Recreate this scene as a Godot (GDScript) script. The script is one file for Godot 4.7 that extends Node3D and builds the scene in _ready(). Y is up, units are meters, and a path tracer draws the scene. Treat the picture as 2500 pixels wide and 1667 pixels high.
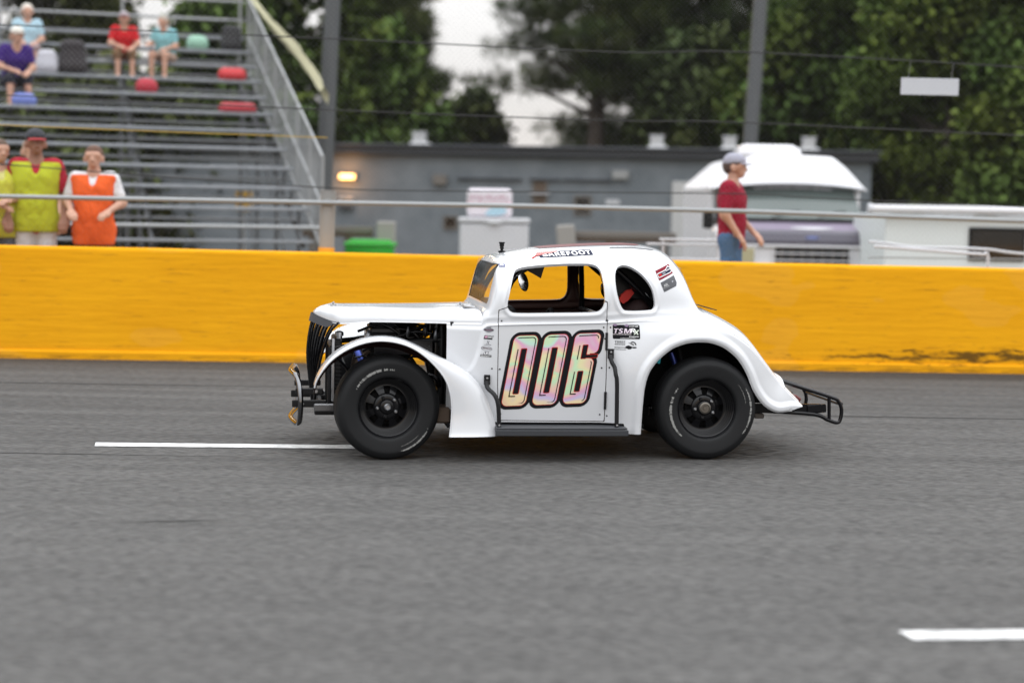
extends Node3D

# ------------------------------------------------------------------ mesh builder
class MB:
	var v := PackedVector3Array()
	var n := PackedVector3Array()
	var uv := PackedVector2Array()
	var col := PackedColorArray()
	var tint := Color(1, 1, 1)
	func tri(a: Vector3, b: Vector3, c: Vector3, na: Vector3, nb: Vector3, nc: Vector3, ua := Vector2.ZERO, ub := Vector2.ZERO, uc := Vector2.ZERO) -> void:
		if (b - a).cross(c - a).dot(na + nb + nc) > 0.0:
			v.push_back(a); v.push_back(c); v.push_back(b)
			n.push_back(na); n.push_back(nc); n.push_back(nb)
			uv.push_back(ua); uv.push_back(uc); uv.push_back(ub)
		else:
			v.push_back(a); v.push_back(b); v.push_back(c)
			n.push_back(na); n.push_back(nb); n.push_back(nc)
			uv.push_back(ua); uv.push_back(ub); uv.push_back(uc)
		col.push_back(tint); col.push_back(tint); col.push_back(tint)
	func flat(a: Vector3, b: Vector3, c: Vector3, towards: Vector3) -> void:
		var k := (b - a).cross(c - a).normalized()
		if k.dot(towards) < 0.0: k = -k
		tri(a, b, c, k, k, k)
	func quad(a: Vector3, b: Vector3, c: Vector3, d: Vector3, towards: Vector3) -> void:
		var k := (c - a).cross(d - b).normalized()
		if k.dot(towards) < 0.0: k = -k
		tri(a, b, c, k, k, k, Vector2(0, 0), Vector2(1, 0), Vector2(1, 1))
		tri(a, c, d, k, k, k, Vector2(0, 0), Vector2(1, 1), Vector2(0, 1))
	# box with chamfered edges; b turns it
	func box(c: Vector3, s: Vector3, ch := 0.004, b := Basis.IDENTITY) -> void:
		var h := s * 0.5
		ch = minf(ch, minf(h.x, minf(h.y, h.z)) * 0.45)
		var ax := [Vector3.RIGHT, Vector3.UP, Vector3.BACK]
		for i in 3:
			var j := (i + 1) % 3
			var k := (i + 2) % 3
			var A: Vector3 = ax[i]; var B: Vector3 = ax[j]; var C: Vector3 = ax[k]
			for sg in [-1.0, 1.0]:
				var o: Vector3 = A * (h[i] * sg)
				var p := B * (h[j] - ch)
				var q := C * (h[k] - ch)
				quad(c + b * (o - p - q), c + b * (o + p - q), c + b * (o + p + q), c + b * (o - p + q), b * (A * sg))
			if ch <= 0.0: continue
			for sj in [-1.0, 1.0]:
				for sk in [-1.0, 1.0]:
					var e := A * (h[i] - ch)
					var p1: Vector3 = B * (h[j] * sj) + C * ((h[k] - ch) * sk)
					var p2: Vector3 = B * ((h[j] - ch) * sj) + C * (h[k] * sk)
					quad(c + b * (p1 - e), c + b * (p1 + e), c + b * (p2 + e), c + b * (p2 - e), b * (B * sj + C * sk))
		if ch > 0.0:
			for sx in [-1.0, 1.0]:
				for sy in [-1.0, 1.0]:
					for sz in [-1.0, 1.0]:
						var g := Vector3(sx, sy, sz)
						flat(c + b * (g * Vector3(h.x, h.y - ch, h.z - ch)), c + b * (g * Vector3(h.x - ch, h.y, h.z - ch)), c + b * (g * Vector3(h.x - ch, h.y - ch, h.z)), b * g)
	# round tube along points; r may be one radius or one for each point
	func tube(pts: Array, r, sides := 8, caps := true) -> void:
		var m := pts.size()
		var rings := []
		var up := Vector3.UP
		for i in m:
			var d: Vector3 = (pts[mini(i + 1, m - 1)] - pts[maxi(i - 1, 0)]).normalized()
			if i == 0 and absf(d.dot(up)) > 0.9: up = Vector3.RIGHT
			var s := up.cross(d).normalized()
			up = d.cross(s).normalized()
			var rr: float = r[i] if r is Array else r
			var ring := []
			for k in sides:
				var a := TAU * k / sides
				var w := s * cos(a) + up * sin(a)
				ring.append([pts[i] + w * rr, w])
			rings.append(ring)
		for i in m - 1:
			for k in sides:
				var a = rings[i][k]; var b = rings[i][(k + 1) % sides]
				var c = rings[i + 1][(k + 1) % sides]; var d = rings[i + 1][k]
				tri(a[0], b[0], c[0], a[1], b[1], c[1])
				tri(a[0], c[0], d[0], a[1], c[1], d[1])
		if caps:
			for e in [0, m - 1]:
				var o: Vector3 = pts[e]
				var w: Vector3 = (pts[0] - pts[1]) if e == 0 else (pts[m - 1] - pts[m - 2])
				for k in sides: flat(o, rings[e][k][0], rings[e][(k + 1) % sides][0], w)
	# lathe of (radius, height) round the local y axis of xf
	func lathe(prof: Array, seg := 24, xf := Transform3D.IDENTITY, a0 := 0.0, a1 := TAU) -> void:
		var m := prof.size()
		var sn := []
		for i in m - 1:
			var d: Vector2 = (prof[i + 1] - prof[i]).normalized()
			sn.append(Vector2(d.y, -d.x))
		for i in m - 1:
			var na: Vector2 = sn[i]; var nb: Vector2 = sn[i]
			if i > 0 and sn[i - 1].dot(sn[i]) > 0.75: na = (sn[i - 1] + sn[i]).normalized()
			if i < m - 2 and sn[i + 1].dot(sn[i]) > 0.75: nb = (sn[i + 1] + sn[i]).normalized()
			for k in seg:
				var p := a0 + (a1 - a0) * k / seg
				var q := a0 + (a1 - a0) * (k + 1) / seg
				var cp := Vector3(cos(p), 0, sin(p)); var cq := Vector3(cos(q), 0, sin(q))
				var A: Vector3 = xf * (cp * prof[i].x + Vector3(0, prof[i].y, 0))
				var B: Vector3 = xf * (cq * prof[i].x + Vector3(0, prof[i].y, 0))
				var C: Vector3 = xf * (cq * prof[i + 1].x + Vector3(0, prof[i + 1].y, 0))
				var D: Vector3 = xf * (cp * prof[i + 1].x + Vector3(0, prof[i + 1].y, 0))
				var nA := (xf.basis * (cp * na.x + Vector3(0, na.y, 0))).normalized()
				var nB := (xf.basis * (cq * na.x + Vector3(0, na.y, 0))).normalized()
				var nC := (xf.basis * (cq * nb.x + Vector3(0, nb.y, 0))).normalized()
				var nD := (xf.basis * (cp * nb.x + Vector3(0, nb.y, 0))).normalized()
				if prof[i].x > 1e-5: tri(A, B, C, nA, nB, nC)
				if prof[i + 1].x > 1e-5: tri(A, C, D, nA, nC, nD)
	# flat polygon (x, y) pushed out along z
	func prism(poly: PackedVector2Array, z0: float, z1: float, xf := Transform3D.IDENTITY) -> void:
		var ix := Geometry2D.triangulate_polygon(poly)
		var k := 0
		while k < ix.size():
			for zz in [z0, z1]:
				var to := xf.basis * Vector3(0, 0, -1 if zz == minf(z0, z1) else 1)
				flat(xf * Vector3(poly[ix[k]].x, poly[ix[k]].y, zz), xf * Vector3(poly[ix[k + 1]].x, poly[ix[k + 1]].y, zz), xf * Vector3(poly[ix[k + 2]].x, poly[ix[k + 2]].y, zz), to)
			k += 3
		var turn := -1.0 if Geometry2D.is_polygon_clockwise(poly) else 1.0
		for i in poly.size():
			var a := poly[i]; var b := poly[(i + 1) % poly.size()]
			var d := (b - a) * turn
			quad(xf * Vector3(a.x, a.y, z0), xf * Vector3(b.x, b.y, z0), xf * Vector3(b.x, b.y, z1), xf * Vector3(a.x, a.y, z1), xf.basis * Vector3(d.y, -d.x, 0))
	# grid of points with a keep value: cells are clipped where the value falls below zero
	func sheet(P: PackedVector3Array, N: PackedVector3Array, F: PackedFloat32Array, nx: int, ny: int, UV := PackedVector2Array()) -> void:
		var has_uv := UV.size() > 0
		var id := [0, 0, 0, 0]
		for j in ny - 1:
			for i in nx - 1:
				id[0] = j * nx + i; id[1] = id[0] + 1; id[2] = id[1] + nx; id[3] = id[0] + nx
				var f0 := F[id[0]]; var f1 := F[id[1]]; var f2 := F[id[2]]; var f3 := F[id[3]]
				if f0 < 0 and f1 < 0 and f2 < 0 and f3 < 0: continue
				var pp := PackedVector3Array(); var nn := PackedVector3Array(); var uu := PackedVector2Array()
				for k in 4:
					var a: int = id[k]; var b: int = id[(k + 1) % 4]
					if F[a] >= 0:
						pp.push_back(P[a]); nn.push_back(N[a])
						uu.push_back(UV[a] if has_uv else Vector2.ZERO)
					if (F[a] >= 0) != (F[b] >= 0):
						var w := F[a] / (F[a] - F[b])
						pp.push_back(P[a].lerp(P[b], w)); nn.push_back(N[a].lerp(N[b], w).normalized())
						uu.push_back(UV[a].lerp(UV[b], w) if has_uv else Vector2.ZERO)
				for k in range(1, pp.size() - 1):
					tri(pp[0], pp[k], pp[k + 1], nn[0], nn[k], nn[k + 1], uu[0], uu[k], uu[k + 1])
	func mesh() -> ArrayMesh:
		var m := ArrayMesh.new()
		var a := []
		a.resize(Mesh.ARRAY_MAX)
		a[Mesh.ARRAY_VERTEX] = v; a[Mesh.ARRAY_NORMAL] = n; a[Mesh.ARRAY_TEX_UV] = uv; a[Mesh.ARRAY_COLOR] = col
		m.add_surface_from_arrays(Mesh.PRIMITIVE_TRIANGLES, a)
		return m

var taken := {}
func numbered(called: String) -> String:
	var k: int = taken.get(called, 0)
	taken[called] = k + 1
	return called if k == 0 else "%s_%03d" % [called, k]

func part(b: MB, called: String, m: Material, parent: Node3D, label := "") -> MeshInstance3D:
	return part_mesh(b.mesh(), called, m, parent, label)

func part_mesh(me: Mesh, called: String, m: Material, parent: Node3D, label := "") -> MeshInstance3D:
	var o := MeshInstance3D.new()
	o.name = numbered(called) if parent == self else called
	o.mesh = me
	o.material_override = m
	parent.add_child(o, true)
	if label: o.set_meta("label", label)
	return o

func thing(called: String, label: String, category: String, at := Vector3.ZERO, turn := 0.0, group := "") -> Node3D:
	var o := Node3D.new()
	o.name = numbered(called)
	add_child(o, true)
	o.position = at; o.rotation.y = turn
	tag(o, label, category, group)
	return o

func tag(o: Node, label: String, category: String, group := "") -> void:
	o.set_meta("label", label); o.set_meta("category", category)
	if group: o.set_meta("group", group)

func structure(b: MB, called: String, m: Material) -> MeshInstance3D:
	var o := part(b, called, m, self)
	o.set_meta("kind", "structure")
	return o

# material from a linear base colour
func mat(c: Color, rough := 0.6, metal := 0.0, spec := 0.5) -> StandardMaterial3D:
	var m := StandardMaterial3D.new()
	m.albedo_color = c.linear_to_srgb()
	m.roughness = rough; m.metallic = metal; m.metallic_specular = spec
	return m

func noise_image(size: int, freq: float, seed_: int, octaves := 4, kind := FastNoiseLite.TYPE_SIMPLEX_SMOOTH) -> Image:
	var f := FastNoiseLite.new()
	f.seed = seed_; f.frequency = freq; f.fractal_octaves = octaves; f.noise_type = kind
	return f.get_seamless_image(size, size)

# colour image from layered noise: low..high linear colours
func speckle(size: int, lo: Color, hi: Color, layers: Array) -> Image:
	var im := Image.create(size, size, false, Image.FORMAT_RGB8)
	var src := []
	for l in layers: src.append([noise_image(size, l[0], l[1], l[2]), l[3]])
	for y in size:
		for x in size:
			var s := 0.0
			for l in src: s += (l[0].get_pixel(x, y).r - 0.5) * l[1]
			im.set_pixel(x, y, lo.lerp(hi, clampf(0.5 + s, 0, 1)).linear_to_srgb())
	return im

func tex(im: Image) -> ImageTexture:
	im.generate_mipmaps()
	return ImageTexture.create_from_image(im)

func bump(size: int, freq: float, seed_: int, strength: float, octaves := 4) -> ImageTexture:
	var im := noise_image(size, freq, seed_, octaves)
	im.convert(Image.FORMAT_RGBA8)
	im.bump_map_to_normal_map(strength)
	return tex(im)

# monotone cubic through (x, y) points
func tab(T: PackedVector2Array, x: float) -> float:
	var m := T.size()
	if x <= T[0].x: return T[0].y
	if x >= T[m - 1].x: return T[m - 1].y
	var i := 0
	while T[i + 1].x < x: i += 1
	var h := T[i + 1].x - T[i].x
	var d := (T[i + 1].y - T[i].y) / h
	var d0 := d; var d1 := d
	if i > 0: d0 = (T[i].y - T[i - 1].y) / (T[i].x - T[i - 1].x)
	if i < m - 2: d1 = (T[i + 2].y - T[i + 1].y) / (T[i + 2].x - T[i + 1].x)
	var s0 := 0.0 if d0 * d <= 0 else 2.0 / (1.0 / d0 + 1.0 / d)
	var s1 := 0.0 if d1 * d <= 0 else 2.0 / (1.0 / d1 + 1.0 / d)
	var t := (x - T[i].x) / h
	var t2 := t * t; var t3 := t2 * t
	return T[i].y * (2 * t3 - 3 * t2 + 1) + h * s0 * (t3 - 2 * t2 + t) + T[i + 1].y * (3 * t2 - 2 * t3) + h * s1 * (t3 - t2)

# signed distance to a closed polygon, negative inside
func poly_dist(pg: PackedVector2Array, p: Vector2) -> float:
	var best := 1e9
	var inside := false
	var m := pg.size()
	var j := m - 1
	for i in m:
		var a := pg[i]; var b := pg[j]
		var e := b - a; var w := p - a
		var c := w - e * clampf(w.dot(e) / e.length_squared(), 0, 1)
		best = minf(best, c.length_squared())
		if (a.y > p.y) != (b.y > p.y) and p.x < (b.x - a.x) * (p.y - a.y) / (b.y - a.y) + a.x: inside = not inside
		j = i
	return -sqrt(best) if inside else sqrt(best)

# closed Catmull-Rom
func smooth_loop(pg: Array, per := 4) -> PackedVector2Array:
	var out := PackedVector2Array()
	var m := pg.size()
	for i in m:
		for k in per:
			out.push_back(pg[i].cubic_interpolate(pg[(i + 1) % m], pg[(i + m - 1) % m], pg[(i + 2) % m], float(k) / per))
	return out

func smooth_path(p: Array, per := 5) -> Array:
	var out := []
	var m := p.size()
	for i in m - 1:
		for k in per:
			out.append(p[i].cubic_interpolate(p[i + 1], p[maxi(i - 1, 0)], p[mini(i + 2, m - 1)], float(k) / per))
	out.append(p[m - 1])
	return out

# ------------------------------------------------------------------ blended capsules meshed as surface nets
# bones: [a, b, radius_a, radius_b]; clips: planes, kept on the under side; cuts: capsules taken away
func net(mb: MB, bones: Array, cell: float, k := 45.0, clips := [], cuts := [], xf := Transform3D.IDENTITY) -> void:
	var lo := Vector3(1e9, 1e9, 1e9); var hi := -lo
	for b in bones:
		var r: float = maxf(b[2], b[3]) + cell * 3
		lo = lo.min(b[0].min(b[1]) - Vector3(r, r, r)); hi = hi.max(b[0].max(b[1]) + Vector3(r, r, r))
	var nx := int((hi.x - lo.x) / cell) + 2; var ny := int((hi.y - lo.y) / cell) + 2; var nz := int((hi.z - lo.z) / cell) + 2
	var E := PackedFloat32Array(); E.resize(nx * ny * nz)
	var m := 3.0 / k + cell * 2
	for b in bones:
		var a: Vector3 = b[0]; var e: Vector3 = b[1] - b[0]
		var ra: float = b[2]; var rb: float = b[3]
		var rm := maxf(ra, rb) + m
		var p0 := ((a.min(b[1]) - Vector3(rm, rm, rm)) - lo) / cell; var p1 := ((a.max(b[1]) + Vector3(rm, rm, rm)) - lo) / cell
		var l2 := maxf(e.length_squared(), 1e-9)
		for z in range(maxi(int(p0.z), 0), mini(int(p1.z) + 1, nz)):
			for y in range(maxi(int(p0.y), 0), mini(int(p1.y) + 1, ny)):
				var row := (z * ny + y) * nx
				for x in range(maxi(int(p0.x), 0), mini(int(p1.x) + 1, nx)):
					var w := lo + Vector3(x, y, z) * cell - a
					var t := clampf(w.dot(e) / l2, 0, 1)
					var d := (w - e * t).length() - ra - (rb - ra) * t
					if d < m: E[row + x] += exp(-k * d)
	var F := PackedFloat32Array(); F.resize(E.size())
	for z in nz:
		for y in ny:
			for x in nx:
				var at := (z * ny + y) * nx + x
				if E[at] <= 1e-6:
					F[at] = 0.3
					continue
				var d := -log(E[at]) / k
				if d < 0.1 and (clips or cuts):
					var p := lo + Vector3(x, y, z) * cell
					for c in clips: d = maxf(d, c.distance_to(p))
					for b in cuts:
						var e: Vector3 = b[1] - b[0]
						var t := clampf((p - b[0]).dot(e) / maxf(e.length_squared(), 1e-9), 0, 1)
						d = maxf(d, lerpf(b[2], b[3], t) - (p - b[0] - e * t).length())
				F[at] = d
	var vid := {}
	var V := PackedVector3Array()
	var off := [0, 1, nx, nx + 1, nx * ny, nx * ny + 1, nx * ny + nx, nx * ny + nx + 1]
	var ed := [[0, 1], [2, 3], [4, 5], [6, 7], [0, 2], [1, 3], [4, 6], [5, 7], [0, 4], [1, 5], [2, 6], [3, 7]]
	for z in nz - 1:
		for y in ny - 1:
			for x in nx - 1:
				var at := (z * ny + y) * nx + x
				var s := F[at] < 0
				var mixed := false
				for q in 8:
					if (F[at + off[q]] < 0) != s:
						mixed = true
						break
				if not mixed: continue
				var sum := Vector3.ZERO; var cnt := 0
				for g in ed:
					var fa := F[at + off[g[0]]]; var fb := F[at + off[g[1]]]
					if (fa < 0) == (fb < 0): continue
					var w := fa / (fa - fb)
					var pa := Vector3(g[0] & 1, (g[0] >> 1) & 1, (g[0] >> 2) & 1); var pb := Vector3(g[1] & 1, (g[1] >> 1) & 1, (g[1] >> 2) & 1)
					sum += pa.lerp(pb, w); cnt += 1
				vid[at] = V.size()
				V.push_back(lo + (Vector3(x, y, z) + sum / cnt) * cell)
	var quads := []
	var st := [1, nx, nx * ny]
	for at in vid:
		for ax in 3:
			var o: int = at + st[ax]
			if (F[at] < 0) == (F[o] < 0): continue
			var s1: int = st[(ax + 1) % 3]; var s2: int = st[(ax + 2) % 3]
			if not (vid.has(at - s1) and vid.has(at - s2) and vid.has(at - s1 - s2)): continue
			var q := [vid[at], vid[at - s1], vid[at - s1 - s2], vid[at - s2]]
			if F[at] > 0: q.reverse()
			quads.append(q)
	var NN := PackedVector3Array(); NN.resize(V.size())
	for q in quads:
		var c := (V[q[2]] - V[q[0]]).cross(V[q[3]] - V[q[1]])
		for i in q: NN[i] += c
	for q in quads:
		var p := []; var w := []
		for i in q:
			p.append(xf * V[i]); w.append((xf.basis * NN[i]).normalized())
		mb.tri(p[0], p[1], p[2], w[0], w[1], w[2]); mb.tri(p[0], p[2], p[3], w[0], w[2], w[3])

var M := {}
const CAR_AT := Vector3(-0.7915, 0, -0.3705)
const CAR_TURN := 8.0
const WALL_AT := Vector3(0, 0, -5.637)
const WALL_TURN := 2.22
const STAND_AT := Vector3(-2.62, 0, -12.0)
const STAND_TURN := 16.8

func _ready() -> void:
	var cam := Camera3D.new()
	cam.name = "camera"
	cam.position = Vector3(0, 1.45, 10.0)
	cam.basis = Basis(Vector3.RIGHT, deg_to_rad(-4.49)) * Basis(Vector3.BACK, deg_to_rad(1.1))
	cam.near = 0.05; cam.far = 2000.0
	var lens := CameraAttributesPhysical.new()
	lens.frustum_focal_length = 12.0 / tan(deg_to_rad(22.3456 * 0.5))
	lens.frustum_focus_distance = 10.35
	lens.exposure_aperture = 1.08
	lens.frustum_near = 0.05; lens.frustum_far = 2000.0
	cam.attributes = lens
	cam.fov = 22.3456
	add_child(cam); cam.current = true

	# bright even overcast, a little warmer toward the horizon where the sun goes down behind the stand
	var to_sun := Vector3(-20, 9.0, -98).normalized()
	var pano := Image.create(512, 256, false, Image.FORMAT_RGBF)
	var cloud := FastNoiseLite.new()
	cloud.seed = 19; cloud.frequency = 1.6; cloud.fractal_octaves = 4
	for y in 256:
		var el := PI * (0.5 - (y + 0.5) / 256.0)
		for x in 512:
			var az := TAU * ((x + 0.5) / 512.0 - 0.5)
			var d := Vector3(sin(az) * cos(el), sin(el), -cos(az) * cos(el))
			# the standard overcast sky: three times brighter overhead than at the horizon
			var lum := 2.70 * (0.62 + 2.42 * maxf(sin(el), 0.0)) / 3.0
			lum *= 1.0 + 0.10 * cloud.get_noise_3d(d.x * 1.3, d.y * 2.6, d.z * 1.3)
			var ang := d.angle_to(to_sun)
			var c := Color(1.0, 0.985, 0.97).lerp(Color(0.97, 0.99, 1.02), clampf(el / 0.5, 0, 1))
			c = c.lerp(Color(1.16, 0.95, 0.76), exp(-pow(el / 0.060, 2)) * (0.25 + 0.75 * exp(-pow(ang / 0.55, 2))))
			c = Color(c.r * lum, c.g * lum, c.b * lum)
			c += Color(1.2, 0.72, 0.30) * (0.5 * exp(-pow(ang / 0.09, 2)) + 0.10 * exp(-pow(ang / 0.30, 2)))
			c += Color(0.42, 0.28, 0.13) * exp(-pow(el / 0.055, 2)) * exp(-pow(ang / 0.45, 2))
			if el < 0: c = Color(0.24, 0.24, 0.235)
			pano.set_pixel(x, y, c)
	var sky := PanoramaSkyMaterial.new()
	sky.panorama = ImageTexture.create_from_image(pano)
	var env := Environment.new()
	env.background_mode = Environment.BG_SKY
	env.sky = Sky.new()
	env.sky.sky_material = sky
	env.tonemap_mode = Environment.TONE_MAPPER_LINEAR
	env.tonemap_exposure = 1.25
	env.sdfgi_enabled = true; env.ssao_enabled = true; env.ssil_enabled = true
	var we := WorldEnvironment.new()
	we.name = "world_environment"
	we.environment = env
	add_child(we)

	# the sun has sunk into the cloud behind the stand: low, far left, very soft
	var sun := DirectionalLight3D.new()
	sun.name = "sun"
	sun.light_color = Color(1.0, 0.86, 0.68)
	sun.light_energy = 0.25
	sun.light_angular_distance = 12.0
	sun.shadow_enabled = true
	add_child(sun)
	sun.look_at_from_position(Vector3(-20, 9.0, -98), Vector3.ZERO)

	materials()
	ground_and_wall()
	catch_fence()
	grandstand()
	clubhouse()
	yard()
	motorhome()
	camper()
	print("setting ", Time.get_ticks_msec())
	race_car()
	print("car ", Time.get_ticks_msec())
	people()
	print("people ", Time.get_ticks_msec())
	trees()
	print("trees ", Time.get_ticks_msec())

func materials() -> void:
	M.white_paint = mat(Color(0.585, 0.595, 0.615), 0.26)
	M.white_paint.clearcoat_enabled = true; M.white_paint.clearcoat = 0.8; M.white_paint.clearcoat_roughness = 0.06
	M.black_gloss = mat(Color(0.006, 0.006, 0.007), 0.16, 0.0, 0.4)
	M.black_satin = mat(Color(0.011, 0.011, 0.012), 0.42, 0.0, 0.35)
	M.black_matt = mat(Color(0.009, 0.009, 0.010), 0.75, 0.0, 0.3)
	M.engine = mat(Color(0.009, 0.009, 0.010), 0.36, 0.0, 0.4)
	M.liner = mat(Color(0.035, 0.009, 0.006), 0.5)
	M.dark_red = mat(Color(0.10, 0.008, 0.008), 0.45)
	M.red_suit = mat(Color(0.62, 0.035, 0.025), 0.7)
	M.chrome = mat(Color(0.72, 0.73, 0.75), 0.12, 1.0)
	M.steel = mat(Color(0.42, 0.43, 0.45), 0.34, 1.0)
	M.brass = mat(Color(0.55, 0.36, 0.14), 0.35, 1.0)
	M.blue_metal = mat(Color(0.06, 0.09, 0.35), 0.3, 0.6)
	M.cyan = mat(Color(0.03, 0.42, 0.52), 0.35)
	M.decal_black = mat(Color(0.012, 0.012, 0.014), 0.5, 0.0, 0.15)
	M.decal_white = mat(Color(0.80, 0.80, 0.80), 0.5, 0.0, 0.15)
	M.decal_grey = mat(Color(0.20, 0.20, 0.22), 0.5, 0.0, 0.15)
	M.decal_red = mat(Color(0.42, 0.025, 0.02), 0.5, 0.0, 0.15)
	M.decal_maroon = mat(Color(0.19, 0.018, 0.03), 0.5, 0.0, 0.15)
	M.decal_navy = mat(Color(0.018, 0.022, 0.045), 0.5, 0.0, 0.15)
	M.decal_pink = mat(Color(0.60, 0.33, 0.44), 0.5, 0.0, 0.15)
	M.rubber = mat(Color(0.0105, 0.011, 0.012), 0.58, 0.0, 0.35)
	M.rubber.normal_enabled = true
	M.rubber.normal_texture = bump(256, 0.08, 5, 3.0)
	M.rubber.normal_scale = 0.35
	M.rubber.uv1_triplanar = true; M.rubber.uv1_scale = Vector3(6, 6, 6)
	M.glass = mat(Color(0.45, 0.50, 0.50), 0.03, 0.0, 0.3)
	M.glass.transparency = BaseMaterial3D.TRANSPARENCY_ALPHA
	M.glass.albedo_color.a = 0.10
	M.grey_board = mat(Color(0.030, 0.033, 0.039), 0.42)
	# holographic film: broad pastel patches printed in the foil
	var holo := Image.create(256, 256, false, Image.FORMAT_RGB8)
	var na := noise_image(256, 0.007, 31, 2); var nb := noise_image(256, 0.010, 47, 2)
	var ramp := [Color(0.62, 0.76, 0.56), Color(0.58, 0.75, 0.66), Color(0.74, 0.46, 0.60), Color(0.80, 0.62, 0.52), Color(0.78, 0.74, 0.50), Color(0.60, 0.77, 0.56), Color(0.80, 0.60, 0.52), Color(0.72, 0.48, 0.62), Color(0.62, 0.56, 0.72), Color(0.82, 0.70, 0.48), Color(0.80, 0.62, 0.46)]
	for y in 256:
		for x in 256:
			var t := clampf(y / 256.0 * 0.92 + 0.04 + (na.get_pixel(x, y).r - 0.5) * 0.55 + (nb.get_pixel(x, y).r - 0.5) * 0.2, 0, 0.999) * 10.0
			var c: Color = ramp[int(t)].lerp(ramp[mini(int(t) + 1, 10)], smoothstep(0.0, 1.0, fposmod(t, 1.0)))
			holo.set_pixel(x, y, Color(pow(c.r, 1.35), pow(c.g, 1.35), pow(c.b, 1.35)).linear_to_srgb())
	M.holo = mat(Color(1, 1, 1), 0.4, 0.0, 0.2)
	M.holo.albedo_color = Color.WHITE
	M.holo.albedo_texture = tex(holo)
	# asphalt: fine stones over coarser patches, stretched along x; streaked by vertex colours
	M.asphalt = mat(Color(1, 1, 1), 0.88)
	M.asphalt.albedo_color = Color.WHITE
	M.asphalt.albedo_texture = tex(speckle(1024, Color(0.0175, 0.0170, 0.0164), Color(0.124, 0.1200, 0.1155), [[0.19, 3, 3, 1.8], [0.045, 4, 3, 0.28], [0.006, 9, 3, 0.25]]))
	M.asphalt.normal_enabled = true
	M.asphalt.normal_texture = bump(512, 0.16, 3, 6.0, 3)
	M.asphalt.normal_scale = 0.8
	M.asphalt.uv1_triplanar = true; M.asphalt.uv1_world_triplanar = true; M.asphalt.uv1_scale = Vector3(0.065, 0.5, 0.5)
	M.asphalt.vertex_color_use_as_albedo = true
	M.road_paint = mat(Color(1, 1, 1), 0.6)
	M.road_paint.albedo_color = Color.WHITE
	M.road_paint.albedo_texture = tex(speckle(512, Color(0.36, 0.36, 0.36), Color(0.80, 0.80, 0.79), [[0.08, 13, 4, 0.9], [0.012, 14, 3, 0.8]]))
	M.road_paint.uv1_triplanar = true; M.road_paint.uv1_world_triplanar = true; M.road_paint.uv1_scale = Vector3(1.4, 1.4, 1.4)
	M.earth = mat(Color(1, 1, 1), 0.95)
	M.earth.albedo_color = Color.WHITE
	M.earth.albedo_texture = tex(speckle(512, Color(0.045, 0.045, 0.03), Color(0.17, 0.15, 0.10), [[0.05, 23, 4, 0.9], [0.01, 24, 3, 0.7]]))
	M.earth.uv1_triplanar = true; M.earth.uv1_world_triplanar = true; M.earth.uv1_scale = Vector3(0.2, 0.2, 0.2)
	M.concrete = mat(Color(1, 1, 1), 0.9)
	M.concrete.albedo_color = Color.WHITE
	M.concrete.albedo_texture = tex(speckle(512, Color(0.17, 0.165, 0.155), Color(0.34, 0.33, 0.31), [[0.06, 33, 4, 0.7], [0.01, 34, 3, 0.7]]))
	M.concrete.uv1_triplanar = true; M.concrete.uv1_world_triplanar = true; M.concrete.uv1_scale = Vector3(0.4, 0.4, 0.4)
	M.aluminium = mat(Color(1, 1, 1), 0.55, 0.35)
	M.aluminium.albedo_color = Color.WHITE
	M.aluminium.albedo_texture = tex(speckle(512, Color(0.19, 0.205, 0.225), Color(0.30, 0.32, 0.345), [[0.09, 43, 3, 0.4], [0.012, 44, 3, 0.9]]))
	M.aluminium.uv1_triplanar = true; M.aluminium.uv1_scale = Vector3(0.7, 0.7, 0.7)
	M.galvanised = mat(Color(0.30, 0.31, 0.315), 0.5, 0.5)
	M.post_dark = mat(Color(0.075, 0.08, 0.085), 0.6, 0.2)
	M.post_pale = mat(Color(0.27, 0.26, 0.245), 0.8)
	M.cable = mat(Color(0.03, 0.03, 0.03), 0.6, 0.3)
	M.wire = mat(Color(0.22, 0.22, 0.22), 0.55, 0.5)
	M.yellow_plain = mat(Color(0.72, 0.33, 0.02), 0.6)
	M.yellow_rope = mat(Color(0.55, 0.36, 0.03), 0.7)
	# painted block wall of the clubhouse
	M.grey_block = mat(Color(1, 1, 1), 0.85)
	M.grey_block.albedo_color = Color.WHITE
	M.grey_block.albedo_texture = tex(speckle(512, Color(0.115, 0.134, 0.152), Color(0.175, 0.196, 0.216), [[0.07, 53, 4, 0.6], [0.008, 54, 3, 1.1]]))
	M.grey_block.uv1_triplanar = true; M.grey_block.uv1_world_triplanar = true; M.grey_block.uv1_scale = Vector3(0.25, 0.25, 0.25)
	M.mortar = mat(Color(0.115, 0.13, 0.145), 0.9)
	M.roof_edge = mat(Color(0.048, 0.053, 0.065), 0.5, 0.2)
	M.off_white = mat(Color(0.52, 0.53, 0.56), 0.5)
	M.vent_metal = mat(Color(0.50, 0.51, 0.52), 0.45, 0.5)
	M.brown_wood = mat(Color(0.10, 0.07, 0.05), 0.8)
	M.grey_wood = mat(Color(0.15, 0.135, 0.12), 0.85)
	M.dark_glass = mat(Color(0.012, 0.013, 0.015), 0.08)
	M.green_plastic = mat(Color(0.025, 0.37, 0.03), 0.5)
	M.rv_white = mat(Color(0.62, 0.62, 0.645), 0.4)
	M.rv_purple = mat(Color(0.050, 0.045, 0.066), 0.4)
	M.rv_lilac = mat(Color(0.21, 0.175, 0.24), 0.45)
	M.lamp_glass = mat(Color(0.8, 0.8, 0.75), 0.25)
	M.skin = mat(Color(0.48, 0.27, 0.19), 0.6)
	M.skin_tan = mat(Color(0.26, 0.12, 0.075), 0.6)

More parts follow.
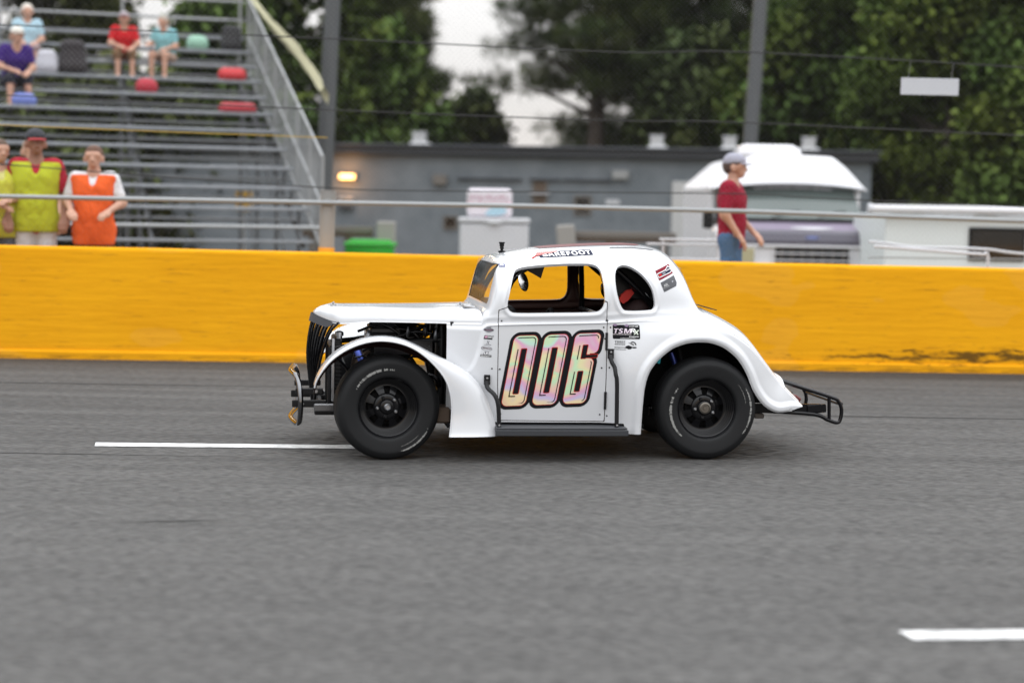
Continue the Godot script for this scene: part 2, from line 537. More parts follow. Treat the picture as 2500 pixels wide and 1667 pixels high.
# ------------------------------------------------------------------ ground, wall
func flat_sheet(x0: float, x1: float, z0: float, z1: float, y: float, nx: int, nz: int, streak: FastNoiseLite = null, b: MB = null) -> MB:
	if b == null: b = MB.new()
	for j in nz:
		for i in nx:
			var p := []
			for q in [[0, 0], [1, 0], [1, 1], [0, 1]]:
				p.append(Vector3(lerpf(x0, x1, float(i + q[0]) / nx), y, lerpf(z0, z1, float(j + q[1]) / nz)))
			for q in [[0, 1, 2], [0, 2, 3]]:
				b.tri(p[q[0]], p[q[1]], p[q[2]], Vector3.UP, Vector3.UP, Vector3.UP)
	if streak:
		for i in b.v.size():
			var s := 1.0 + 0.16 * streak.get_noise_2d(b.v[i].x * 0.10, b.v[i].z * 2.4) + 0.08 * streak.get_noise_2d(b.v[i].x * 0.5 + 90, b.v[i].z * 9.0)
			# darker in long uneven streaks, growing stronger towards the wall
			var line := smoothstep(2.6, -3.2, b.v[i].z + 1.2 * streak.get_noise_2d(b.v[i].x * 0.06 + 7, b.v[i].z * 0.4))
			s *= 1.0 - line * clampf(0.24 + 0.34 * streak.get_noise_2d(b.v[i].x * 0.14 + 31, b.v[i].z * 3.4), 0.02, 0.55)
			# a darker strip with an uneven edge along the gutter under the wall
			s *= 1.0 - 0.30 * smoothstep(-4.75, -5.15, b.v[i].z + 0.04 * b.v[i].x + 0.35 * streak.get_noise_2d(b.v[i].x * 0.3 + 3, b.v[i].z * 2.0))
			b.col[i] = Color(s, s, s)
	return b

func ground_and_wall() -> void:
	structure(flat_sheet(-400, 400, -700, 400, -0.06, 4, 4), "ground", M.earth)
	var fn := FastNoiseLite.new()
	fn.seed = 8; fn.frequency = 1.0; fn.fractal_octaves = 3
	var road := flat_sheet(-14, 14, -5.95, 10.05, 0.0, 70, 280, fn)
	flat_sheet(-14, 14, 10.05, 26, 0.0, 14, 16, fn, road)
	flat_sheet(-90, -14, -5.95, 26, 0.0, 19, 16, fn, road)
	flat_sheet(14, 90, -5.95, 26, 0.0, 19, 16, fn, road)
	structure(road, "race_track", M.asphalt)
	var b := MB.new()
	b.box(Vector3(0, 0.11, -8.2), Vector3(60, 0.34, 4.2), 0.02, Basis(Vector3.UP, deg_to_rad(WALL_TURN)))
	structure(b, "spectator_walk", M.concrete)
	# white dashes: real sheets of paint with worn ends
	for d in [[-2.46, -0.80, -0.095, -0.20, 0.15], [1.36, 3.3, 4.15, 3.93, 0.12], [-6.6, -4.4, 0.20, 0.06, 0.10]]:
		b = MB.new()
		var rng := RandomNumberGenerator.new()
		rng.seed = 4
		var m := 40
		var prev := []
		for i in m + 1:
			var t := float(i) / m
			var x := lerpf(d[0], d[1], t)
			var z := lerpf(d[2], d[3], t)
			var w: float = d[4] * (0.5 + rng.randf_range(-0.03, 0.03))
			var cur := [Vector3(x, 0.004, z - w), Vector3(x + 0.03, 0.004, z + w)]
			if prev: b.quad(prev[0], prev[1], cur[1], cur[0], Vector3.UP)
			prev = cur
		structure(b, "lane_line", M.road_paint)
	# long faint tyre lines
	for q in [[-4.6, -1.5, 0.33, 0.27, 0.016], [-6.0, -1.2, -3.35, -3.5, 0.035], [0.9, 6.0, -2.2, -2.35, 0.03]]:
		b = MB.new()
		for i in 30:
			var p := []
			for e in 2:
				var t := (i + e) / 30.0
				var w: float = q[4] * (0.25 + 0.75 * sin(PI * clampf(t, 0.01, 0.99))) * (0.7 + 0.3 * fn.get_noise_2d(t * 30.0, q[2] * 9.0))
				p.append(Vector3(lerpf(q[0], q[1], t), 0.004, lerpf(q[2], q[3], t) - w)); p.append(Vector3(lerpf(q[0], q[1], t), 0.004, lerpf(q[2], q[3], t) + w))
			b.quad(p[0], p[1], p[3], p[2], Vector3.UP)
		structure(b, "skid_mark", mat(Color(0.048, 0.047, 0.046), 0.85))
	# a thin dark skid on the near asphalt
	b = MB.new()
	for i in 20:
		var p := []
		for q in 2:
			var t := float(i + q) / 20.0
			var w := 0.012 * sin(PI * clampf(t, 0.02, 0.98))
			p.append(Vector3(lerpf(-1.75, -1.27, t), 0.004, 2.33 - 0.1 * t - w)); p.append(Vector3(lerpf(-1.75, -1.27, t), 0.004, 2.33 - 0.1 * t + w))
		b.quad(p[0], p[1], p[3], p[2], Vector3.UP)
	structure(b, "skid_mark", mat(Color(0.045, 0.044, 0.043), 0.85))

	# yellow retaining wall: slightly uneven face and crest, a proud foot, rubber scuffs
	var W := 2048
	var H := 192
	var im := Image.create(W, H, false, Image.FORMAT_RGB8)
	var n1 := FastNoiseLite.new(); n1.seed = 61; n1.frequency = 0.004; n1.fractal_octaves = 4
	var n2 := FastNoiseLite.new(); n2.seed = 62; n2.frequency = 0.02; n2.fractal_octaves = 4
	for y in H:
		var hy := 1.03 * (1.0 - (y + 0.5) / H)
		for x in W:
			var wx := -6.0 + 12.0 * x / W
			var a := n1.get_noise_2d(x, y * 3.0)
			var g := n2.get_noise_2d(x * 1.6, y * 4.0)
			var c := Color(0.790, 0.368, 0.012).lerp(Color(0.725, 0.325, 0.011), clampf(0.35 + a * 0.9 + g * 0.25, 0, 1))
			# old patches of a slightly different coat
			if n1.get_noise_2d(x * 0.7 + 900, y * 1.2) > 0.28: c = c.lerp(Color(0.75, 0.37, 0.045), 0.35)
			# thin horizontal scrapes
			var sc := n2.get_noise_2d(x * 0.55 + 300, y * 9.0)
			if sc > 0.42: c = c.lerp(Color(0.22, 0.10, 0.02), clampf((sc - 0.42) * 2.2, 0, 0.45))
			# rubber along the foot, thicker to the right
			var thick := 0.045 + 0.03 * smoothstep(2.0, 5.0, wx)
			var band := exp(-pow((hy - 0.115 - 0.014 * (wx - 2.0)) / thick, 2.0)) * smoothstep(1.8, 4.4, wx)
			var rb := n2.get_noise_2d(x * 0.9 + 40, y * 5.5) + 0.35 * n2.get_noise_2d(x * 4.0, y * 16.0)
			if band > 0.05: c = c.lerp(Color(0.045, 0.03, 0.015), clampf(band * 1.4 + rb * 1.6 - 0.64, 0, 0.85))
			var low := exp(-pow((hy - 0.02) / 0.02, 2.0)) * clampf(rb + 0.2, 0, 0.5)
			c = c.lerp(Color(0.10, 0.06, 0.02), low)
			im.set_pixel(x, y, c.linear_to_srgb())
	M.wall = mat(Color(1, 1, 1), 0.8, 0.0, 0.12)
	M.wall.albedo_color = Color.WHITE
	M.wall.albedo_texture = tex(im)
	M.wall.normal_enabled = true
	M.wall.normal_texture = bump(512, 0.03, 71, 4.0)
	M.wall.normal_scale = 0.35
	var wall := thing("track_wall", "long yellow painted concrete wall along the far side of the track", "wall", WALL_AT, deg_to_rad(WALL_TURN))
	b = MB.new()
	var nz := FastNoiseLite.new(); nz.seed = 5; nz.frequency = 0.6
	var prof := func(x: float) -> Array:
		var h := 0.985 - 0.0052 * clampf(x, -8, 8) + 0.006 * nz.get_noise_1d(x)
		var o := 0.006 * nz.get_noise_1d(x * 1.7 + 50)
		return [Vector3(x, 0.0, 0.022), Vector3(x, 0.066, 0.022), Vector3(x, 0.074, 0.015), Vector3(x, 0.078, 0.0), Vector3(x, 0.45, o), Vector3(x, h - 0.03, o * 0.5), Vector3(x, h - 0.010, -0.005), Vector3(x, h, -0.022), Vector3(x, h, -0.22), Vector3(x, h - 0.02, -0.24), Vector3(x, 0, -0.24)]
	var xs := []
	var x := -40.0
	while x <= 40.0:
		xs.append(x); x += 0.25 if absf(x) < 8 else 1.0
	for i in xs.size() - 1:
		var p: Array = prof.call(xs[i]); var q: Array = prof.call(xs[i + 1])
		for k in p.size() - 1:
			var nn: Vector3 = (q[k] - p[k]).cross(p[k + 1] - p[k]).normalized()
			if nn.dot(Vector3(0, 0.3, 1) if k < 7 else Vector3(0, 1, -0.5)) < 0: nn = -nn
			var U := func(w: Vector3) -> Vector2: return Vector2((w.x + 6.0) / 12.0, 1.0 - (w.y + maxf(-w.z - 0.03, 0) * 0.2) / 1.03)
			b.tri(p[k], q[k], q[k + 1], nn, nn, nn, U.call(p[k]), U.call(q[k]), U.call(q[k + 1]))
			b.tri(p[k], q[k + 1], p[k + 1], nn, nn, nn, U.call(p[k]), U.call(q[k + 1]), U.call(p[k + 1]))
	part(b, "wall_body", M.wall, wall)

# ------------------------------------------------------------------ catch fence on the wall
func catch_fence() -> void:
	var f := thing("catch_fence", "chain link catch fence with dark posts, cables and a pipe rail above the yellow wall", "fence", WALL_AT + Vector3(0, 0, -0.33), deg_to_rad(WALL_TURN))
	for px in [-9.4, -1.745, 5.93]:
		var tall: bool = px != -1.745
		var b := MB.new()
		var base := Vector3(px, 0.0, 0)
		var lean := Vector3(0.02, 1, 0.0)
		b.tube([base, base + lean * 0.97, base + lean * (4.9 if tall else 1.56)], 0.072, 14)
		part(b, "post", M.post_pale, f)
		b = MB.new()
		b.tube([base + lean * 0.93, base + lean * 1.035], 0.0755, 14, false)
		part(b, "painted_collar", M.yellow_plain, f)
		b = MB.new()
		b.box(base + lean * 1.445 + Vector3(0, 0, 0.07), Vector3(0.05, 0.05, 0.03), 0.006)
		part(b, "rail_clamp", M.galvanised, f)
	# two tall dark poles farther back, leaning a little to the right
	for q in [[-3.094, -17.5, 0.0368, "tall dark grey pole at the right end of the bleachers"], [4.018, -20.6, 0.0426, "tall dark grey pole behind the motorhome"]]:
		var pole := thing("light_pole", q[3], "pole", Vector3(q[0], -0.06, q[1]), 0.0, "tall dark poles behind the yellow wall")
		var b := MB.new()
		b.tube([Vector3.ZERO, Vector3(q[2] * 4, 4, 0), Vector3(q[2] * 9.5, 9.5, 0)], [0.135, 0.125, 0.10], 16)
		part(b, "shaft", M.post_dark, pole)
		b = MB.new(); b.box(Vector3(0, 0.06, 0), Vector3(0.42, 0.12, 0.42), 0.02); part(b, "base_plate", M.post_dark, pole)
		b = MB.new(); b.box(Vector3(q[2] * 9.4, 9.4, 0.1), Vector3(1.6, 0.10, 0.10), 0.02); part(b, "cross_arm", M.post_dark, pole)
		for e in [-0.6, 0.0, 0.6]:
			b = MB.new(); b.box(Vector3(q[2] * 9.4 + e, 9.3, 0.28), Vector3(0.42, 0.34, 0.22), 0.04); part(b, "floodlight", M.vent_metal, pole)
	var b := MB.new()
	b.tube([Vector3(-14, 1.45, 0.07), Vector3(-4.6, 1.445, 0.07), Vector3(-1.74, 1.445, 0.085), Vector3(0.2, 1.45, 0.085), Vector3(2.08, 1.44, 0.085), Vector3(4.6, 1.40, 0.08), Vector3(14, 1.36, 0.08)], 0.021, 12)
	part(b, "pipe_rail", M.galvanised, f)
	for c in [[[-5.58, 1.79], [-3.2, 1.65], [-1.7, 1.58], [-0.95, 1.57], [2.14, 1.60], [2.8, 1.575], [5.98, 1.50]], [[-5.55, 2.38], [-1.64, 2.285], [0.9, 2.245], [2.18, 2.25], [6.0, 2.15]], [[-5.5, 3.0], [-1.6, 2.925], [0.9, 2.865], [2.2, 2.89], [6.05, 2.76]], [[-5.5, 3.7], [-1.6, 3.65], [0.9, 3.6], [2.22, 3.62], [6.1, 3.5]]]:
		var pts := []
		for q in c: pts.append(Vector3(q[0], q[1], 0.075))
		b = MB.new()
		b.tube(smooth_path(pts, 6), 0.0062, 6)
		part(b, "cable", M.cable, f)
	b = MB.new()
	b.tube(smooth_path([Vector3(-5.6, 2.11, 0.083), Vector3(-3.6, 2.065, 0.083), Vector3(-1.72, 2.035, 0.083)], 8), 0.0036, 6)
	part(b, "rope", M.yellow_rope, f, "thin yellow rope tied along the fence")
	# woven mesh: two families of slanting wires
	b = MB.new()
	var y0 := 1.0
	var y1 := 4.3
	var w := 0.0005
	var s := -11.0
	while s < 8.0:
		for dir in [1.0, -1.0]:
			var a := Vector3(s if dir > 0 else s + 3.3, y0, 0.004 * dir)
			var e := Vector3(s + 3.3 if dir > 0 else s, y1, 0.004 * dir)
			if maxf(a.x, e.x) < -6.2 or minf(a.x, e.x) > 6.2: continue
			b.tube([a, e], w, 3, false)
		s += 0.052
	var mesh := part(b, "wire_mesh", M.wire, f)
	mesh.set_meta("kind", "stuff")

# ------------------------------------------------------------------ grandstand
func stand_row(k: int) -> Vector3:
	return Vector3(0, 1.35 + 0.265 * k, -0.6 * k)

func grandstand() -> void:
	var g := thing("grandstand", "open aluminium bleacher stand with many bench rows behind the yellow wall", "bleachers", STAND_AT, deg_to_rad(STAND_TURN))
	var L := 9.5
	var seat := MB.new()
	seat.box(Vector3(-L / 2, 0, 0), Vector3(L, 0.045, 0.24), 0.008)
	var seat_m := seat.mesh()
	var foot := MB.new()
	foot.box(Vector3(-L / 2, 0, 0), Vector3(L, 0.035, 0.20), 0.006)
	var foot_m := foot.mesh()
	for k in 11:
		var p := stand_row(k)
		var o := part_mesh(seat_m, "bench_plank", M.aluminium, g)
		o.position = p
		for q in [0.14]:
			var fo := part_mesh(foot_m, "foot_plank", M.aluminium, g)
			fo.position = p + Vector3(0, -0.40, 0.22 + q)
	# steel frames under the benches
	for i in 6:
		var x := -0.12 - i * 1.85
		var b := MB.new()
		var a := stand_row(0); var e := stand_row(10)
		b.tube([Vector3(x, a.y - 0.46, 0.35), Vector3(x, e.y - 0.46, e.z - 0.2)], 0.03, 6)
		for k in [0, 3, 6, 9]:
			var p := stand_row(k)
			b.tube([Vector3(x, -0.06, p.z), Vector3(x, p.y - 0.44, p.z)], 0.026, 6)
		for k in 11:
			var p := stand_row(k)
			b.tube([Vector3(x, p.y - 0.42, p.z), Vector3(x, p.y - 0.02, p.z)], 0.018, 5)
		b.tube([Vector3(x, 0.1, stand_row(0).z), Vector3(x, stand_row(6).y - 0.5, stand_row(6).z)], 0.018, 5)
		b.tube([Vector3(x, 0.1, stand_row(6).z), Vector3(x, stand_row(9).y - 0.5, stand_row(9).z)], 0.018, 5)
		part(b, "support_frame", M.post_dark, g)
	# back guard: posts and three rails
	var top := stand_row(10)
	for y in [0.32, 0.62, 0.95]:
		var b := MB.new()
		b.tube([Vector3(-L, top.y + y, top.z - 0.3), Vector3(0.05, top.y + y, top.z - 0.3)], 0.022, 8)
		part(b, "back_rail", M.galvanised, g)
	for i in 6:
		var b := MB.new()
		b.tube([Vector3(-0.02 - i * 1.85, top.y - 0.5, top.z - 0.3), Vector3(-0.02 - i * 1.85, top.y + 0.97, top.z - 0.3)], 0.024, 8)
		part(b, "rail_post", M.galvanised, g)
	var b := MB.new()
	b.tube([Vector3(-L, 1.13, 0.55), Vector3(0.1, 1.13, 0.55)], 0.024, 8)
	part(b, "front_rail", M.galvanised, g)
	# side guard: sloping rails, posts, woven mesh and a worn yellowish cloth edge
	b = MB.new()
	var A := Vector3(0.10, 0.85, 0.45); var B := Vector3(0.10, top.y - 0.45, top.z - 0.3)
	for h in [0.0, 0.55, 1.15]:
		b.tube([A + Vector3(0, h, 0), B + Vector3(0, h, 0)], 0.018, 8)
	part(b, "side_rail", M.galvanised, g)
	for i in 8:
		b = MB.new()
		var p := A.lerp(B, i / 7.0)
		b.tube([p - Vector3(0, 0.1, 0), p + Vector3(0, 1.18, 0)], 0.017, 8)
		part(b, "rail_post", M.galvanised, g)
	b = MB.new()
	var len := A.distance_to(B)
	var dir := (B - A) / len
	for i in int(len / 0.06) + 20:
		for sg in [1.0, -1.0]:
			var t0 := i * 0.06 - 1.15
			var q0 := t0 if sg > 0 else t0 + 1.15
			var q1 := t0 + 1.15 if sg > 0 else t0
			var lo: float = clampf(minf(q0, q1), 0, len); var hi: float = clampf(maxf(q0, q1), 0, len)
			if hi - lo < 0.02: continue
			var ha: float = (lo - q0) / (q1 - q0) * 1.15; var hb: float = (hi - q0) / (q1 - q0) * 1.15
			b.tube([A + dir * lo + Vector3(0.003 * sg, ha, 0), A + dir * hi + Vector3(0.003 * sg, hb, 0)], 0.0016, 4, false)
	var mesh := part(b, "side_mesh", M.galvanised, g)
	mesh.set_meta("kind", "stuff")
	b = MB.new()
	var rn := FastNoiseLite.new(); rn.seed = 12; rn.frequency = 0.7
	var cols := 44
	var grid := []
	for i in cols + 1:
		var t := float(i) / cols
		var p := A.lerp(B, 0.36 + 0.80 * t) + Vector3(0.03 + 0.36 * pow(1.0 - t, 1.3) + 0.05 * sin(t * 6.0), 1.13, 0)
		var bow := 0.06 * rn.get_noise_1d(t * 9.0)
		grid.append([p + Vector3(bow * 0.4, 0.02, 0), p + Vector3(0.06 + bow, 0.07 + 0.05 * sin(t * 5.0 + 0.3), 0.0), p + Vector3(0.13 + bow, -0.02 + 0.05 * sin(t * 5.0), 0.02), p + Vector3(0.11 + bow * 0.7, -0.16, 0.03)])
	for i in cols:
		for j in 3:
			var nn: Vector3 = (grid[i + 1][j] - grid[i][j]).cross(grid[i][j + 1] - grid[i][j]).normalized()
			if nn.dot(Vector3(0.4, 0.6, 0.5)) < 0: nn = -nn
			b.tri(grid[i][j], grid[i + 1][j], grid[i + 1][j + 1], nn, nn, nn); b.tri(grid[i][j], grid[i + 1][j + 1], grid[i][j + 1], nn, nn, nn)
	var cloth := mat(Color(0.36, 0.345, 0.22), 0.85)
	cloth.backlight_enabled = true; cloth.backlight = Color(0.2, 0.19, 0.11)
	part(b, "netting_edge", cloth, g, "pale yellow netting rolled along the stand's side rail")
	# bags and cushions left on the benches
	var bag := func(called: String, label: String, cat: String, x: float, k: int, s: Vector3, m: Material) -> void:
		var p := stand_row(k)
		var t := thing(called, label, cat, g.transform * (p + Vector3(x, 0.023, 0)), deg_to_rad(STAND_TURN), "bags and cushions left on the benches")
		var bb := MB.new()
		var h := s * 0.5
		var r: float = minf(h.x, minf(h.y, h.z)) * 0.75
		net(bb, [[Vector3(-h.x + r, r, 0), Vector3(h.x - r, r, 0), r, r], [Vector3(-h.x + r, s.y - r, 0), Vector3(h.x - r, s.y - r, 0), r * 0.95, r * 0.95], [Vector3(-h.x + r, r, h.z - r), Vector3(h.x - r, r, h.z - r), r, r], [Vector3(-h.x + r, r, -h.z + r), Vector3(h.x - r, r, -h.z + r), r, r], [Vector3(-h.x + r, s.y * 0.5, 0), Vector3(h.x - r, s.y * 0.5, 0), r, r]], 0.022, 30.0)
		part(bb, "shell", m, t)
		bb = MB.new()
		bb.tube(smooth_path([Vector3(-0.06, s.y - 0.01, 0), Vector3(-0.05, s.y + 0.06, 0), Vector3(0.05, s.y + 0.06, 0), Vector3(0.06, s.y - 0.01, 0)], 4), 0.008, 6)
		part(bb, "handle", M.black_matt, t)
	bag.call("backpack", "large black backpack standing on a bench beside the white bag", "bag", -2.72, 7, Vector3(0.36, 0.50, 0.26), mat(Color(0.022, 0.018, 0.02), 0.8))
	bag.call("tote_bag", "white bag on a bench beside the large black backpack", "bag", -3.08, 7, Vector3(0.26, 0.34, 0.2), mat(Color(0.42, 0.42, 0.46), 0.8))
	bag.call("backpack", "small black backpack near the right end of the top bench", "bag", -0.28, 9, Vector3(0.28, 0.40, 0.22), mat(Color(0.018, 0.018, 0.02), 0.8))
	bag.call("seat_cushion", "bright red cushion near the right end of an upper bench", "cushion", -0.42, 7, Vector3(0.34, 0.16, 0.28), mat(Color(0.42, 0.02, 0.025), 0.7))
	bag.call("cooler_bag", "small red bag on a bench below the person in red shirt", "bag", -1.72, 6, Vector3(0.22, 0.18, 0.2), mat(Color(0.34, 0.015, 0.03), 0.7))
	bag.call("seat_cushion", "flat dark red cushion, lower of the two at the stand's right end", "cushion", -0.50, 5, Vector3(0.46, 0.11, 0.26), mat(Color(0.30, 0.015, 0.025), 0.7))
	bag.call("cooler_bag", "small mint green bag on a bench beside the small black backpack", "bag", -0.80, 9, Vector3(0.24, 0.20, 0.2), mat(Color(0.24, 0.42, 0.32), 0.7))
	bag.call("tote_bag", "small blue bag at the feet of the person in purple", "bag", -3.42, 5, Vector3(0.24, 0.14, 0.2), mat(Color(0.12, 0.16, 0.42), 0.7))

# ------------------------------------------------------------------ clubhouse
func clubhouse() -> void:
	var c := thing("clubhouse", "low grey flat roofed block building behind the yellow wall", "building", Vector3(2, -0.06, -28), deg_to_rad(-7))
	var b := MB.new()
	b.box(Vector3(-2.6, 1.3, -3.0), Vector3(16.6, 2.6, 6.0), 0.01)
	part(b, "wall", M.grey_block, c)
	b = MB.new()
	b.box(Vector3(-2.6, 2.70, -2.95), Vector3(16.9, 0.20, 6.3), 0.012)
	b.box(Vector3(-2.6, 2.795, -2.9), Vector3(17.0, 0.045, 6.5), 0.01)
	b.box(Vector3(-2.6, 2.60, -2.95), Vector3(16.75, 0.05, 6.15), 0.01)
	var roof := part(b, "roof_edge", M.roof_edge, c)
	for x in [-4.45, 1.02, 2.66, 4.42]:
		b = MB.new()
		b.box(Vector3(x, 2.99, -1.6), Vector3(0.30, 0.30, 0.30), 0.02)
		b.box(Vector3(x + 0.02, 2.86, -1.6), Vector3(0.46, 0.12, 0.42), 0.03)
		b.box(Vector3(x, 3.15, -1.6), Vector3(0.34, 0.03, 0.34), 0.008)
		part(b, "roof_vent", M.vent_metal, roof)
	# lit wall lamp with its light
	var lamp := MB.new()
	lamp.box(Vector3(-5.77, 2.10, 0.06), Vector3(0.42, 0.17, 0.09), 0.015)
	part(lamp, "wall_lamp", M.roof_edge, c)
	b = MB.new()
	b.box(Vector3(-5.77, 2.085, 0.125), Vector3(0.36, 0.11, 0.04), 0.012)
	var glow := mat(Color(1.0, 0.85, 0.6), 0.4)
	glow.emission_enabled = true; glow.emission = Color(1.0, 0.72, 0.36); glow.emission_energy_multiplier = 2.6
	part(b, "wall_lamp_glass", glow, c, "warm glowing glass of the wall lamp")
	var li := OmniLight3D.new()
	li.name = "wall_lamp_light"
	li.light_color = Color(1.0, 0.68, 0.36); li.light_energy = 0.35; li.light_size = 0.16
	li.omni_range = 30.0; li.omni_attenuation = 2.0; li.shadow_enabled = true
	c.add_child(li)
	li.position = Vector3(-5.77, 2.085, 0.30)
	# conduits along the wall
	for q in [[-3.3, -1.85, 2.09], [-1.7, -1.0, 2.095], [-0.95, 0.12, 2.10]]:
		b = MB.new()
		b.box(Vector3((q[0] + q[1]) / 2, q[2], 0.045), Vector3(q[1] - q[0], 0.04, 0.09), 0.01)
		part(b, "cable_tray", M.roof_edge, c)
	# electric boxes
	for q in [[0.31, 2.23, 0.36, 0.20, M.galvanised], [-3.68, 2.05, 0.30, 0.22, M.grey_wood], [-5.8, 1.60, 0.34, 0.05, M.vent_metal], [-5.8, 1.41, 0.34, 0.06, M.roof_edge]]:
		b = MB.new()
		b.box(Vector3(q[0], q[1], 0.07), Vector3(q[2], q[3], 0.13), 0.015)
		part(b, "electric_box", q[4], c)
	# openings: shuttered hatch, dark window, grille
	var win := func(x: float, y: float, w: float, h: float, m: Material, bar: bool) -> void:
		var fb := MB.new()
		for s in [-1, 1]:
			fb.box(Vector3(x + s * (w / 2 + 0.02), y, 0.02), Vector3(0.04, h + 0.08, 0.06), 0.006)
			fb.box(Vector3(x, y + s * (h / 2 + 0.02), 0.021), Vector3(w, 0.04, 0.064), 0.006)
		var fr := part(fb, "window", M.grey_wood, c)
		fb = MB.new()
		fb.box(Vector3(x, y, 0.012), Vector3(w, h, 0.012), 0.002)
		part(fb, "pane", m, fr)
		if bar:
			fb = MB.new()
			fb.box(Vector3(x, y - 0.02, 0.07), Vector3(w + 0.16, 0.035, 0.10), 0.008)
			part(fb, "shelf", M.off_white, fr)
	win.call(-1.46, 1.81, 0.26, 0.50, M.brown_wood, true)
	win.call(-0.51, 1.55, 0.30, 0.34, M.dark_glass, false)
	win.call(-3.44, 1.11, 0.24, 0.22, M.dark_glass, false)
	win.call(3.6, 1.4, 0.5, 0.5, M.dark_glass, false)
	b = MB.new()
	b.box(Vector3(0.15, 1.63, 0.015), Vector3(0.30, 0.10, 0.025), 0.004)
	part(b, "notice", M.off_white, c)
	b = MB.new()
	b.box(Vector3(1.9, 1.06, 0.03), Vector3(0.92, 2.1, 0.06), 0.01)
	var d := part(b, "door", M.vent_metal, c)
	b = MB.new()
	b.tube([Vector3(2.25, 1.0, 0.06), Vector3(2.25, 1.0, 0.12), Vector3(2.15, 1.0, 0.12)], 0.012, 6)
	part(b, "handle", M.steel, d)

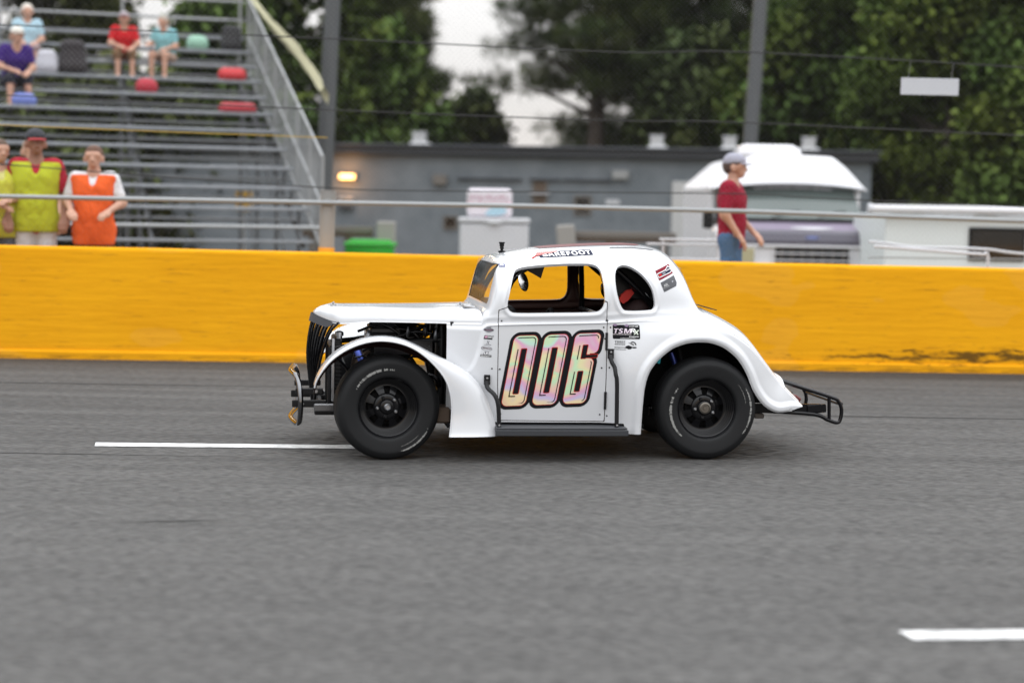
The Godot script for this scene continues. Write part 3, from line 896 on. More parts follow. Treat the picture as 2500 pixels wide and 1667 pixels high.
# ------------------------------------------------------------------ things standing between the wall and the clubhouse
func yard() -> void:
	var b := MB.new()
	# chest freezer with a drinks box on top
	var t := thing("chest_freezer", "tall plain white freezer cabinet under the printed drinks box", "freezer", Vector3(-0.30, -0.06, -16.3))
	b.box(Vector3(0, 0.64, 0), Vector3(1.04, 1.20, 0.72), 0.03); part(b, "cabinet", M.off_white, t)
	b = MB.new(); b.box(Vector3(0, 1.285, 0.0), Vector3(1.08, 0.07, 0.76), 0.025); part(b, "lid", M.off_white, t)
	b = MB.new(); b.box(Vector3(0.0, 1.25, 0.40), Vector3(0.20, 0.035, 0.03), 0.008); part(b, "handle", M.vent_metal, t)
	for q in [[-0.42, -0.28], [0.42, -0.28], [-0.42, 0.28], [0.42, 0.28]]:
		b = MB.new(); b.lathe([Vector2(0, 0), Vector2(0.03, 0), Vector2(0.03, 0.05), Vector2(0, 0.05)], 8, Transform3D(Basis(), Vector3(q[0], 0, q[1]))); part(b, "foot", M.black_matt, t)
	t = thing("drinks_box", "white printed box with a pink band standing on the white freezer", "box", Vector3(-0.38, 1.262, -16.3))
	b = MB.new(); b.box(Vector3(0, 0.22, 0), Vector3(0.68, 0.44, 0.5), 0.05); part(b, "carton", mat(Color(0.66, 0.62, 0.67), 0.55), t)
	b = MB.new(); b.box(Vector3(0, 0.205, 0.0), Vector3(0.685, 0.03, 0.505), 0.004); part(b, "band", mat(Color(0.55, 0.10, 0.20), 0.5), t)
	b = MB.new()
	for i in 9: b.box(Vector3(-0.27 + i * 0.066, 0.30 + 0.012 * sin(i * 2.1), 0.2535), Vector3(0.045, 0.05 + 0.02 * sin(i * 3.7), 0.004), 0.001)
	part(b, "lettering", mat(Color(0.50, 0.32, 0.40), 0.5), t)
	b = MB.new(); b.prism(smooth_loop([Vector2(-0.05, 0.04), Vector2(0.20, 0.05), Vector2(0.26, 0.13), Vector2(0.12, 0.17), Vector2(0.0, 0.13)], 5), 0.251, 0.2545); part(b, "splash_print", mat(Color(0.36, 0.55, 0.66), 0.5), t)
	# green wheeled bin
	t = thing("wheelie_bin", "bright green plastic bin behind the yellow wall", "bin", Vector3(-2.14, -0.06, -15.9))
	b = MB.new(); b.lathe([Vector2(0, 0.10), Vector2(0.40, 0.10), Vector2(0.50, 0.86), Vector2(0.47, 0.86), Vector2(0.38, 0.13)], 4, Transform3D(Basis(Vector3.UP, PI / 4), Vector3.ZERO)); part(b, "tub", M.green_plastic, t)
	b = MB.new(); b.box(Vector3(0, 0.90, 0), Vector3(0.74, 0.06, 0.72), 0.02); b.box(Vector3(0, 0.94, -0.02), Vector3(0.60, 0.05, 0.56), 0.02); part(b, "lid", M.green_plastic, t)
	for s in [-1, 1]:
		b = MB.new(); b.lathe([Vector2(0, -0.03), Vector2(0.09, -0.03), Vector2(0.09, 0.03), Vector2(0, 0.03)], 14, Transform3D(Basis(Vector3.BACK, PI / 2), Vector3(s * 0.3, 0.09, -0.3))); part(b, "wheel", M.black_matt, t)
	# two low timber barriers on pale posts
	for q in [[-2.02, [-3.1, 1.045], "weathered timber rail on a pale post left of the white freezer", 0.0], [0.72, [2.35, 1.04], "weathered timber rail on a pale leaning post right of the white freezer", 0.09]]:
		t = thing("timber_barrier", q[2], "barrier", Vector3(q[0], -0.06, -16.0), 0, "timber barriers in front of the clubhouse")
		b = MB.new(); b.box(Vector3(0.1, 0.62, 0), Vector3(0.28, 1.24, 0.2), 0.02, Basis(Vector3.BACK, q[3])); part(b, "post", M.post_pale, t)
		var e: float = q[1][0] - q[0]
		b = MB.new(); b.box(Vector3(e / 2 + 0.1 * signf(e), q[1][1] + 0.06, -0.13), Vector3(absf(e), 0.10, 0.05), 0.01); part(b, "rail", M.grey_wood, t)
		b = MB.new(); b.box(Vector3(e / 2 + 0.1 * signf(e), q[1][1] - 0.02, -0.15), Vector3(absf(e), 0.06, 0.05), 0.01); part(b, "rail", M.brown_wood, t)
		for u in [0.45, 0.95]:
			b = MB.new(); b.box(Vector3(e * u, 0.5, -0.2), Vector3(0.12, 1.0, 0.08), 0.01); part(b, "stake", M.grey_wood, t)
	# bent pipe rails right, beyond the wall
	t = thing("pipe_barrier", "pale bent steel pipe rails above the wall in front of the low camper", "barrier", Vector3(4.3, 0.28, -7.3))
	b = MB.new(); b.tube(smooth_path([Vector3(-0.75, 0.88, 0), Vector3(-0.60, 0.87, 0), Vector3(-0.3, 0.835, 0), Vector3(0.10, 0.835, 0), Vector3(0.45, 0.825, 0), Vector3(0.85, 0.785, 0), Vector3(2.4, 0.70, 0)], 6), 0.014, 8); part(b, "pipe", M.off_white, t)
	b = MB.new(); b.tube(smooth_path([Vector3(-0.72, 0.835, 0.1), Vector3(-0.60, 0.83, 0.1), Vector3(0.2, 0.785, 0.1), Vector3(0.36, 0.775, 0.1), Vector3(0.42, 0.72, 0.1), Vector3(0.42, 0.0, 0.1)], 6), 0.017, 8); part(b, "pipe", M.off_white, t)
	b = MB.new(); b.tube([Vector3(-0.75, 0.725, 0.0), Vector3(2.4, 0.745, 0.0)], 0.008, 6); part(b, "pipe", M.galvanised, t)
	for x in [0.9, 2.2]:
		b = MB.new(); b.tube([Vector3(x, 0, 0.03), Vector3(x, 0.775 if x < 1 else 0.70, 0.03)], 0.02, 8); part(b, "post", M.galvanised, t)
	t = thing("pipe_barrier", "short white pipe rails above the wall left of the man in red shirt", "barrier", Vector3(1.9, 0.28, -7.6))
	for q in [[-0.42, 0.25, 0.86], [-0.55, 0.2, 0.81], [-0.60, 0.2, 0.66]]:
		b = MB.new(); b.tube([Vector3(q[0], q[2], 0), Vector3(q[1], q[2], 0)], 0.012, 8); part(b, "pipe", M.off_white, t)
	for x in [-0.38, 0.18]:
		b = MB.new(); b.tube([Vector3(x, 0, -0.015), Vector3(x, 0.87, -0.015)], 0.014, 8); part(b, "post", M.off_white, t)
	# small white board on the fence
	t = thing("sign_board", "small blank white board hung high on the catch fence at right", "sign", WALL_AT + Vector3(3.82, 2.62, -0.48), deg_to_rad(WALL_TURN))
	b = MB.new(); b.box(Vector3(0, 0, 0), Vector3(0.54, 0.155, 0.012), 0.003); part(b, "board", M.off_white, t)
	for s in [-1, 1]:
		b = MB.new(); b.tube([Vector3(s * 0.2, 0.07, -0.012), Vector3(s * 0.2, 0.22, 0.05)], 0.003, 5); part(b, "hanger", M.galvanised, t)
	# yellow sign seen under the stand
	t = thing("notice_board", "small yellow board standing in the shade under the bleachers", "sign", Vector3(-4.25, -0.06, -17.2))
	b = MB.new(); b.box(Vector3(0, 1.5, 0), Vector3(0.26, 0.30, 0.03), 0.004); part(b, "board", mat(Color(0.45, 0.26, 0.02), 0.6), t)
	b = MB.new(); b.tube([Vector3(0, 0, -0.03), Vector3(0, 1.6, -0.03)], 0.02, 8); part(b, "stake", M.galvanised, t)

# loft through rings of equal size; flat normals unless smooth
func loft(b: MB, rings: Array, closed := true) -> void:
	for i in rings.size() - 1:
		var m: int = rings[i].size()
		var mid := Vector3.ZERO
		for p in rings[i] + rings[i + 1]: mid += p
		mid /= 2.0 * m
		for k in (m if closed else m - 1):
			var a: Vector3 = rings[i][k]; var c: Vector3 = rings[i][(k + 1) % m]; var d: Vector3 = rings[i + 1][(k + 1) % m]; var e: Vector3 = rings[i + 1][k]
			b.quad(a, c, d, e, (a + c + d + e) / 4.0 - mid)

func cap_ring(b: MB, ring: Array, towards: Vector3) -> void:
	var mid := Vector3.ZERO
	for p in ring: mid += p
	mid /= ring.size()
	for k in ring.size(): b.flat(mid, ring[k], ring[(k + 1) % ring.size()], towards)

# rounded rectangle ring in the x-y plane at z
func rrect(w: float, y0: float, y1: float, r: float, z: float, x := 0.0, per := 4) -> Array:
	var out := []
	for c in [[1, 1, 0], [-1, 1, 1], [-1, -1, 2], [1, -1, 3]]:
		for k in per + 1:
			var a: float = PI / 2 * (c[2] + float(k) / per)
			out.append(Vector3(x + c[0] * (w - r) + r * cos(a), (y1 - r if c[1] > 0 else y0 + r) + r * sin(a), z))
	return out

func motorhome() -> void:
	var t := thing("motorhome", "white high roofed motorhome with purple bonnet parked facing the track", "motorhome", Vector3(3.95, -0.06, -13.6))
	var b := MB.new()
	# cab: fenders and lower front
	loft(b, [rrect(1.10, 0.45, 1.02, 0.06, 0.0), rrect(1.12, 0.45, 1.06, 0.06, -0.12), rrect(1.12, 0.45, 1.26, 0.10, -0.75), rrect(1.12, 0.45, 1.30, 0.10, -1.2)])
	cap_ring(b, rrect(1.10, 0.45, 1.02, 0.06, 0.0), Vector3.BACK)
	part(b, "cab", M.rv_white, t)
	# bonnet lies on the cab, dark nose and lilac upper part
	b = MB.new()
	loft(b, [rrect(1.05, 1.02, 1.10, 0.03, 0.02), rrect(1.07, 1.04, 1.21, 0.06, -0.05), rrect(1.07, 1.06, 1.25, 0.06, -0.14)]); cap_ring(b, rrect(1.05, 1.02, 1.10, 0.03, 0.02), Vector3.BACK)
	var hood := part(b, "bonnet", M.rv_purple, t, "dark purple bonnet nose")
	b = MB.new(); loft(b, [rrect(1.06, 1.08, 1.252, 0.06, -0.14), rrect(1.05, 1.1, 1.36, 0.07, -0.72)]); part(b, "bonnet_top", M.rv_lilac, hood)
	b = MB.new(); b.prism(smooth_loop([Vector2(-0.30, 0.0), Vector2(0.0, -0.07), Vector2(0.30, 0.0), Vector2(0.12, 0.05), Vector2(-0.12, 0.05)], 5), 0.0, 0.006, Transform3D(Basis(Vector3.RIGHT, -1.35), Vector3(0.15, 1.275, -0.22))); part(b, "emblem", M.rv_white, hood)
	b = MB.new(); b.prism(smooth_loop([Vector2(-0.10, 0), Vector2(0, -0.025), Vector2(0.10, 0), Vector2(0, 0.025)], 5), 0.0, 0.008, Transform3D(Basis(), Vector3(0.12, 1.155, 0.0))); part(b, "badge", mat(Color(0.16, 0.20, 0.42), 0.3), hood)
	b = MB.new(); b.box(Vector3(0, 1.035, 0.035), Vector3(2.12, 0.03, 0.03), 0.008); part(b, "front_trim", M.rv_white, t)
	# grille
	b = MB.new(); b.box(Vector3(0.12, 0.84, 0.02), Vector3(1.0, 0.34, 0.05), 0.01); var gr := part(b, "grille", M.black_matt, t)
	for y in [0.935, 0.84]:
		b = MB.new(); b.box(Vector3(0.12, y, 0.05), Vector3(1.10, 0.016, 0.03), 0.005); part(b, "grille_bar", M.rv_white, gr)
	for i in 7:
		b = MB.new(); b.box(Vector3(-0.30 + i * 0.14, 0.86, 0.048), Vector3(0.016, 0.26, 0.012), 0.003); part(b, "grille_slat", M.grey_wood, gr)
	for s in [-0.80, 0.95]:
		b = MB.new(); b.box(Vector3(s, 0.90, 0.025), Vector3(0.26, 0.20, 0.05), 0.02)
		var hl := part(b, "headlight", mat(Color(0.36, 0.34, 0.22), 0.15), t)
		b = MB.new(); b.box(Vector3(s, 0.90, 0.018), Vector3(0.31, 0.25, 0.04), 0.02); part(b, "surround", M.rv_white, hl)
	b = MB.new(); b.box(Vector3(0, 0.58, 0.08), Vector3(2.2, 0.20, 0.16), 0.03); part(b, "bumper", M.chrome, t)
	# windscreen block and cowl
	b = MB.new(); b.box(Vector3(0, 1.37, -0.78), Vector3(2.0, 0.05, 0.24), 0.02, Basis(Vector3.RIGHT, -0.1)); part(b, "cowl", M.black_matt, t)
	b = MB.new()
	var base := []; var topp := []
	for i in 9:
		var a := -1.0 + i / 4.0
		base.append(Vector3(a * 0.98, 1.38, -0.74 - 0.16 * a * a)); topp.append(Vector3(a * 0.90, 1.90 - 0.05 * a * a, -1.16 - 0.14 * a * a))
	for i in 8:
		b.quad(base[i], base[i + 1], topp[i + 1], topp[i], Vector3(0, 0.4, 1))
	var ws := part(b, "windscreen", mat(Color(0.10, 0.125, 0.12), 0.06), t)
	b = MB.new()
	var rl := RandomNumberGenerator.new(); rl.seed = 3
	for i in 22:
		var a := -0.56 + i * 0.055
		b.box(Vector3(a * 0.92, 1.845 - 0.05 * a * a, -1.085 - 0.13 * a * a), Vector3(0.036, rl.randf_range(0.03, 0.055), 0.006), 0.001, Basis(Vector3.RIGHT, -0.68))
	part(b, "banner_lettering", M.off_white, ws)
	for s in [-0.35, 0.30]:
		b = MB.new(); b.tube([Vector3(s, 1.40, -0.74), Vector3(s + 0.25, 1.50, -0.80), Vector3(s + 0.42, 1.52, -0.83)], 0.008, 5); part(b, "wiper", M.black_matt, ws)
	for s in [-1, 1]:
		b = MB.new(); b.quad(Vector3(s * 0.98, 1.38, -0.90), Vector3(s * 1.06, 1.30, -1.8), Vector3(s * 0.99, 1.85, -1.8), Vector3(s * 0.90, 1.85, -1.30), Vector3(s, 0.2, 0)); part(b, "side_window", M.dark_glass, t)
		b = MB.new(); b.box(Vector3(s * 1.20, 1.36, -1.0), Vector3(0.14, 0.24, 0.08), 0.02); b.tube([Vector3(s * 1.02, 1.36, -1.02), Vector3(s * 1.18, 1.36, -1.02)], 0.015, 6); part(b, "mirror", M.black_matt, t)
		b = MB.new(); b.lathe([Vector2(0, -0.11), Vector2(0.30, -0.11), Vector2(0.36, -0.08), Vector2(0.36, 0.08), Vector2(0.30, 0.11), Vector2(0, 0.11)], 20, Transform3D(Basis(Vector3.BACK, PI / 2), Vector3(s * 0.98, 0.36, -0.85))); part(b, "wheel", M.rubber, t)
		b = MB.new(); b.lathe([Vector2(0, -0.11), Vector2(0.30, -0.11), Vector2(0.36, -0.08), Vector2(0.36, 0.08), Vector2(0.30, 0.11), Vector2(0, 0.11)], 20, Transform3D(Basis(Vector3.BACK, PI / 2), Vector3(s * 0.98, 0.36, -4.6))); part(b, "wheel", M.rubber, t)
	# high roof cap over the cab and the living box
	b = MB.new()
	var rings := []
	for q in [[1.02, 1.90, 1.0], [1.12, 1.87, 0.55], [1.02, 1.98, 0.45], [0.83, 2.15, 0.25], [0.68, 2.28, 0.08], [0.62, 2.315, 0.0]]:
		var rg := []
		for k in 13:
			var a := -1.0 + k / 6.0
			rg.append(Vector3(a * q[0], q[1] - (0.06 * a * a if q[1] < 2.0 else 0.015 * a * a), -1.35 + q[2] * 0.42 - 0.20 * a * a))
		for e in [[1, -5.6], [-1, -5.6]]: rg.append(Vector3(e[0] * q[0], q[1] - 0.02, e[1]))
		rings.append(rg)
	loft(b, rings); cap_ring(b, rings[5], Vector3.UP)
	part(b, "roof_cap", M.rv_white, t)
	b = MB.new(); b.box(Vector3(0, 1.15, -3.7), Vector3(2.22, 1.5, 3.9), 0.06); part(b, "living_box", M.rv_white, t)
	b = MB.new()
	loft(b, [rrect(0.46, 2.30, 2.34, 0.015, -1.5, -0.27), rrect(0.44, 2.30, 2.42, 0.03, -1.55, -0.27), rrect(0.38, 2.30, 2.47, 0.05, -1.7, -0.27), rrect(0.38, 2.30, 2.47, 0.05, -2.2, -0.27), rrect(0.44, 2.30, 2.36, 0.02, -2.35, -0.27)]); cap_ring(b, rrect(0.46, 2.30, 2.34, 0.015, -1.5, -0.27), Vector3.BACK)
	part(b, "air_conditioner", M.rv_white, t)

func camper() -> void:
	var t := thing("camper_trailer", "low white camper trailer with a rolled awning at the right edge", "trailer", Vector3(4.72, -0.06, -12.0))
	var b := MB.new()
	loft(b, [rrect(2.3, 0.35, 1.50, 0.07, 0.0, 2.3), rrect(2.3, 0.35, 1.50, 0.07, -2.1, 2.3)]); cap_ring(b, rrect(2.3, 0.35, 1.50, 0.07, 0.0, 2.3), Vector3.BACK); cap_ring(b, rrect(2.3, 0.35, 1.50, 0.07, -2.1, 2.3), Vector3.FORWARD)
	part(b, "body", mat(Color(0.62, 0.66, 0.66), 0.4), t)
	b = MB.new(); b.tube([Vector3(-0.2, 1.56, 0.10), Vector3(4.7, 1.57, 0.10)], 0.055, 14); var aw := part(b, "awning_roll", M.rv_white, t)
	b = MB.new(); b.box(Vector3(2.25, 1.475, 0.03), Vector3(4.6, 0.035, 0.05), 0.01); part(b, "rail", M.vent_metal, aw)
	b = MB.new(); b.lathe([Vector2(0, 0), Vector2(0.068, 0), Vector2(0.068, 0.05), Vector2(0, 0.05)], 12, Transform3D(Basis(Vector3.BACK, PI / 2), Vector3(-0.2, 1.56, 0.10))); part(b, "end_cap", M.off_white, aw)
	b = MB.new(); b.box(Vector3(1.42, 1.14, 0.012), Vector3(0.66, 0.36, 0.025), 0.02); var w := part(b, "window", M.dark_glass, t)
	b = MB.new()
	for s in [-1, 1]:
		b.box(Vector3(1.42 + s * 0.345, 1.14, 0.014), Vector3(0.03, 0.42, 0.04), 0.008); b.box(Vector3(1.42, 1.14 + s * 0.195, 0.015), Vector3(0.66, 0.03, 0.044), 0.008)
	part(b, "frame", M.black_matt, w)
	for q in [[0.98, 0.55], [2.0, 0.6]]:
		b = MB.new(); loft(b, [rrect(q[1] * 0.5, 1.49, 1.60, 0.03, -0.5, q[0]), rrect(q[1] * 0.5, 1.49, 1.60, 0.03, -1.0, q[0])]); cap_ring(b, rrect(q[1] * 0.5, 1.49, 1.60, 0.03, -0.5, q[0]), Vector3.BACK); part(b, "roof_vent", M.off_white, t)
	for x in [1.9, 2.75]:
		b = MB.new(); b.lathe([Vector2(0, -0.08), Vector2(0.26, -0.08), Vector2(0.30, -0.05), Vector2(0.30, 0.05), Vector2(0.26, 0.08), Vector2(0, 0.08)], 18, Transform3D(Basis(Vector3.RIGHT, PI / 2), Vector3(x, 0.30, -0.12))); part(b, "wheel", M.rubber, t)
	b = MB.new(); b.box(Vector3(0.05, 0.18, -0.3), Vector3(0.08, 0.36, 0.08), 0.01); b.box(Vector3(4.5, 0.18, -0.3), Vector3(0.08, 0.36, 0.08), 0.01); part(b, "jack_stand", M.galvanised, t)

# ------------------------------------------------------------------ race car: a body of cross-sections along x (nose at -x, driver's side at +z)
var T_TOP := PackedVector2Array([Vector2(0.345, 0.778), Vector2(0.535, 0.781), Vector2(0.553, 0.835), Vector2(0.566, 0.853), Vector2(0.576, 0.868), Vector2(0.604, 0.99), Vector2(0.628, 1.095), Vector2(0.640, 1.122), Vector2(0.662, 1.146), Vector2(0.70, 1.163), Vector2(0.757, 1.175), Vector2(0.902, 1.198), Vector2(1.085, 1.217), Vector2(1.314, 1.231), Vector2(1.453, 1.235), Vector2(1.546, 1.231), Vector2(1.639, 1.214), Vector2(1.696, 1.188), Vector2(1.744, 1.143), Vector2(1.773, 1.098), Vector2(1.823, 0.961), Vector2(1.848, 0.902), Vector2(1.875, 0.876), Vector2(1.91, 0.864), Vector2(2.01, 0.818), Vector2(2.104, 0.765), Vector2(2.17, 0.703), Vector2(2.237, 0.622), Vector2(2.295, 0.551), Vector2(2.352, 0.483), Vector2(2.385, 0.442), Vector2(2.468, 0.348)])
var T_BELT := PackedVector2Array([Vector2(0.345, 0.755), Vector2(0.535, 0.757), Vector2(0.57, 0.776), Vector2(0.63, 0.782), Vector2(1.25, 0.802), Vector2(1.5, 0.818), Vector2(1.8, 0.812), Vector2(1.95, 0.765), Vector2(2.1, 0.675), Vector2(2.25, 0.52), Vector2(2.385, 0.385), Vector2(2.47, 0.315)])
var T_LOW := PackedVector2Array([Vector2(0.345, 0.545), Vector2(0.45, 0.585), Vector2(0.55, 0.625), Vector2(0.64, 0.652), Vector2(1.0, 0.664), Vector2(1.4, 0.660), Vector2(1.8, 0.635), Vector2(2.1, 0.60), Vector2(2.3, 0.55), Vector2(2.47, 0.46)])
var T_UP := PackedVector2Array([Vector2(0.345, 0.53), Vector2(0.55, 0.60), Vector2(0.64, 0.635), Vector2(1.0, 0.652), Vector2(1.35, 0.642), Vector2(1.55, 0.60), Vector2(1.72, 0.53), Vector2(1.85, 0.50), Vector2(2.1, 0.50), Vector2(2.47, 0.40)])
var T_SILL := PackedVector2Array([Vector2(0.345, 0.215), Vector2(1.355, 0.215), Vector2(1.375, 0.157), Vector2(2.36, 0.157), Vector2(2.39, 0.28), Vector2(2.47, 0.30)])
var T_N := PackedVector2Array([Vector2(0.345, 7.0), Vector2(0.54, 7.0), Vector2(0.60, 4.0), Vector2(0.75, 3.0), Vector2(1.55, 2.8), Vector2(1.85, 2.5), Vector2(2.47, 2.3)])
var ARCH := PackedVector2Array()
var SIDE_WIN := PackedVector2Array()
var QUARTER_WIN := PackedVector2Array()
var DOOR := PackedVector2Array([Vector2(0.631, 0.855), Vector2(0.690, 0.876), Vector2(0.80, 0.93), Vector2(1.20, 0.93), Vector2(1.228, 0.914), Vector2(1.257, 0.912), Vector2(1.256, 0.791), Vector2(1.254, 0.448), Vector2(1.251, 0.222), Vector2(0.638, 0.225), Vector2(0.629, 0.445), Vector2(0.628, 0.776)])

func ss(a: float, b: float, x: float) -> float: return smoothstep(a, b, x)

func side_detail(x: float, y: float) -> float:
	var p := Vector2(x, y)
	var z := 0.0
	var yb := tab(T_BELT, x)
	z += 0.0075 * (exp(-pow((y - yb + 0.010) / 0.0055, 2)) + 0.45 * exp(-pow((y - yb - 0.030) / 0.012, 2))) * ss(0.535, 0.56, x) * (1.0 - ss(1.75, 2.0, x))
	if x > 0.60 and x < 1.33 and y > 0.80 and y < 1.20: z += 0.007 * exp(-pow((poly_dist(SIDE_WIN, p) - 0.020) / 0.010, 2))
	if x > 1.24 and x < 1.62 and y > 0.80 and y < 1.18: z += 0.007 * exp(-pow((poly_dist(QUARTER_WIN, p) - 0.020) / 0.010, 2))
	if x > 1.15 and y < 0.95:
		var d := poly_dist(ARCH, p)
		var f := (1.0 - ss(0.72, 0.92, y))
		z += (0.075 * (1.0 - ss(0.02, 0.34, d)) + 0.020 * (1.0 - ss(0.030, 0.062, d)) - 0.014 * pow(1.0 - clampf(d / 0.014, 0, 1), 2)) * f * ss(1.15, 1.36, x)
	# a shallow step where the cowl panel meets the cabin side
	if x < 0.62: z -= 0.010 * (1.0 - ss(0.0, 0.03, x - 0.44 - 0.10 * sqrt(maxf(0.0, (y - 0.5) / 0.28)))) * ss(0.45, 0.55, y)
	return z

func lower_z(x: float, y: float) -> float:
	var yb := tab(T_BELT, x)
	var t := clampf((yb - y) / 0.6, 0, 1)
	return tab(T_LOW, x) - 0.012 * t * t + 0.006 * sin(t * PI)

func side_z(x: float, y: float) -> float:
	var yb := tab(T_BELT, x)
	if y < yb - 0.02: return lower_z(x, y) + side_detail(x, y)
	var wu := tab(T_UP, x)
	var h := tab(T_TOP, x) - yb
	var k := tab(T_N, x)
	if y < yb: return lerpf(tab(T_LOW, x), wu, (y - yb + 0.02) / 0.02) + side_detail(x, y)
	return wu * pow(maxf(0.0, 1.0 - pow(clampf((y - yb) / h, 0, 1), k)), 1.0 / k) + side_detail(x, y) * (1.0 - ss(0.80, 0.97, (y - yb) / h))

func on_side(x: float, y: float, off: float) -> Vector3:
	var e := 0.004
	var z := side_z(x, y)
	var n := Vector3(-(side_z(x + e, y) - side_z(x - e, y)) / (2 * e), -(side_z(x, y + e) - side_z(x, y - e)) / (2 * e), 1).normalized()
	return Vector3(x, y, z) + n * off

func race_car() -> void:
	ARCH = PackedVector2Array(smooth_path([Vector2(1.454, 0.157), Vector2(1.459, 0.285), Vector2(1.467, 0.414), Vector2(1.492, 0.510), Vector2(1.543, 0.583), Vector2(1.611, 0.640), Vector2(1.650, 0.661), Vector2(1.697, 0.677), Vector2(1.745, 0.686), Vector2(1.793, 0.688), Vector2(1.838, 0.686), Vector2(1.881, 0.677), Vector2(1.923, 0.662), Vector2(1.961, 0.640), Vector2(2.024, 0.587), Vector2(2.080, 0.503), Vector2(2.118, 0.417), Vector2(2.165, 0.348), Vector2(2.219, 0.300), Vector2(2.291, 0.272), Vector2(2.380, 0.277)], 3) + [Vector2(2.44, 0.27), Vector2(2.44, -0.5), Vector2(1.454, -0.5)])
	SIDE_WIN = smooth_loop([Vector2(0.681, 0.882), Vector2(0.690, 0.938), Vector2(0.721, 1.052), Vector2(0.757, 1.090), Vector2(0.86, 1.108), Vector2(0.990, 1.119), Vector2(1.100, 1.123), Vector2(1.185, 1.120), Vector2(1.224, 1.093), Vector2(1.236, 1.03), Vector2(1.242, 0.957), Vector2(1.239, 0.900), Vector2(1.213, 0.862), Vector2(1.152, 0.851), Vector2(0.95, 0.846), Vector2(0.745, 0.842), Vector2(0.697, 0.851)], 4)
	QUARTER_WIN = smooth_loop([Vector2(1.309, 1.044), Vector2(1.325, 1.098), Vector2(1.364, 1.118), Vector2(1.417, 1.106), Vector2(1.480, 1.059), Vector2(1.530, 0.987), Vector2(1.547, 0.908), Vector2(1.538, 0.876), Vector2(1.503, 0.864), Vector2(1.388, 0.861), Vector2(1.346, 0.876), Vector2(1.317, 0.955)], 5)
	var car := thing("race_car", "white vintage coupe racing car with pastel number 006 on its door", "race car", CAR_AT, deg_to_rad(CAR_TURN))
	# ---- shell grid
	var xs := []
	var x := 0.345
	while x < 2.4685:
		xs.append(x)
		x += 0.0032 if (x > 0.53 and x < 0.70) or (x > 1.70 and x < 1.90) else 0.008
	xs.append(2.468)
	var nl := 62; var ns := 12; var nu := 64
	var nx := xs.size(); var ny := nl + ns + nu
	var P := PackedVector3Array(); P.resize(nx * ny)
	for i in nx:
		x = xs[i]
		var yb := tab(T_BELT, x); var yt := tab(T_TOP, x); var y0 := tab(T_SILL, x)
		var wl := tab(T_LOW, x); var wu := minf(tab(T_UP, x), wl - 0.004); var k := tab(T_N, x)
		for j in ny:
			var q: Vector3
			if j < nl:
				var y := lerpf(y0, yb - 0.02, float(j) / (nl - 1))
				q = Vector3(x, y, lower_z(x, y) + side_detail(x, y))
			elif j < nl + ns:
				var a := PI / 2 * (j - nl + 1) / float(ns)
				var y := yb - 0.02 + 0.02 * sin(a)
				q = Vector3(x, y, wl + (wu - wl) * (1.0 - cos(a)) + side_detail(x, y))
			else:
				var s := float(j - nl - ns + 1) / nu
				var a := PI / 2 * pow(s, 1.5)
				var y := yb + (yt - yb) * pow(sin(a), 2.0 / k)
				q = Vector3(x, y, wu * pow(maxf(cos(a), 0.0), 2.0 / k) + side_detail(x, y) * (1.0 - ss(0.80, 0.97, (y - yb) / (yt - yb))))
				if j == ny - 1: q.z = 0.0
			P[j * nx + i] = q
	var N := PackedVector3Array(); N.resize(nx * ny)
	for j in ny:
		for i in nx:
			var du := P[j * nx + mini(i + 1, nx - 1)] - P[j * nx + maxi(i - 1, 0)]
			var dv := P[mini(j + 1, ny - 1) * nx + i] - P[maxi(j - 1, 0) * nx + i]
			if j == ny - 1: dv = Vector3(0, 0, -1) * maxf(dv.length(), 1e-4)
			N[j * nx + i] = du.cross(dv).normalized()
	var F := PackedFloat32Array(); F.resize(nx * ny)
	var FD := PackedFloat32Array(); FD.resize(nx * ny)
	var FL := PackedFloat32Array(); FL.resize(nx * ny)
	for q in nx * ny:
		var p := P[q]
		var v := Vector2(p.x, p.y)
		var f := 1.0
		if p.x > 1.40 and p.y < 0.75: f = minf(f, poly_dist(ARCH, v))
		if p.z > 0.25:
			if p.x > 0.66 and p.x < 1.27 and p.y > 0.82 and p.y < 1.15: f = minf(f, poly_dist(SIDE_WIN, v))
			if p.x > 1.28 and p.x < 1.58 and p.y > 0.83 and p.y < 1.15: f = minf(f, poly_dist(QUARTER_WIN, v))
		if p.x < 0.70 and p.y > 0.84:
			var g := Vector2(absf(p.z) - (0.475 - 0.12 * (p.y - 0.885)), absf(p.y - 0.997) - 0.085)
			f = minf(f, Vector2(maxf(g.x + 0.03, 0), maxf(g.y, 0)).length() + minf(maxf(g.x + 0.03, g.y), 0) - 0.03)
		if p.x > 1.72 and p.x < 1.88:
			var g := Vector2(absf(p.z) - 0.26, absf(p.y - 1.01) - 0.05)
			f = minf(f, Vector2(maxf(g.x, 0), maxf(g.y, 0)).length() + minf(maxf(g.x, g.y), 0) - 0.03)
		FL[q] = minf(f, minf((p.x - 0.57) , minf(1.95 - p.x, (p.y - 0.19))))
		var dd := 1.0
		if p.x > 0.60 and p.x < 1.29 and p.y < 0.96 and p.z > 0.3: dd = poly_dist(DOOR, v)
		F[q] = minf(f, dd - 0.0022)
		FD[q] = minf(f, -dd - 0.0022)
	var b := MB.new()
	b.sheet(P, N, F, nx, ny)
	mirror_into(b)
	part(b, "body_shell", M.white_paint, car)
	b = MB.new(); b.sheet(P, N, FD, nx, ny)
	var door := part(b, "door", M.white_paint, car)
	b = MB.new(); b.sheet(P, N, FD, nx, ny); mirror_only(b)
	part(b, "door", M.white_paint, car)
	# inner skin, dark red brown, seen through the windows
	var PI2 := PackedVector3Array(); var NI := PackedVector3Array()
	for q in nx * ny: PI2.push_back(P[q] - N[q] * 0.013); NI.push_back(-N[q])
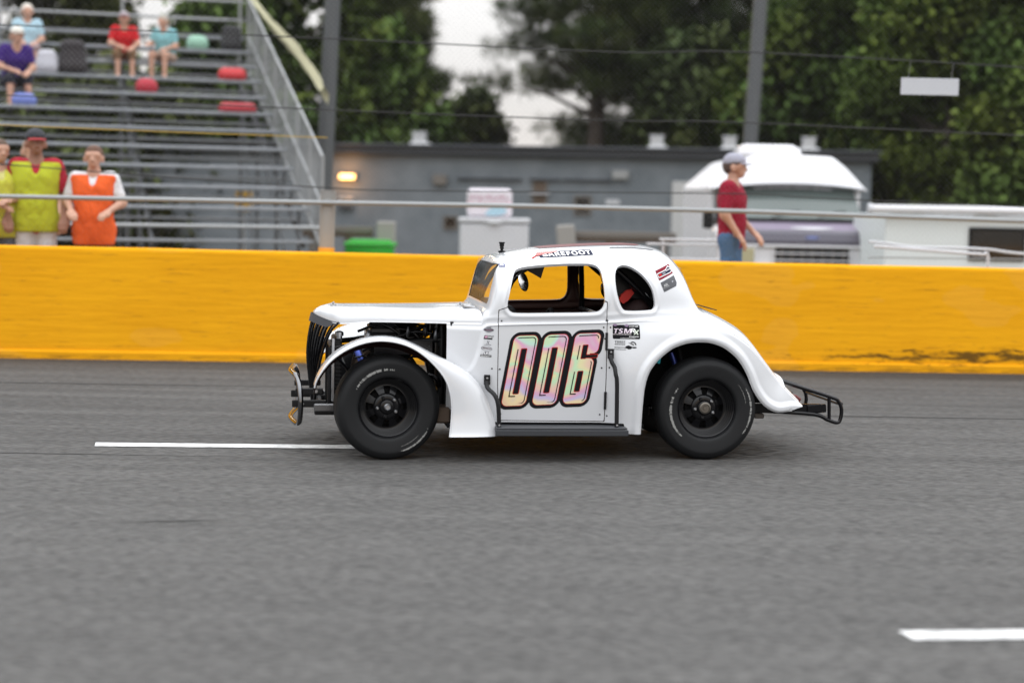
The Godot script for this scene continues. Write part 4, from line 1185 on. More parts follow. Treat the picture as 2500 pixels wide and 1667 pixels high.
	b = MB.new(); b.sheet(PI2, NI, FL, nx, ny); mirror_into(b)
	part(b, "inner_skin", M.liner, car)
	# returns round the openings
	for w in [[SIDE_WIN, "window_rim"], [QUARTER_WIN, "window_rim"]]:
		for s in [1.0, -1.0]:
			b = MB.new()
			var m: int = w[0].size()
			for i in m:
				var ring := []
				for e in 2:
					var q: Vector2 = w[0][(i + e) % m]
					var a := on_side(q.x, q.y, 0.001); var c := on_side(q.x, q.y, -0.016)
					ring.append(a * Vector3(1, 1, s)); ring.append(c * Vector3(1, 1, s))
				var mid := Vector3(0.96 if w[0] == SIDE_WIN else 1.43, 0.98, 0.6 * s)
				b.quad(ring[0], ring[2], ring[3], ring[1], mid - ring[0])
			part(b, w[1], M.white_paint if s > 0 else M.liner, car)
	# windscreen and rear glass
	b = MB.new()
	var g0 := []
	for i in 13:
		var a := -1.0 + i / 6.0
		g0.append([Vector3(0.583, 0.868, a * 0.50), Vector3(0.642, 1.125, a * 0.47)])
	for i in 12: b.quad(g0[i][0], g0[i + 1][0], g0[i + 1][1], g0[i][1], Vector3(-1, 0.2, 0))
	part(b, "windscreen", M.glass, car)
	b = MB.new(); b.quad(Vector3(1.77, 1.10, -0.30), Vector3(1.77, 1.10, 0.30), Vector3(1.825, 0.92, 0.30), Vector3(1.825, 0.92, -0.30), Vector3(1, 0.2, 0)); part(b, "rear_glass", M.glass, car)
	bonnet_and_grille(car)
	fenders(car)
	chassis(car)
	cockpit(car)
	for w in [[0.0, 0.585, false, 5.5], [0.0, -0.585, false, 5.5], [1.854, 0.590, true, 0.0], [1.854, -0.590, true, 0.0]]: wheel(car, w)
	side_fittings(car, door)
	livery(car, door)

func mirror_into(b: MB) -> void:
	var m := b.v.size()
	for i in range(0, m, 3):
		for k in [0, 2, 1]:
			b.v.push_back(b.v[i + k] * Vector3(1, 1, -1)); b.n.push_back(b.n[i + k] * Vector3(1, 1, -1)); b.uv.push_back(b.uv[i + k]); b.col.push_back(b.col[i + k])

func mirror_only(b: MB) -> void:
	for i in range(0, b.v.size(), 3):
		for k in 3:
			b.v[i + k] *= Vector3(1, 1, -1); b.n[i + k] *= Vector3(1, 1, -1)
		var t := b.v[i + 1]; b.v[i + 1] = b.v[i + 2]; b.v[i + 2] = t
		t = b.n[i + 1]; b.n[i + 1] = b.n[i + 2]; b.n[i + 2] = t

func bonnet_and_grille(car: Node3D) -> void:
	var ty := PackedVector2Array([Vector2(-0.405, 0.800), Vector2(-0.385, 0.818), Vector2(-0.354, 0.833), Vector2(-0.30, 0.841), Vector2(0.19, 0.846), Vector2(0.547, 0.853)])
	var tw := PackedVector2Array([Vector2(-0.405, 0.012), Vector2(-0.398, 0.05), Vector2(-0.375, 0.10), Vector2(-0.32, 0.19), Vector2(-0.255, 0.275), Vector2(0.0, 0.37), Vector2(0.3, 0.49), Vector2(0.547, 0.575)])
	var tb := PackedVector2Array([Vector2(-0.405, 0.780), Vector2(-0.36, 0.766), Vector2(-0.30, 0.752), Vector2(-0.255, 0.748), Vector2(-0.076, 0.766), Vector2(0.362, 0.774), Vector2(0.547, 0.777)])
	var xs := []
	var x := -0.405
	while x < 0.546:
		xs.append(x); x += 0.004 if x < -0.24 else 0.02
	xs.append(0.547)
	var nx := xs.size(); var ny := 34
	var P := PackedVector3Array(); P.resize(nx * ny)
	for i in nx:
		for j in ny:
			var w := tab(tw, xs[i]); var y0 := tab(tb, xs[i]); var y1 := tab(ty, xs[i])
			var q: Vector3
			if j < 4:
				q = Vector3(xs[i], y0 - 0.006 + 0.006 * j / 3.0, w + [0.007, 0.0085, 0.006, 0.0][j])
			else:
				var a := PI / 2 * pow(float(j - 4) / (ny - 5), 1.3)
				var e := 2.0 / 2.9
				q = Vector3(xs[i], y0 + (y1 - y0) * pow(sin(a), e) , w * pow(maxf(cos(a), 0), e))
				# a soft centre crease
				q.y += 0.006 * exp(-pow(q.z / 0.03, 2)) * ss(-0.38, -0.30, xs[i])
			P[j * nx + i] = q
	var N := PackedVector3Array(); N.resize(nx * ny)
	var F := PackedFloat32Array(); F.resize(nx * ny); F.fill(1.0)
	for j in ny:
		for i in nx:
			var du := P[j * nx + mini(i + 1, nx - 1)] - P[j * nx + maxi(i - 1, 0)]
			var dv := P[mini(j + 1, ny - 1) * nx + i] - P[maxi(j - 1, 0) * nx + i]
			N[j * nx + i] = du.cross(dv).normalized()
			if j == ny - 1: N[j * nx + i] = Vector3(-du.y, du.x, 0).normalized()
	var b := MB.new(); b.sheet(P, N, F, nx, ny); mirror_into(b)
	var hood := part(b, "bonnet", M.white_paint, car)
	# rear edge return, pins and catches
	for q in [[-0.29, 0.10], [0.46, 0.16]]:
		b = MB.new()
		var y := tab(ty, q[0]) + 0.002
		b.lathe([Vector2(0, -0.01), Vector2(0.018, -0.01), Vector2(0.016, 0.002), Vector2(0.006, 0.004), Vector2(0.006, 0.016), Vector2(0.008, 0.018), Vector2(0, 0.02)], 10, Transform3D(Basis(), Vector3(q[0], y, q[1])))
		b.tube([Vector3(q[0] - 0.03, y + 0.004, q[1]), Vector3(q[0] - 0.005, y + 0.012, q[1] + 0.004), Vector3(q[0] + 0.028, y + 0.005, q[1])], 0.0025, 5)
		part(b, "bonnet_pin", M.steel, hood)
	b = MB.new()
	b.box(Vector3(0.50, 0.853, 0.27), Vector3(0.07, 0.014, 0.10), 0.005, Basis(Vector3.BACK, -0.12))
	part(b, "bonnet_catch", M.steel, hood)
	# grille: centre prow line and outer edge, bars between
	var C := PackedVector2Array([Vector2(0.254, -0.401), Vector2(0.416, -0.421), Vector2(0.550, -0.433), Vector2(0.639, -0.427), Vector2(0.764, -0.402), Vector2(0.80, -0.390)])
	var ex := PackedVector2Array([Vector2(0.254, -0.395), Vector2(0.365, -0.390), Vector2(0.487, -0.372), Vector2(0.610, -0.343), Vector2(0.714, -0.300), Vector2(0.752, -0.262)])
	var ez := PackedVector2Array([Vector2(0.254, 0.05), Vector2(0.365, 0.10), Vector2(0.487, 0.165), Vector2(0.610, 0.220), Vector2(0.714, 0.258), Vector2(0.752, 0.270)])
	var g := Node3D.new(); g.name = "grille"; car.add_child(g, true)
	for s in [1.0, -1.0]:
		for k in 6:
			b = MB.new()
			var f := (k + 0.6) / 6.3
			var pts := []
			for i in 15:
				var t := i / 14.0
				var ytop := lerpf(0.792, 0.752, f)
				var y := lerpf(0.254, ytop, t)
				var c := Vector3(tab(C, y), y, 0); var e := Vector3(tab(ex, y), y, tab(ez, y) * s)
				pts.append(c.lerp(e, f))
			for i in 14:
				var d := (pts[i + 1] - pts[i]) as Vector3
				var w := Vector3(0.5, 0, s).normalized() * 0.0032; var o := Vector3(-1, 0, 0.4 * s).normalized() * 0.006
				var r0 := [pts[i] - w + o * 0.4, pts[i] + o, pts[i] + w + o * 0.4, pts[i] + w - o, pts[i] - w - o]
				var r1 := [pts[i + 1] - w + o * 0.4, pts[i + 1] + o, pts[i + 1] + w + o * 0.4, pts[i + 1] + w - o, pts[i + 1] - w - o]
				loft(b, [r0, r1])
			part(b, "grille_bar", M.black_gloss, g)
		# outer frame and the grey top band
		b = MB.new()
		var fr := []
		for i in 14:
			var y := lerpf(0.25, 0.752, i / 13.0)
			fr.append(Vector3(tab(ex, y), y, tab(ez, y) * s))
		b.tube(fr, 0.008, 8)
		part(b, "grille_frame", M.black_gloss, g)
		b = MB.new()
		var band := []
		for i in 13:
			var t := i / 12.0
			var z := 0.285 * t
			var xx := -0.412 + 0.165 * pow(t, 1.35)
			var top := tab(tb, maxf(xx, -0.40)) + 0.012 * (1.0 - t) + 0.003
			var low := top - 0.052 + 0.010 * t
			if t > 0.66: low = lerpf(low, top - 0.006, (t - 0.66) / 0.34)
			band.append([Vector3(xx - 0.008, top, z * s), Vector3(xx - 0.020 + 0.006 * t, low, z * s)])
		for i in 12: b.quad(band[i][0], band[i + 1][0], band[i + 1][1], band[i][1], Vector3(-1, 0.1, 0.6 * s))
		part(b, "grille_band", mat(Color(0.045, 0.048, 0.055), 0.5), g)
	b = MB.new()
	var prow := []
	for i in 12:
		var y := lerpf(0.25, 0.80, i / 11.0)
		prow.append(Vector3(tab(C, y) - 0.004, y, 0))
	b.tube(prow, 0.009, 8)
	part(b, "grille_prow", M.black_gloss, g)

func fenders(car: Node3D) -> void:
	var L := [Vector2(-0.412, 0.416), Vector2(-0.401, 0.457), Vector2(-0.364, 0.520), Vector2(-0.307, 0.583), Vector2(-0.225, 0.637), Vector2(-0.134, 0.671), Vector2(-0.043, 0.683), Vector2(0.048, 0.673), Vector2(0.132, 0.644), Vector2(0.208, 0.594), Vector2(0.276, 0.528), Vector2(0.319, 0.469), Vector2(0.345, 0.402), Vector2(0.357, 0.326), Vector2(0.356, 0.242), Vector2(0.349, 0.170), Vector2(0.345, 0.147)]
	var C := [Vector2(-0.414, 0.425), Vector2(-0.398, 0.475), Vector2(-0.362, 0.540), Vector2(-0.305, 0.604), Vector2(-0.222, 0.657), Vector2(-0.130, 0.691), Vector2(-0.035, 0.702), Vector2(0.062, 0.692), Vector2(0.155, 0.658), Vector2(0.255, 0.607), Vector2(0.345, 0.566), Vector2(0.425, 0.524), Vector2(0.489, 0.476), Vector2(0.548, 0.398), Vector2(0.598, 0.282), Vector2(0.622, 0.185), Vector2(0.632, 0.147)]
	var ZI := [0.50, 0.48, 0.46, 0.45, 0.44, 0.44, 0.44, 0.45, 0.47, 0.50, 0.55, 0.58, 0.60, 0.62, 0.63, 0.635, 0.635]
	var ZC := [0.60, 0.60, 0.60, 0.60, 0.60, 0.60, 0.60, 0.60, 0.605, 0.61, 0.62, 0.63, 0.635, 0.645, 0.665, 0.690, 0.70]
	var ZL := [0.735, 0.742, 0.748, 0.75, 0.75, 0.75, 0.75, 0.75, 0.75, 0.75, 0.752, 0.755, 0.757, 0.758, 0.762, 0.775, 0.788]
	var lp := []; var cp := []
	for i in L.size():
		lp.append(Vector3(L[i].x, L[i].y, ZL[i])); cp.append(Vector3(C[i].x, C[i].y, ZC[i]))
	var ls := smooth_path(lp, 5); var cs := smooth_path(cp, 5)
	var nx := ls.size(); var ny := 20
	for s in [1.0, -1.0]:
		var P := PackedVector3Array(); P.resize(nx * ny)
		for i in nx:
			var zi: float = ZI[mini(i / 5, 16)]
			if i / 5 < 16: zi = lerpf(ZI[i / 5], ZI[i / 5 + 1], (i % 5) / 5.0)
			for j in ny:
				var q: Vector3
				if j < 5:
					q = cs[i]; q.z = lerpf(zi, cs[i].z, j / 5.0); q.y -= (0.075 if i < 45 else 0.02) * pow(1.0 - j / 5.0, 2.2)
				else:
					var a := PI / 2 * (j - 5) / (ny - 6.0)
					var e := 0.75
					var w := 1.0 - pow(maxf(cos(a), 0), e)
					q = cs[i].lerp(ls[i], w)
					q.z = cs[i].z + (ls[i].z - cs[i].z) * pow(sin(a), e)
				P[j * nx + i] = q
		var N := PackedVector3Array(); N.resize(nx * ny)
		var F := PackedFloat32Array(); F.resize(nx * ny); F.fill(1.0)
		for j in ny:
			for i in nx:
				var du := P[j * nx + mini(i + 1, nx - 1)] - P[j * nx + maxi(i - 1, 0)]
				var dv := P[maxi(j - 1, 0) * nx + i] - P[mini(j + 1, ny - 1) * nx + i]
				N[j * nx + i] = du.cross(dv).normalized()
		var b := MB.new(); b.sheet(P, N, F, nx, ny)
		# rolled lip and an under skin that gives the sheet its thickness
		var U := PackedVector3Array(); var UN := PackedVector3Array()
		for q in nx * ny: U.push_back(P[q] - N[q] * 0.006); UN.push_back(-N[q])
		var inner := MB.new(); inner.sheet(U, UN, F, nx, ny)
		b.tube(ls, 0.005, 6)
		if s < 0: mirror_only(b); mirror_only(inner)
		var f := part(b, "front_fender", M.white_paint, car)
		part(inner, "fender_underside", M.liner, f)
		# stay bolted to the fender
		b = MB.new()
		b.tube([Vector3(-0.30, 0.588, 0.60 * s), Vector3(-0.22, 0.50, 0.42 * s), Vector3(-0.18, 0.40, 0.30 * s)], 0.009, 6)
		part(b, "fender_stay", M.black_satin, f)
	# rear wheel housings
	for s in [1.0, -1.0]:
		var b := MB.new()
		var pr := []
		for i in 21:
			var a := PI * (1.08 - i / 20.0 * 1.16)
			pr.append(Vector2(1.79 + 0.355 * cos(a), 0.33 + 0.365 * sin(a)))
		for i in 20:
			b.quad(Vector3(pr[i].x, pr[i].y, 0.30 * s), Vector3(pr[i + 1].x, pr[i + 1].y, 0.30 * s), Vector3(pr[i + 1].x, pr[i + 1].y, 0.66 * s), Vector3(pr[i].x, pr[i].y, 0.66 * s), Vector3(1.79, 0.3, 0) - Vector3(pr[i].x, pr[i].y, 0))
			b.flat(Vector3(1.79, 0.33, 0.30 * s), Vector3(pr[i].x, pr[i].y, 0.30 * s), Vector3(pr[i + 1].x, pr[i + 1].y, 0.30 * s), Vector3(0, 0, s))
		part(b, "wheel_housing", M.black_matt, car)

func chassis(car: Node3D) -> void:
	var b := MB.new()
	# floor and frame
	b.box(Vector3(0.92, 0.19, 0), Vector3(1.15, 0.025, 1.24), 0.005)
	part(b, "floor_pan", M.black_matt, car)
	b = MB.new()
	for s in [1.0, -1.0]:
		b.box(Vector3(0.6, 0.24, 0.27 * s), Vector3(2.0, 0.06, 0.05), 0.006)
		b.box(Vector3(1.95, 0.33, 0.27 * s), Vector3(0.85, 0.05, 0.05), 0.006, Basis(Vector3.BACK, -0.05))
		b.tube([Vector3(-0.31, 0.45, 0.20 * s), Vector3(-0.29, 0.60, 0.22 * s), Vector3(0.34, 0.66, 0.30 * s)], 0.017, 8)
		b.tube([Vector3(-0.31, 0.25, 0.20 * s), Vector3(-0.31, 0.60, 0.20 * s)], 0.015, 8)
		b.tube([Vector3(0.34, 0.24, 0.30 * s), Vector3(0.34, 0.74, 0.30 * s)], 0.017, 8)
		b.tube([Vector3(0.0, 0.26, 0.26 * s), Vector3(0.02, 0.62, 0.26 * s)], 0.015, 8)
	b.tube([Vector3(-0.36, 0.25, -0.24), Vector3(-0.36, 0.25, 0.24)], 0.02, 8)
	b.tube([Vector3(-0.30, 0.60, -0.22), Vector3(-0.30, 0.60, 0.22)], 0.016, 8)
	part(b, "frame_rails", M.black_satin, car)
	b = MB.new()
	b.box(Vector3(0.375, 0.50, 0), Vector3(0.02, 0.56, 1.06), 0.004)
	part(b, "firewall", M.black_matt, car)
	# radiator with its bright side tank and cap
	b = MB.new(); b.box(Vector3(-0.265, 0.47, 0), Vector3(0.05, 0.36, 0.44), 0.01); var rad := part(b, "radiator", M.black_satin, car)
	b = MB.new(); b.box(Vector3(-0.292, 0.47, 0.235), Vector3(0.018, 0.37, 0.016), 0.003); part(b, "side_tank", M.steel, rad)
	b = MB.new()
	for i in 16: b.box(Vector3(-0.265, 0.30 + i * 0.0225, 0.224), Vector3(0.044, 0.006, 0.006), 0.001)
	part(b, "cooling_fin", M.engine, rad)
	b = MB.new(); b.lathe([Vector2(0, 0), Vector2(0.018, 0), Vector2(0.018, 0.02), Vector2(0.026, 0.02), Vector2(0.026, 0.042), Vector2(0.012, 0.05), Vector2(0, 0.05)], 12, Transform3D(Basis(), Vector3(-0.255, 0.645, 0.16))); part(b, "filler_cap", M.steel, rad)
	# motorcycle engine: crankcase, cylinders, covers, carburettors, air boxes
	b = MB.new()
	b.box(Vector3(0.07, 0.40, 0.0), Vector3(0.30, 0.20, 0.44), 0.03)
	b.box(Vector3(0.03, 0.55, 0.0), Vector3(0.20, 0.13, 0.40), 0.012)
	b.box(Vector3(0.02, 0.655, 0.0), Vector3(0.22, 0.09, 0.42), 0.02)
	for i in 6: b.box(Vector3(0.03, 0.50 + i * 0.021, 0.0), Vector3(0.225, 0.007, 0.425), 0.002)
	b.lathe([Vector2(0, 0), Vector2(0.085, 0), Vector2(0.085, 0.03), Vector2(0.06, 0.045), Vector2(0, 0.05)], 20, Transform3D(Basis(Vector3.RIGHT, PI / 2), Vector3(0.10, 0.40, 0.22)))
	var eng := part(b, "engine", M.engine, car)
	b = MB.new(); b.box(Vector3(0.015, 0.70, 0.0), Vector3(0.18, 0.035, 0.40), 0.012); part(b, "valve_cover", M.engine, eng)
	for i in 4:
		b = MB.new()
		b.tube([Vector3(0.12, 0.64, -0.15 + i * 0.10), Vector3(0.19, 0.655, -0.15 + i * 0.10), Vector3(0.24, 0.67, -0.15 + i * 0.10)], [0.028, 0.034, 0.036], 10)
		part(b, "carburettor", M.engine, eng)
		b = MB.new()
		b.tube(smooth_path([Vector3(-0.06, 0.58, -0.15 + i * 0.10), Vector3(-0.13, 0.54, -0.15 + i * 0.10), Vector3(-0.15, 0.40, -0.14 + i * 0.08), Vector3(-0.05, 0.27, -0.08 + i * 0.05), Vector3(0.3, 0.235, 0.0)], 4), 0.018, 8)
		part(b, "exhaust_pipe", M.brown_wood, eng)
		b = MB.new()
		b.tube(smooth_path([Vector3(0.02, 0.715, -0.15 + i * 0.10), Vector3(0.03, 0.75, -0.15 + i * 0.10), Vector3(0.12, 0.742, -0.13 + i * 0.09), Vector3(0.27, 0.72, 0.05)], 4), 0.006, 6)
		part(b, "ignition_lead", M.black_matt, eng)
	# hoses, wires, fittings that glint in the bay
	var rng := RandomNumberGenerator.new(); rng.seed = 21
	for i in 9:
		b = MB.new()
		var a := Vector3(rng.randf_range(-0.15, 0.1), rng.randf_range(0.52, 0.72), rng.randf_range(0.10, 0.30)); var e := Vector3(rng.randf_range(0.20, 0.34), rng.randf_range(0.45, 0.74), rng.randf_range(0.10, 0.34))
		b.tube(smooth_path([a, a.lerp(e, 0.35) + Vector3(0, rng.randf_range(-0.07, 0.06), 0.04), a.lerp(e, 0.7) + Vector3(0, rng.randf_range(-0.06, 0.05), 0.03), e], 5), rng.randf_range(0.005, 0.013), 7)
		part(b, "hose", M.black_gloss, car)
	for q in [[Vector3(0.24, 0.71, 0.33), 0.018, M.black_gloss], [Vector3(0.31, 0.735, 0.30), 0.02, M.black_gloss], [Vector3(0.30, 0.69, 0.34), 0.012, M.steel], [Vector3(0.14, 0.70, 0.30), 0.010, M.steel], [Vector3(-0.09, 0.675, 0.27), 0.022, M.steel], [Vector3(0.26, 0.60, 0.36), 0.010, M.steel]]:
		b = MB.new(); b.lathe([Vector2(0, -0.03), Vector2(q[1], -0.03), Vector2(q[1], 0.01), Vector2(q[1] * 0.6, 0.02), Vector2(q[1] * 0.6, 0.035), Vector2(0, 0.035)], 10, Transform3D(Basis(Vector3.RIGHT, 0.5), q[0])); part(b, "fitting", q[2], car)
	# black tray below the hood with the maker's lettering
	b = MB.new(); b.box(Vector3(0.11, 0.615, 0.37), Vector3(0.34, 0.085, 0.012), 0.004, Basis(Vector3.BACK, 0.01)); var tray := part(b, "side_tray", M.black_gloss, car)
	text_flat(tray, "TSM", Vector3(0.095, 0.628, 0.3775), 0.022, M.decal_white, 0.18)
	b = MB.new(); b.box(Vector3(0.10, 0.64, -0.37), Vector3(0.30, 0.25, 0.012), 0.004); b.box(Vector3(0.325, 0.70, -0.37), Vector3(0.05, 0.14, 0.012), 0.004); part(b, "side_tray", M.black_satin, car)
	# suspension
	for s in [1.0, -1.0]:
		b = MB.new()
		b.tube([Vector3(-0.14, 0.27, 0.25 * s), Vector3(0.0, 0.22, 0.50 * s), Vector3(0.14, 0.27, 0.25 * s)], 0.013, 8)
		b.tube([Vector3(-0.10, 0.46, 0.26 * s), Vector3(0.0, 0.40, 0.49 * s), Vector3(0.10, 0.46, 0.26 * s)], 0.012, 8)
		b.tube([Vector3(0.0, 0.20, 0.50 * s), Vector3(0.0, 0.42, 0.49 * s)], 0.022, 8)
		part(b, "control_arm", M.black_satin, car)
		b = MB.new()
		b.tube([Vector3(-0.16, 0.60, 0.34 * s), Vector3(-0.04, 0.30, 0.44 * s)], 0.020, 10)
		part(b, "shock_absorber", M.blue_metal, car)
		b = MB.new()
		var coil := []
		for i in 60:
			var t := i / 59.0
			coil.append(Vector3(-0.15, 0.57, 0.345 * s).lerp(Vector3(-0.05, 0.34, 0.425 * s), t) + Vector3(cos(t * TAU * 7), 0, sin(t * TAU * 7)) * 0.03)
		b.tube(coil, 0.005, 5)
		part(b, "coil_spring", M.black_gloss, car)
		b = MB.new(); b.tube([Vector3(1.854, 0.297, 0.0), Vector3(1.854, 0.297, 0.50 * s)], 0.035, 10); part(b, "rear_axle", M.black_satin, car)
		b = MB.new(); b.tube([Vector3(1.70, 0.60, 0.40 * s), Vector3(1.80, 0.32, 0.44 * s)], 0.02, 8); part(b, "shock_absorber", M.blue_metal, car)
	b = MB.new(); b.tube([Vector3(1.575, 0.555, 0.60), Vector3(1.58, 0.595, 0.605)], 0.011, 10); part(b, "hose_coupling", M.cyan, car)
	b = MB.new(); b.lathe([Vector2(0, -0.02), Vector2(0.022, -0.02), Vector2(0.022, 0.01), Vector2(0.014, 0.02), Vector2(0, 0.02)], 6, Transform3D(Basis(Vector3.RIGHT, PI / 2), Vector3(0.285, 0.385, 0.46))); part(b, "brass_nut", M.brass, car)
	b = MB.new(); b.box(Vector3(0.30, 0.245, 0.50), Vector3(0.14, 0.09, 0.20), 0.012); part(b, "skid_box", M.brown_wood, car)
	b = MB.new(); b.tube(smooth_path([Vector3(0.20, 0.44, 0.42), Vector3(0.26, 0.46, 0.46), Vector3(0.30, 0.44, 0.48), Vector3(0.31, 0.40, 0.46)], 4), 0.016, 8); part(b, "elbow_pipe", M.black_gloss, car)
	# front bumper: a flat hoop carried by two arms
	b = MB.new()
	var hoop := []
	for q in [[-0.42, 0.315], [-0.38, 0.40], [-0.30, 0.442], [-0.24, 0.445], [0.0, 0.445], [0.24, 0.445], [0.30, 0.442], [0.38, 0.40], [0.42, 0.315], [0.41, 0.22], [0.38, 0.175], [0.30, 0.165], [0.0, 0.165], [-0.30, 0.165], [-0.38, 0.175], [-0.41, 0.22], [-0.42, 0.315]]:
		hoop.append(Vector3(-0.535 + 0.30 * q[0] * q[0], q[1], q[0]))
	b.tube(smooth_path(hoop, 4), 0.0155, 10)
	var bump_ := part(b, "front_bumper", mat(Color(0.16, 0.16, 0.165), 0.12, 1.0), car)
	for s in [1.0, -1.0]:
		b = MB.new(); b.box(Vector3(-0.43, 0.275, 0.27 * s), Vector3(0.20, 0.042, 0.03), 0.004); part(b, "bumper_arm", M.black_satin, bump_)
		b = MB.new(); b.box(Vector3(-0.43, 0.345, 0.24 * s), Vector3(0.16, 0.035, 0.03), 0.004); part(b, "bumper_arm", M.black_satin, bump_)
		b = MB.new(); b.box(Vector3(-0.32, 0.262, 0.36 * s), Vector3(0.17, 0.045, 0.035), 0.006); b.lathe([Vector2(0, 0), Vector2(0.014, 0), Vector2(0.014, 0.012), Vector2(0, 0.012)], 6, Transform3D(Basis(Vector3.RIGHT, PI / 2 * s), Vector3(-0.32, 0.262, 0.377 * s))); part(b, "bracket", mat(Color(0.16, 0.16, 0.165), 0.4, 0.7), bump_)
		for p in [Vector3(-0.47, 0.275, 0.287 * s), Vector3(-0.39, 0.345, 0.257 * s)]:
			b = MB.new(); b.lathe([Vector2(0, 0), Vector2(0.010, 0), Vector2(0.010, 0.008), Vector2(0, 0.008)], 6, Transform3D(Basis(Vector3.RIGHT, PI / 2 * s), p)); part(b, "bolt", M.steel, bump_)
	# rear bumper: tube hoops on both sides joined across
	b = MB.new()
	for s in [1.0, -1.0]:
		b.tube(smooth_path([Vector3(2.30, 0.455, 0.33 * s), Vector3(2.52, 0.39, 0.345 * s), Vector3(2.715, 0.330, 0.35 * s), Vector3(2.755, 0.308, 0.35 * s), Vector3(2.775, 0.262, 0.35 * s), Vector3(2.772, 0.205, 0.35 * s), Vector3(2.752, 0.178, 0.35 * s), Vector3(2.69, 0.195, 0.35 * s), Vector3(2.60, 0.228, 0.35 * s), Vector3(2.30, 0.245, 0.33 * s)], 5), 0.012, 8)
		if s > 0: b.tube([Vector3(2.695, 0.334, 0.35 * s), Vector3(2.70, 0.20, 0.35 * s)], 0.011, 8)
		b.box(Vector3(2.42, 0.262, 0.33 * s), Vector3(0.46, 0.055, 0.025), 0.004)
		b.box(Vector3(2.62, 0.262, 0.34 * s), Vector3(0.12, 0.05, 0.022), 0.004, Basis(Vector3.BACK, 0.05))
	b.tube([Vector3(2.772, 0.29, -0.35), Vector3(2.772, 0.29, 0.35)], 0.012, 8)
	part(b, "rear_bumper", M.black_gloss, car)
	b = MB.new(); b.box(Vector3(2.475, 0.318, 0.0), Vector3(0.05, 0.055, 0.80), 0.008, Basis(Vector3.BACK, -0.55)); part(b, "tail_strip", M.dark_red, car)
	b = MB.new(); b.box(Vector3(2.22, 0.235, 0.48), Vector3(0.06, 0.03, 0.05), 0.006); part(b, "tail_bracket", M.grey_wood, car)
	b = MB.new(); b.tube(smooth_path([Vector3(2.362, 0.40, -0.50), Vector3(2.368, 0.448, -0.40), Vector3(2.372, 0.463, -0.2), Vector3(2.372, 0.466, 0), Vector3(2.372, 0.463, 0.2), Vector3(2.368, 0.448, 0.40), Vector3(2.362, 0.40, 0.50)], 4), 0.012, 8); part(b, "tail_bead", M.white_paint, car)
	b = MB.new(); b.box(Vector3(1.93, 0.866, 0.25), Vector3(0.12, 0.005, 0.16), 0.002, Basis(Vector3.BACK, -0.26)); part(b, "boot_vent", M.black_satin, car)

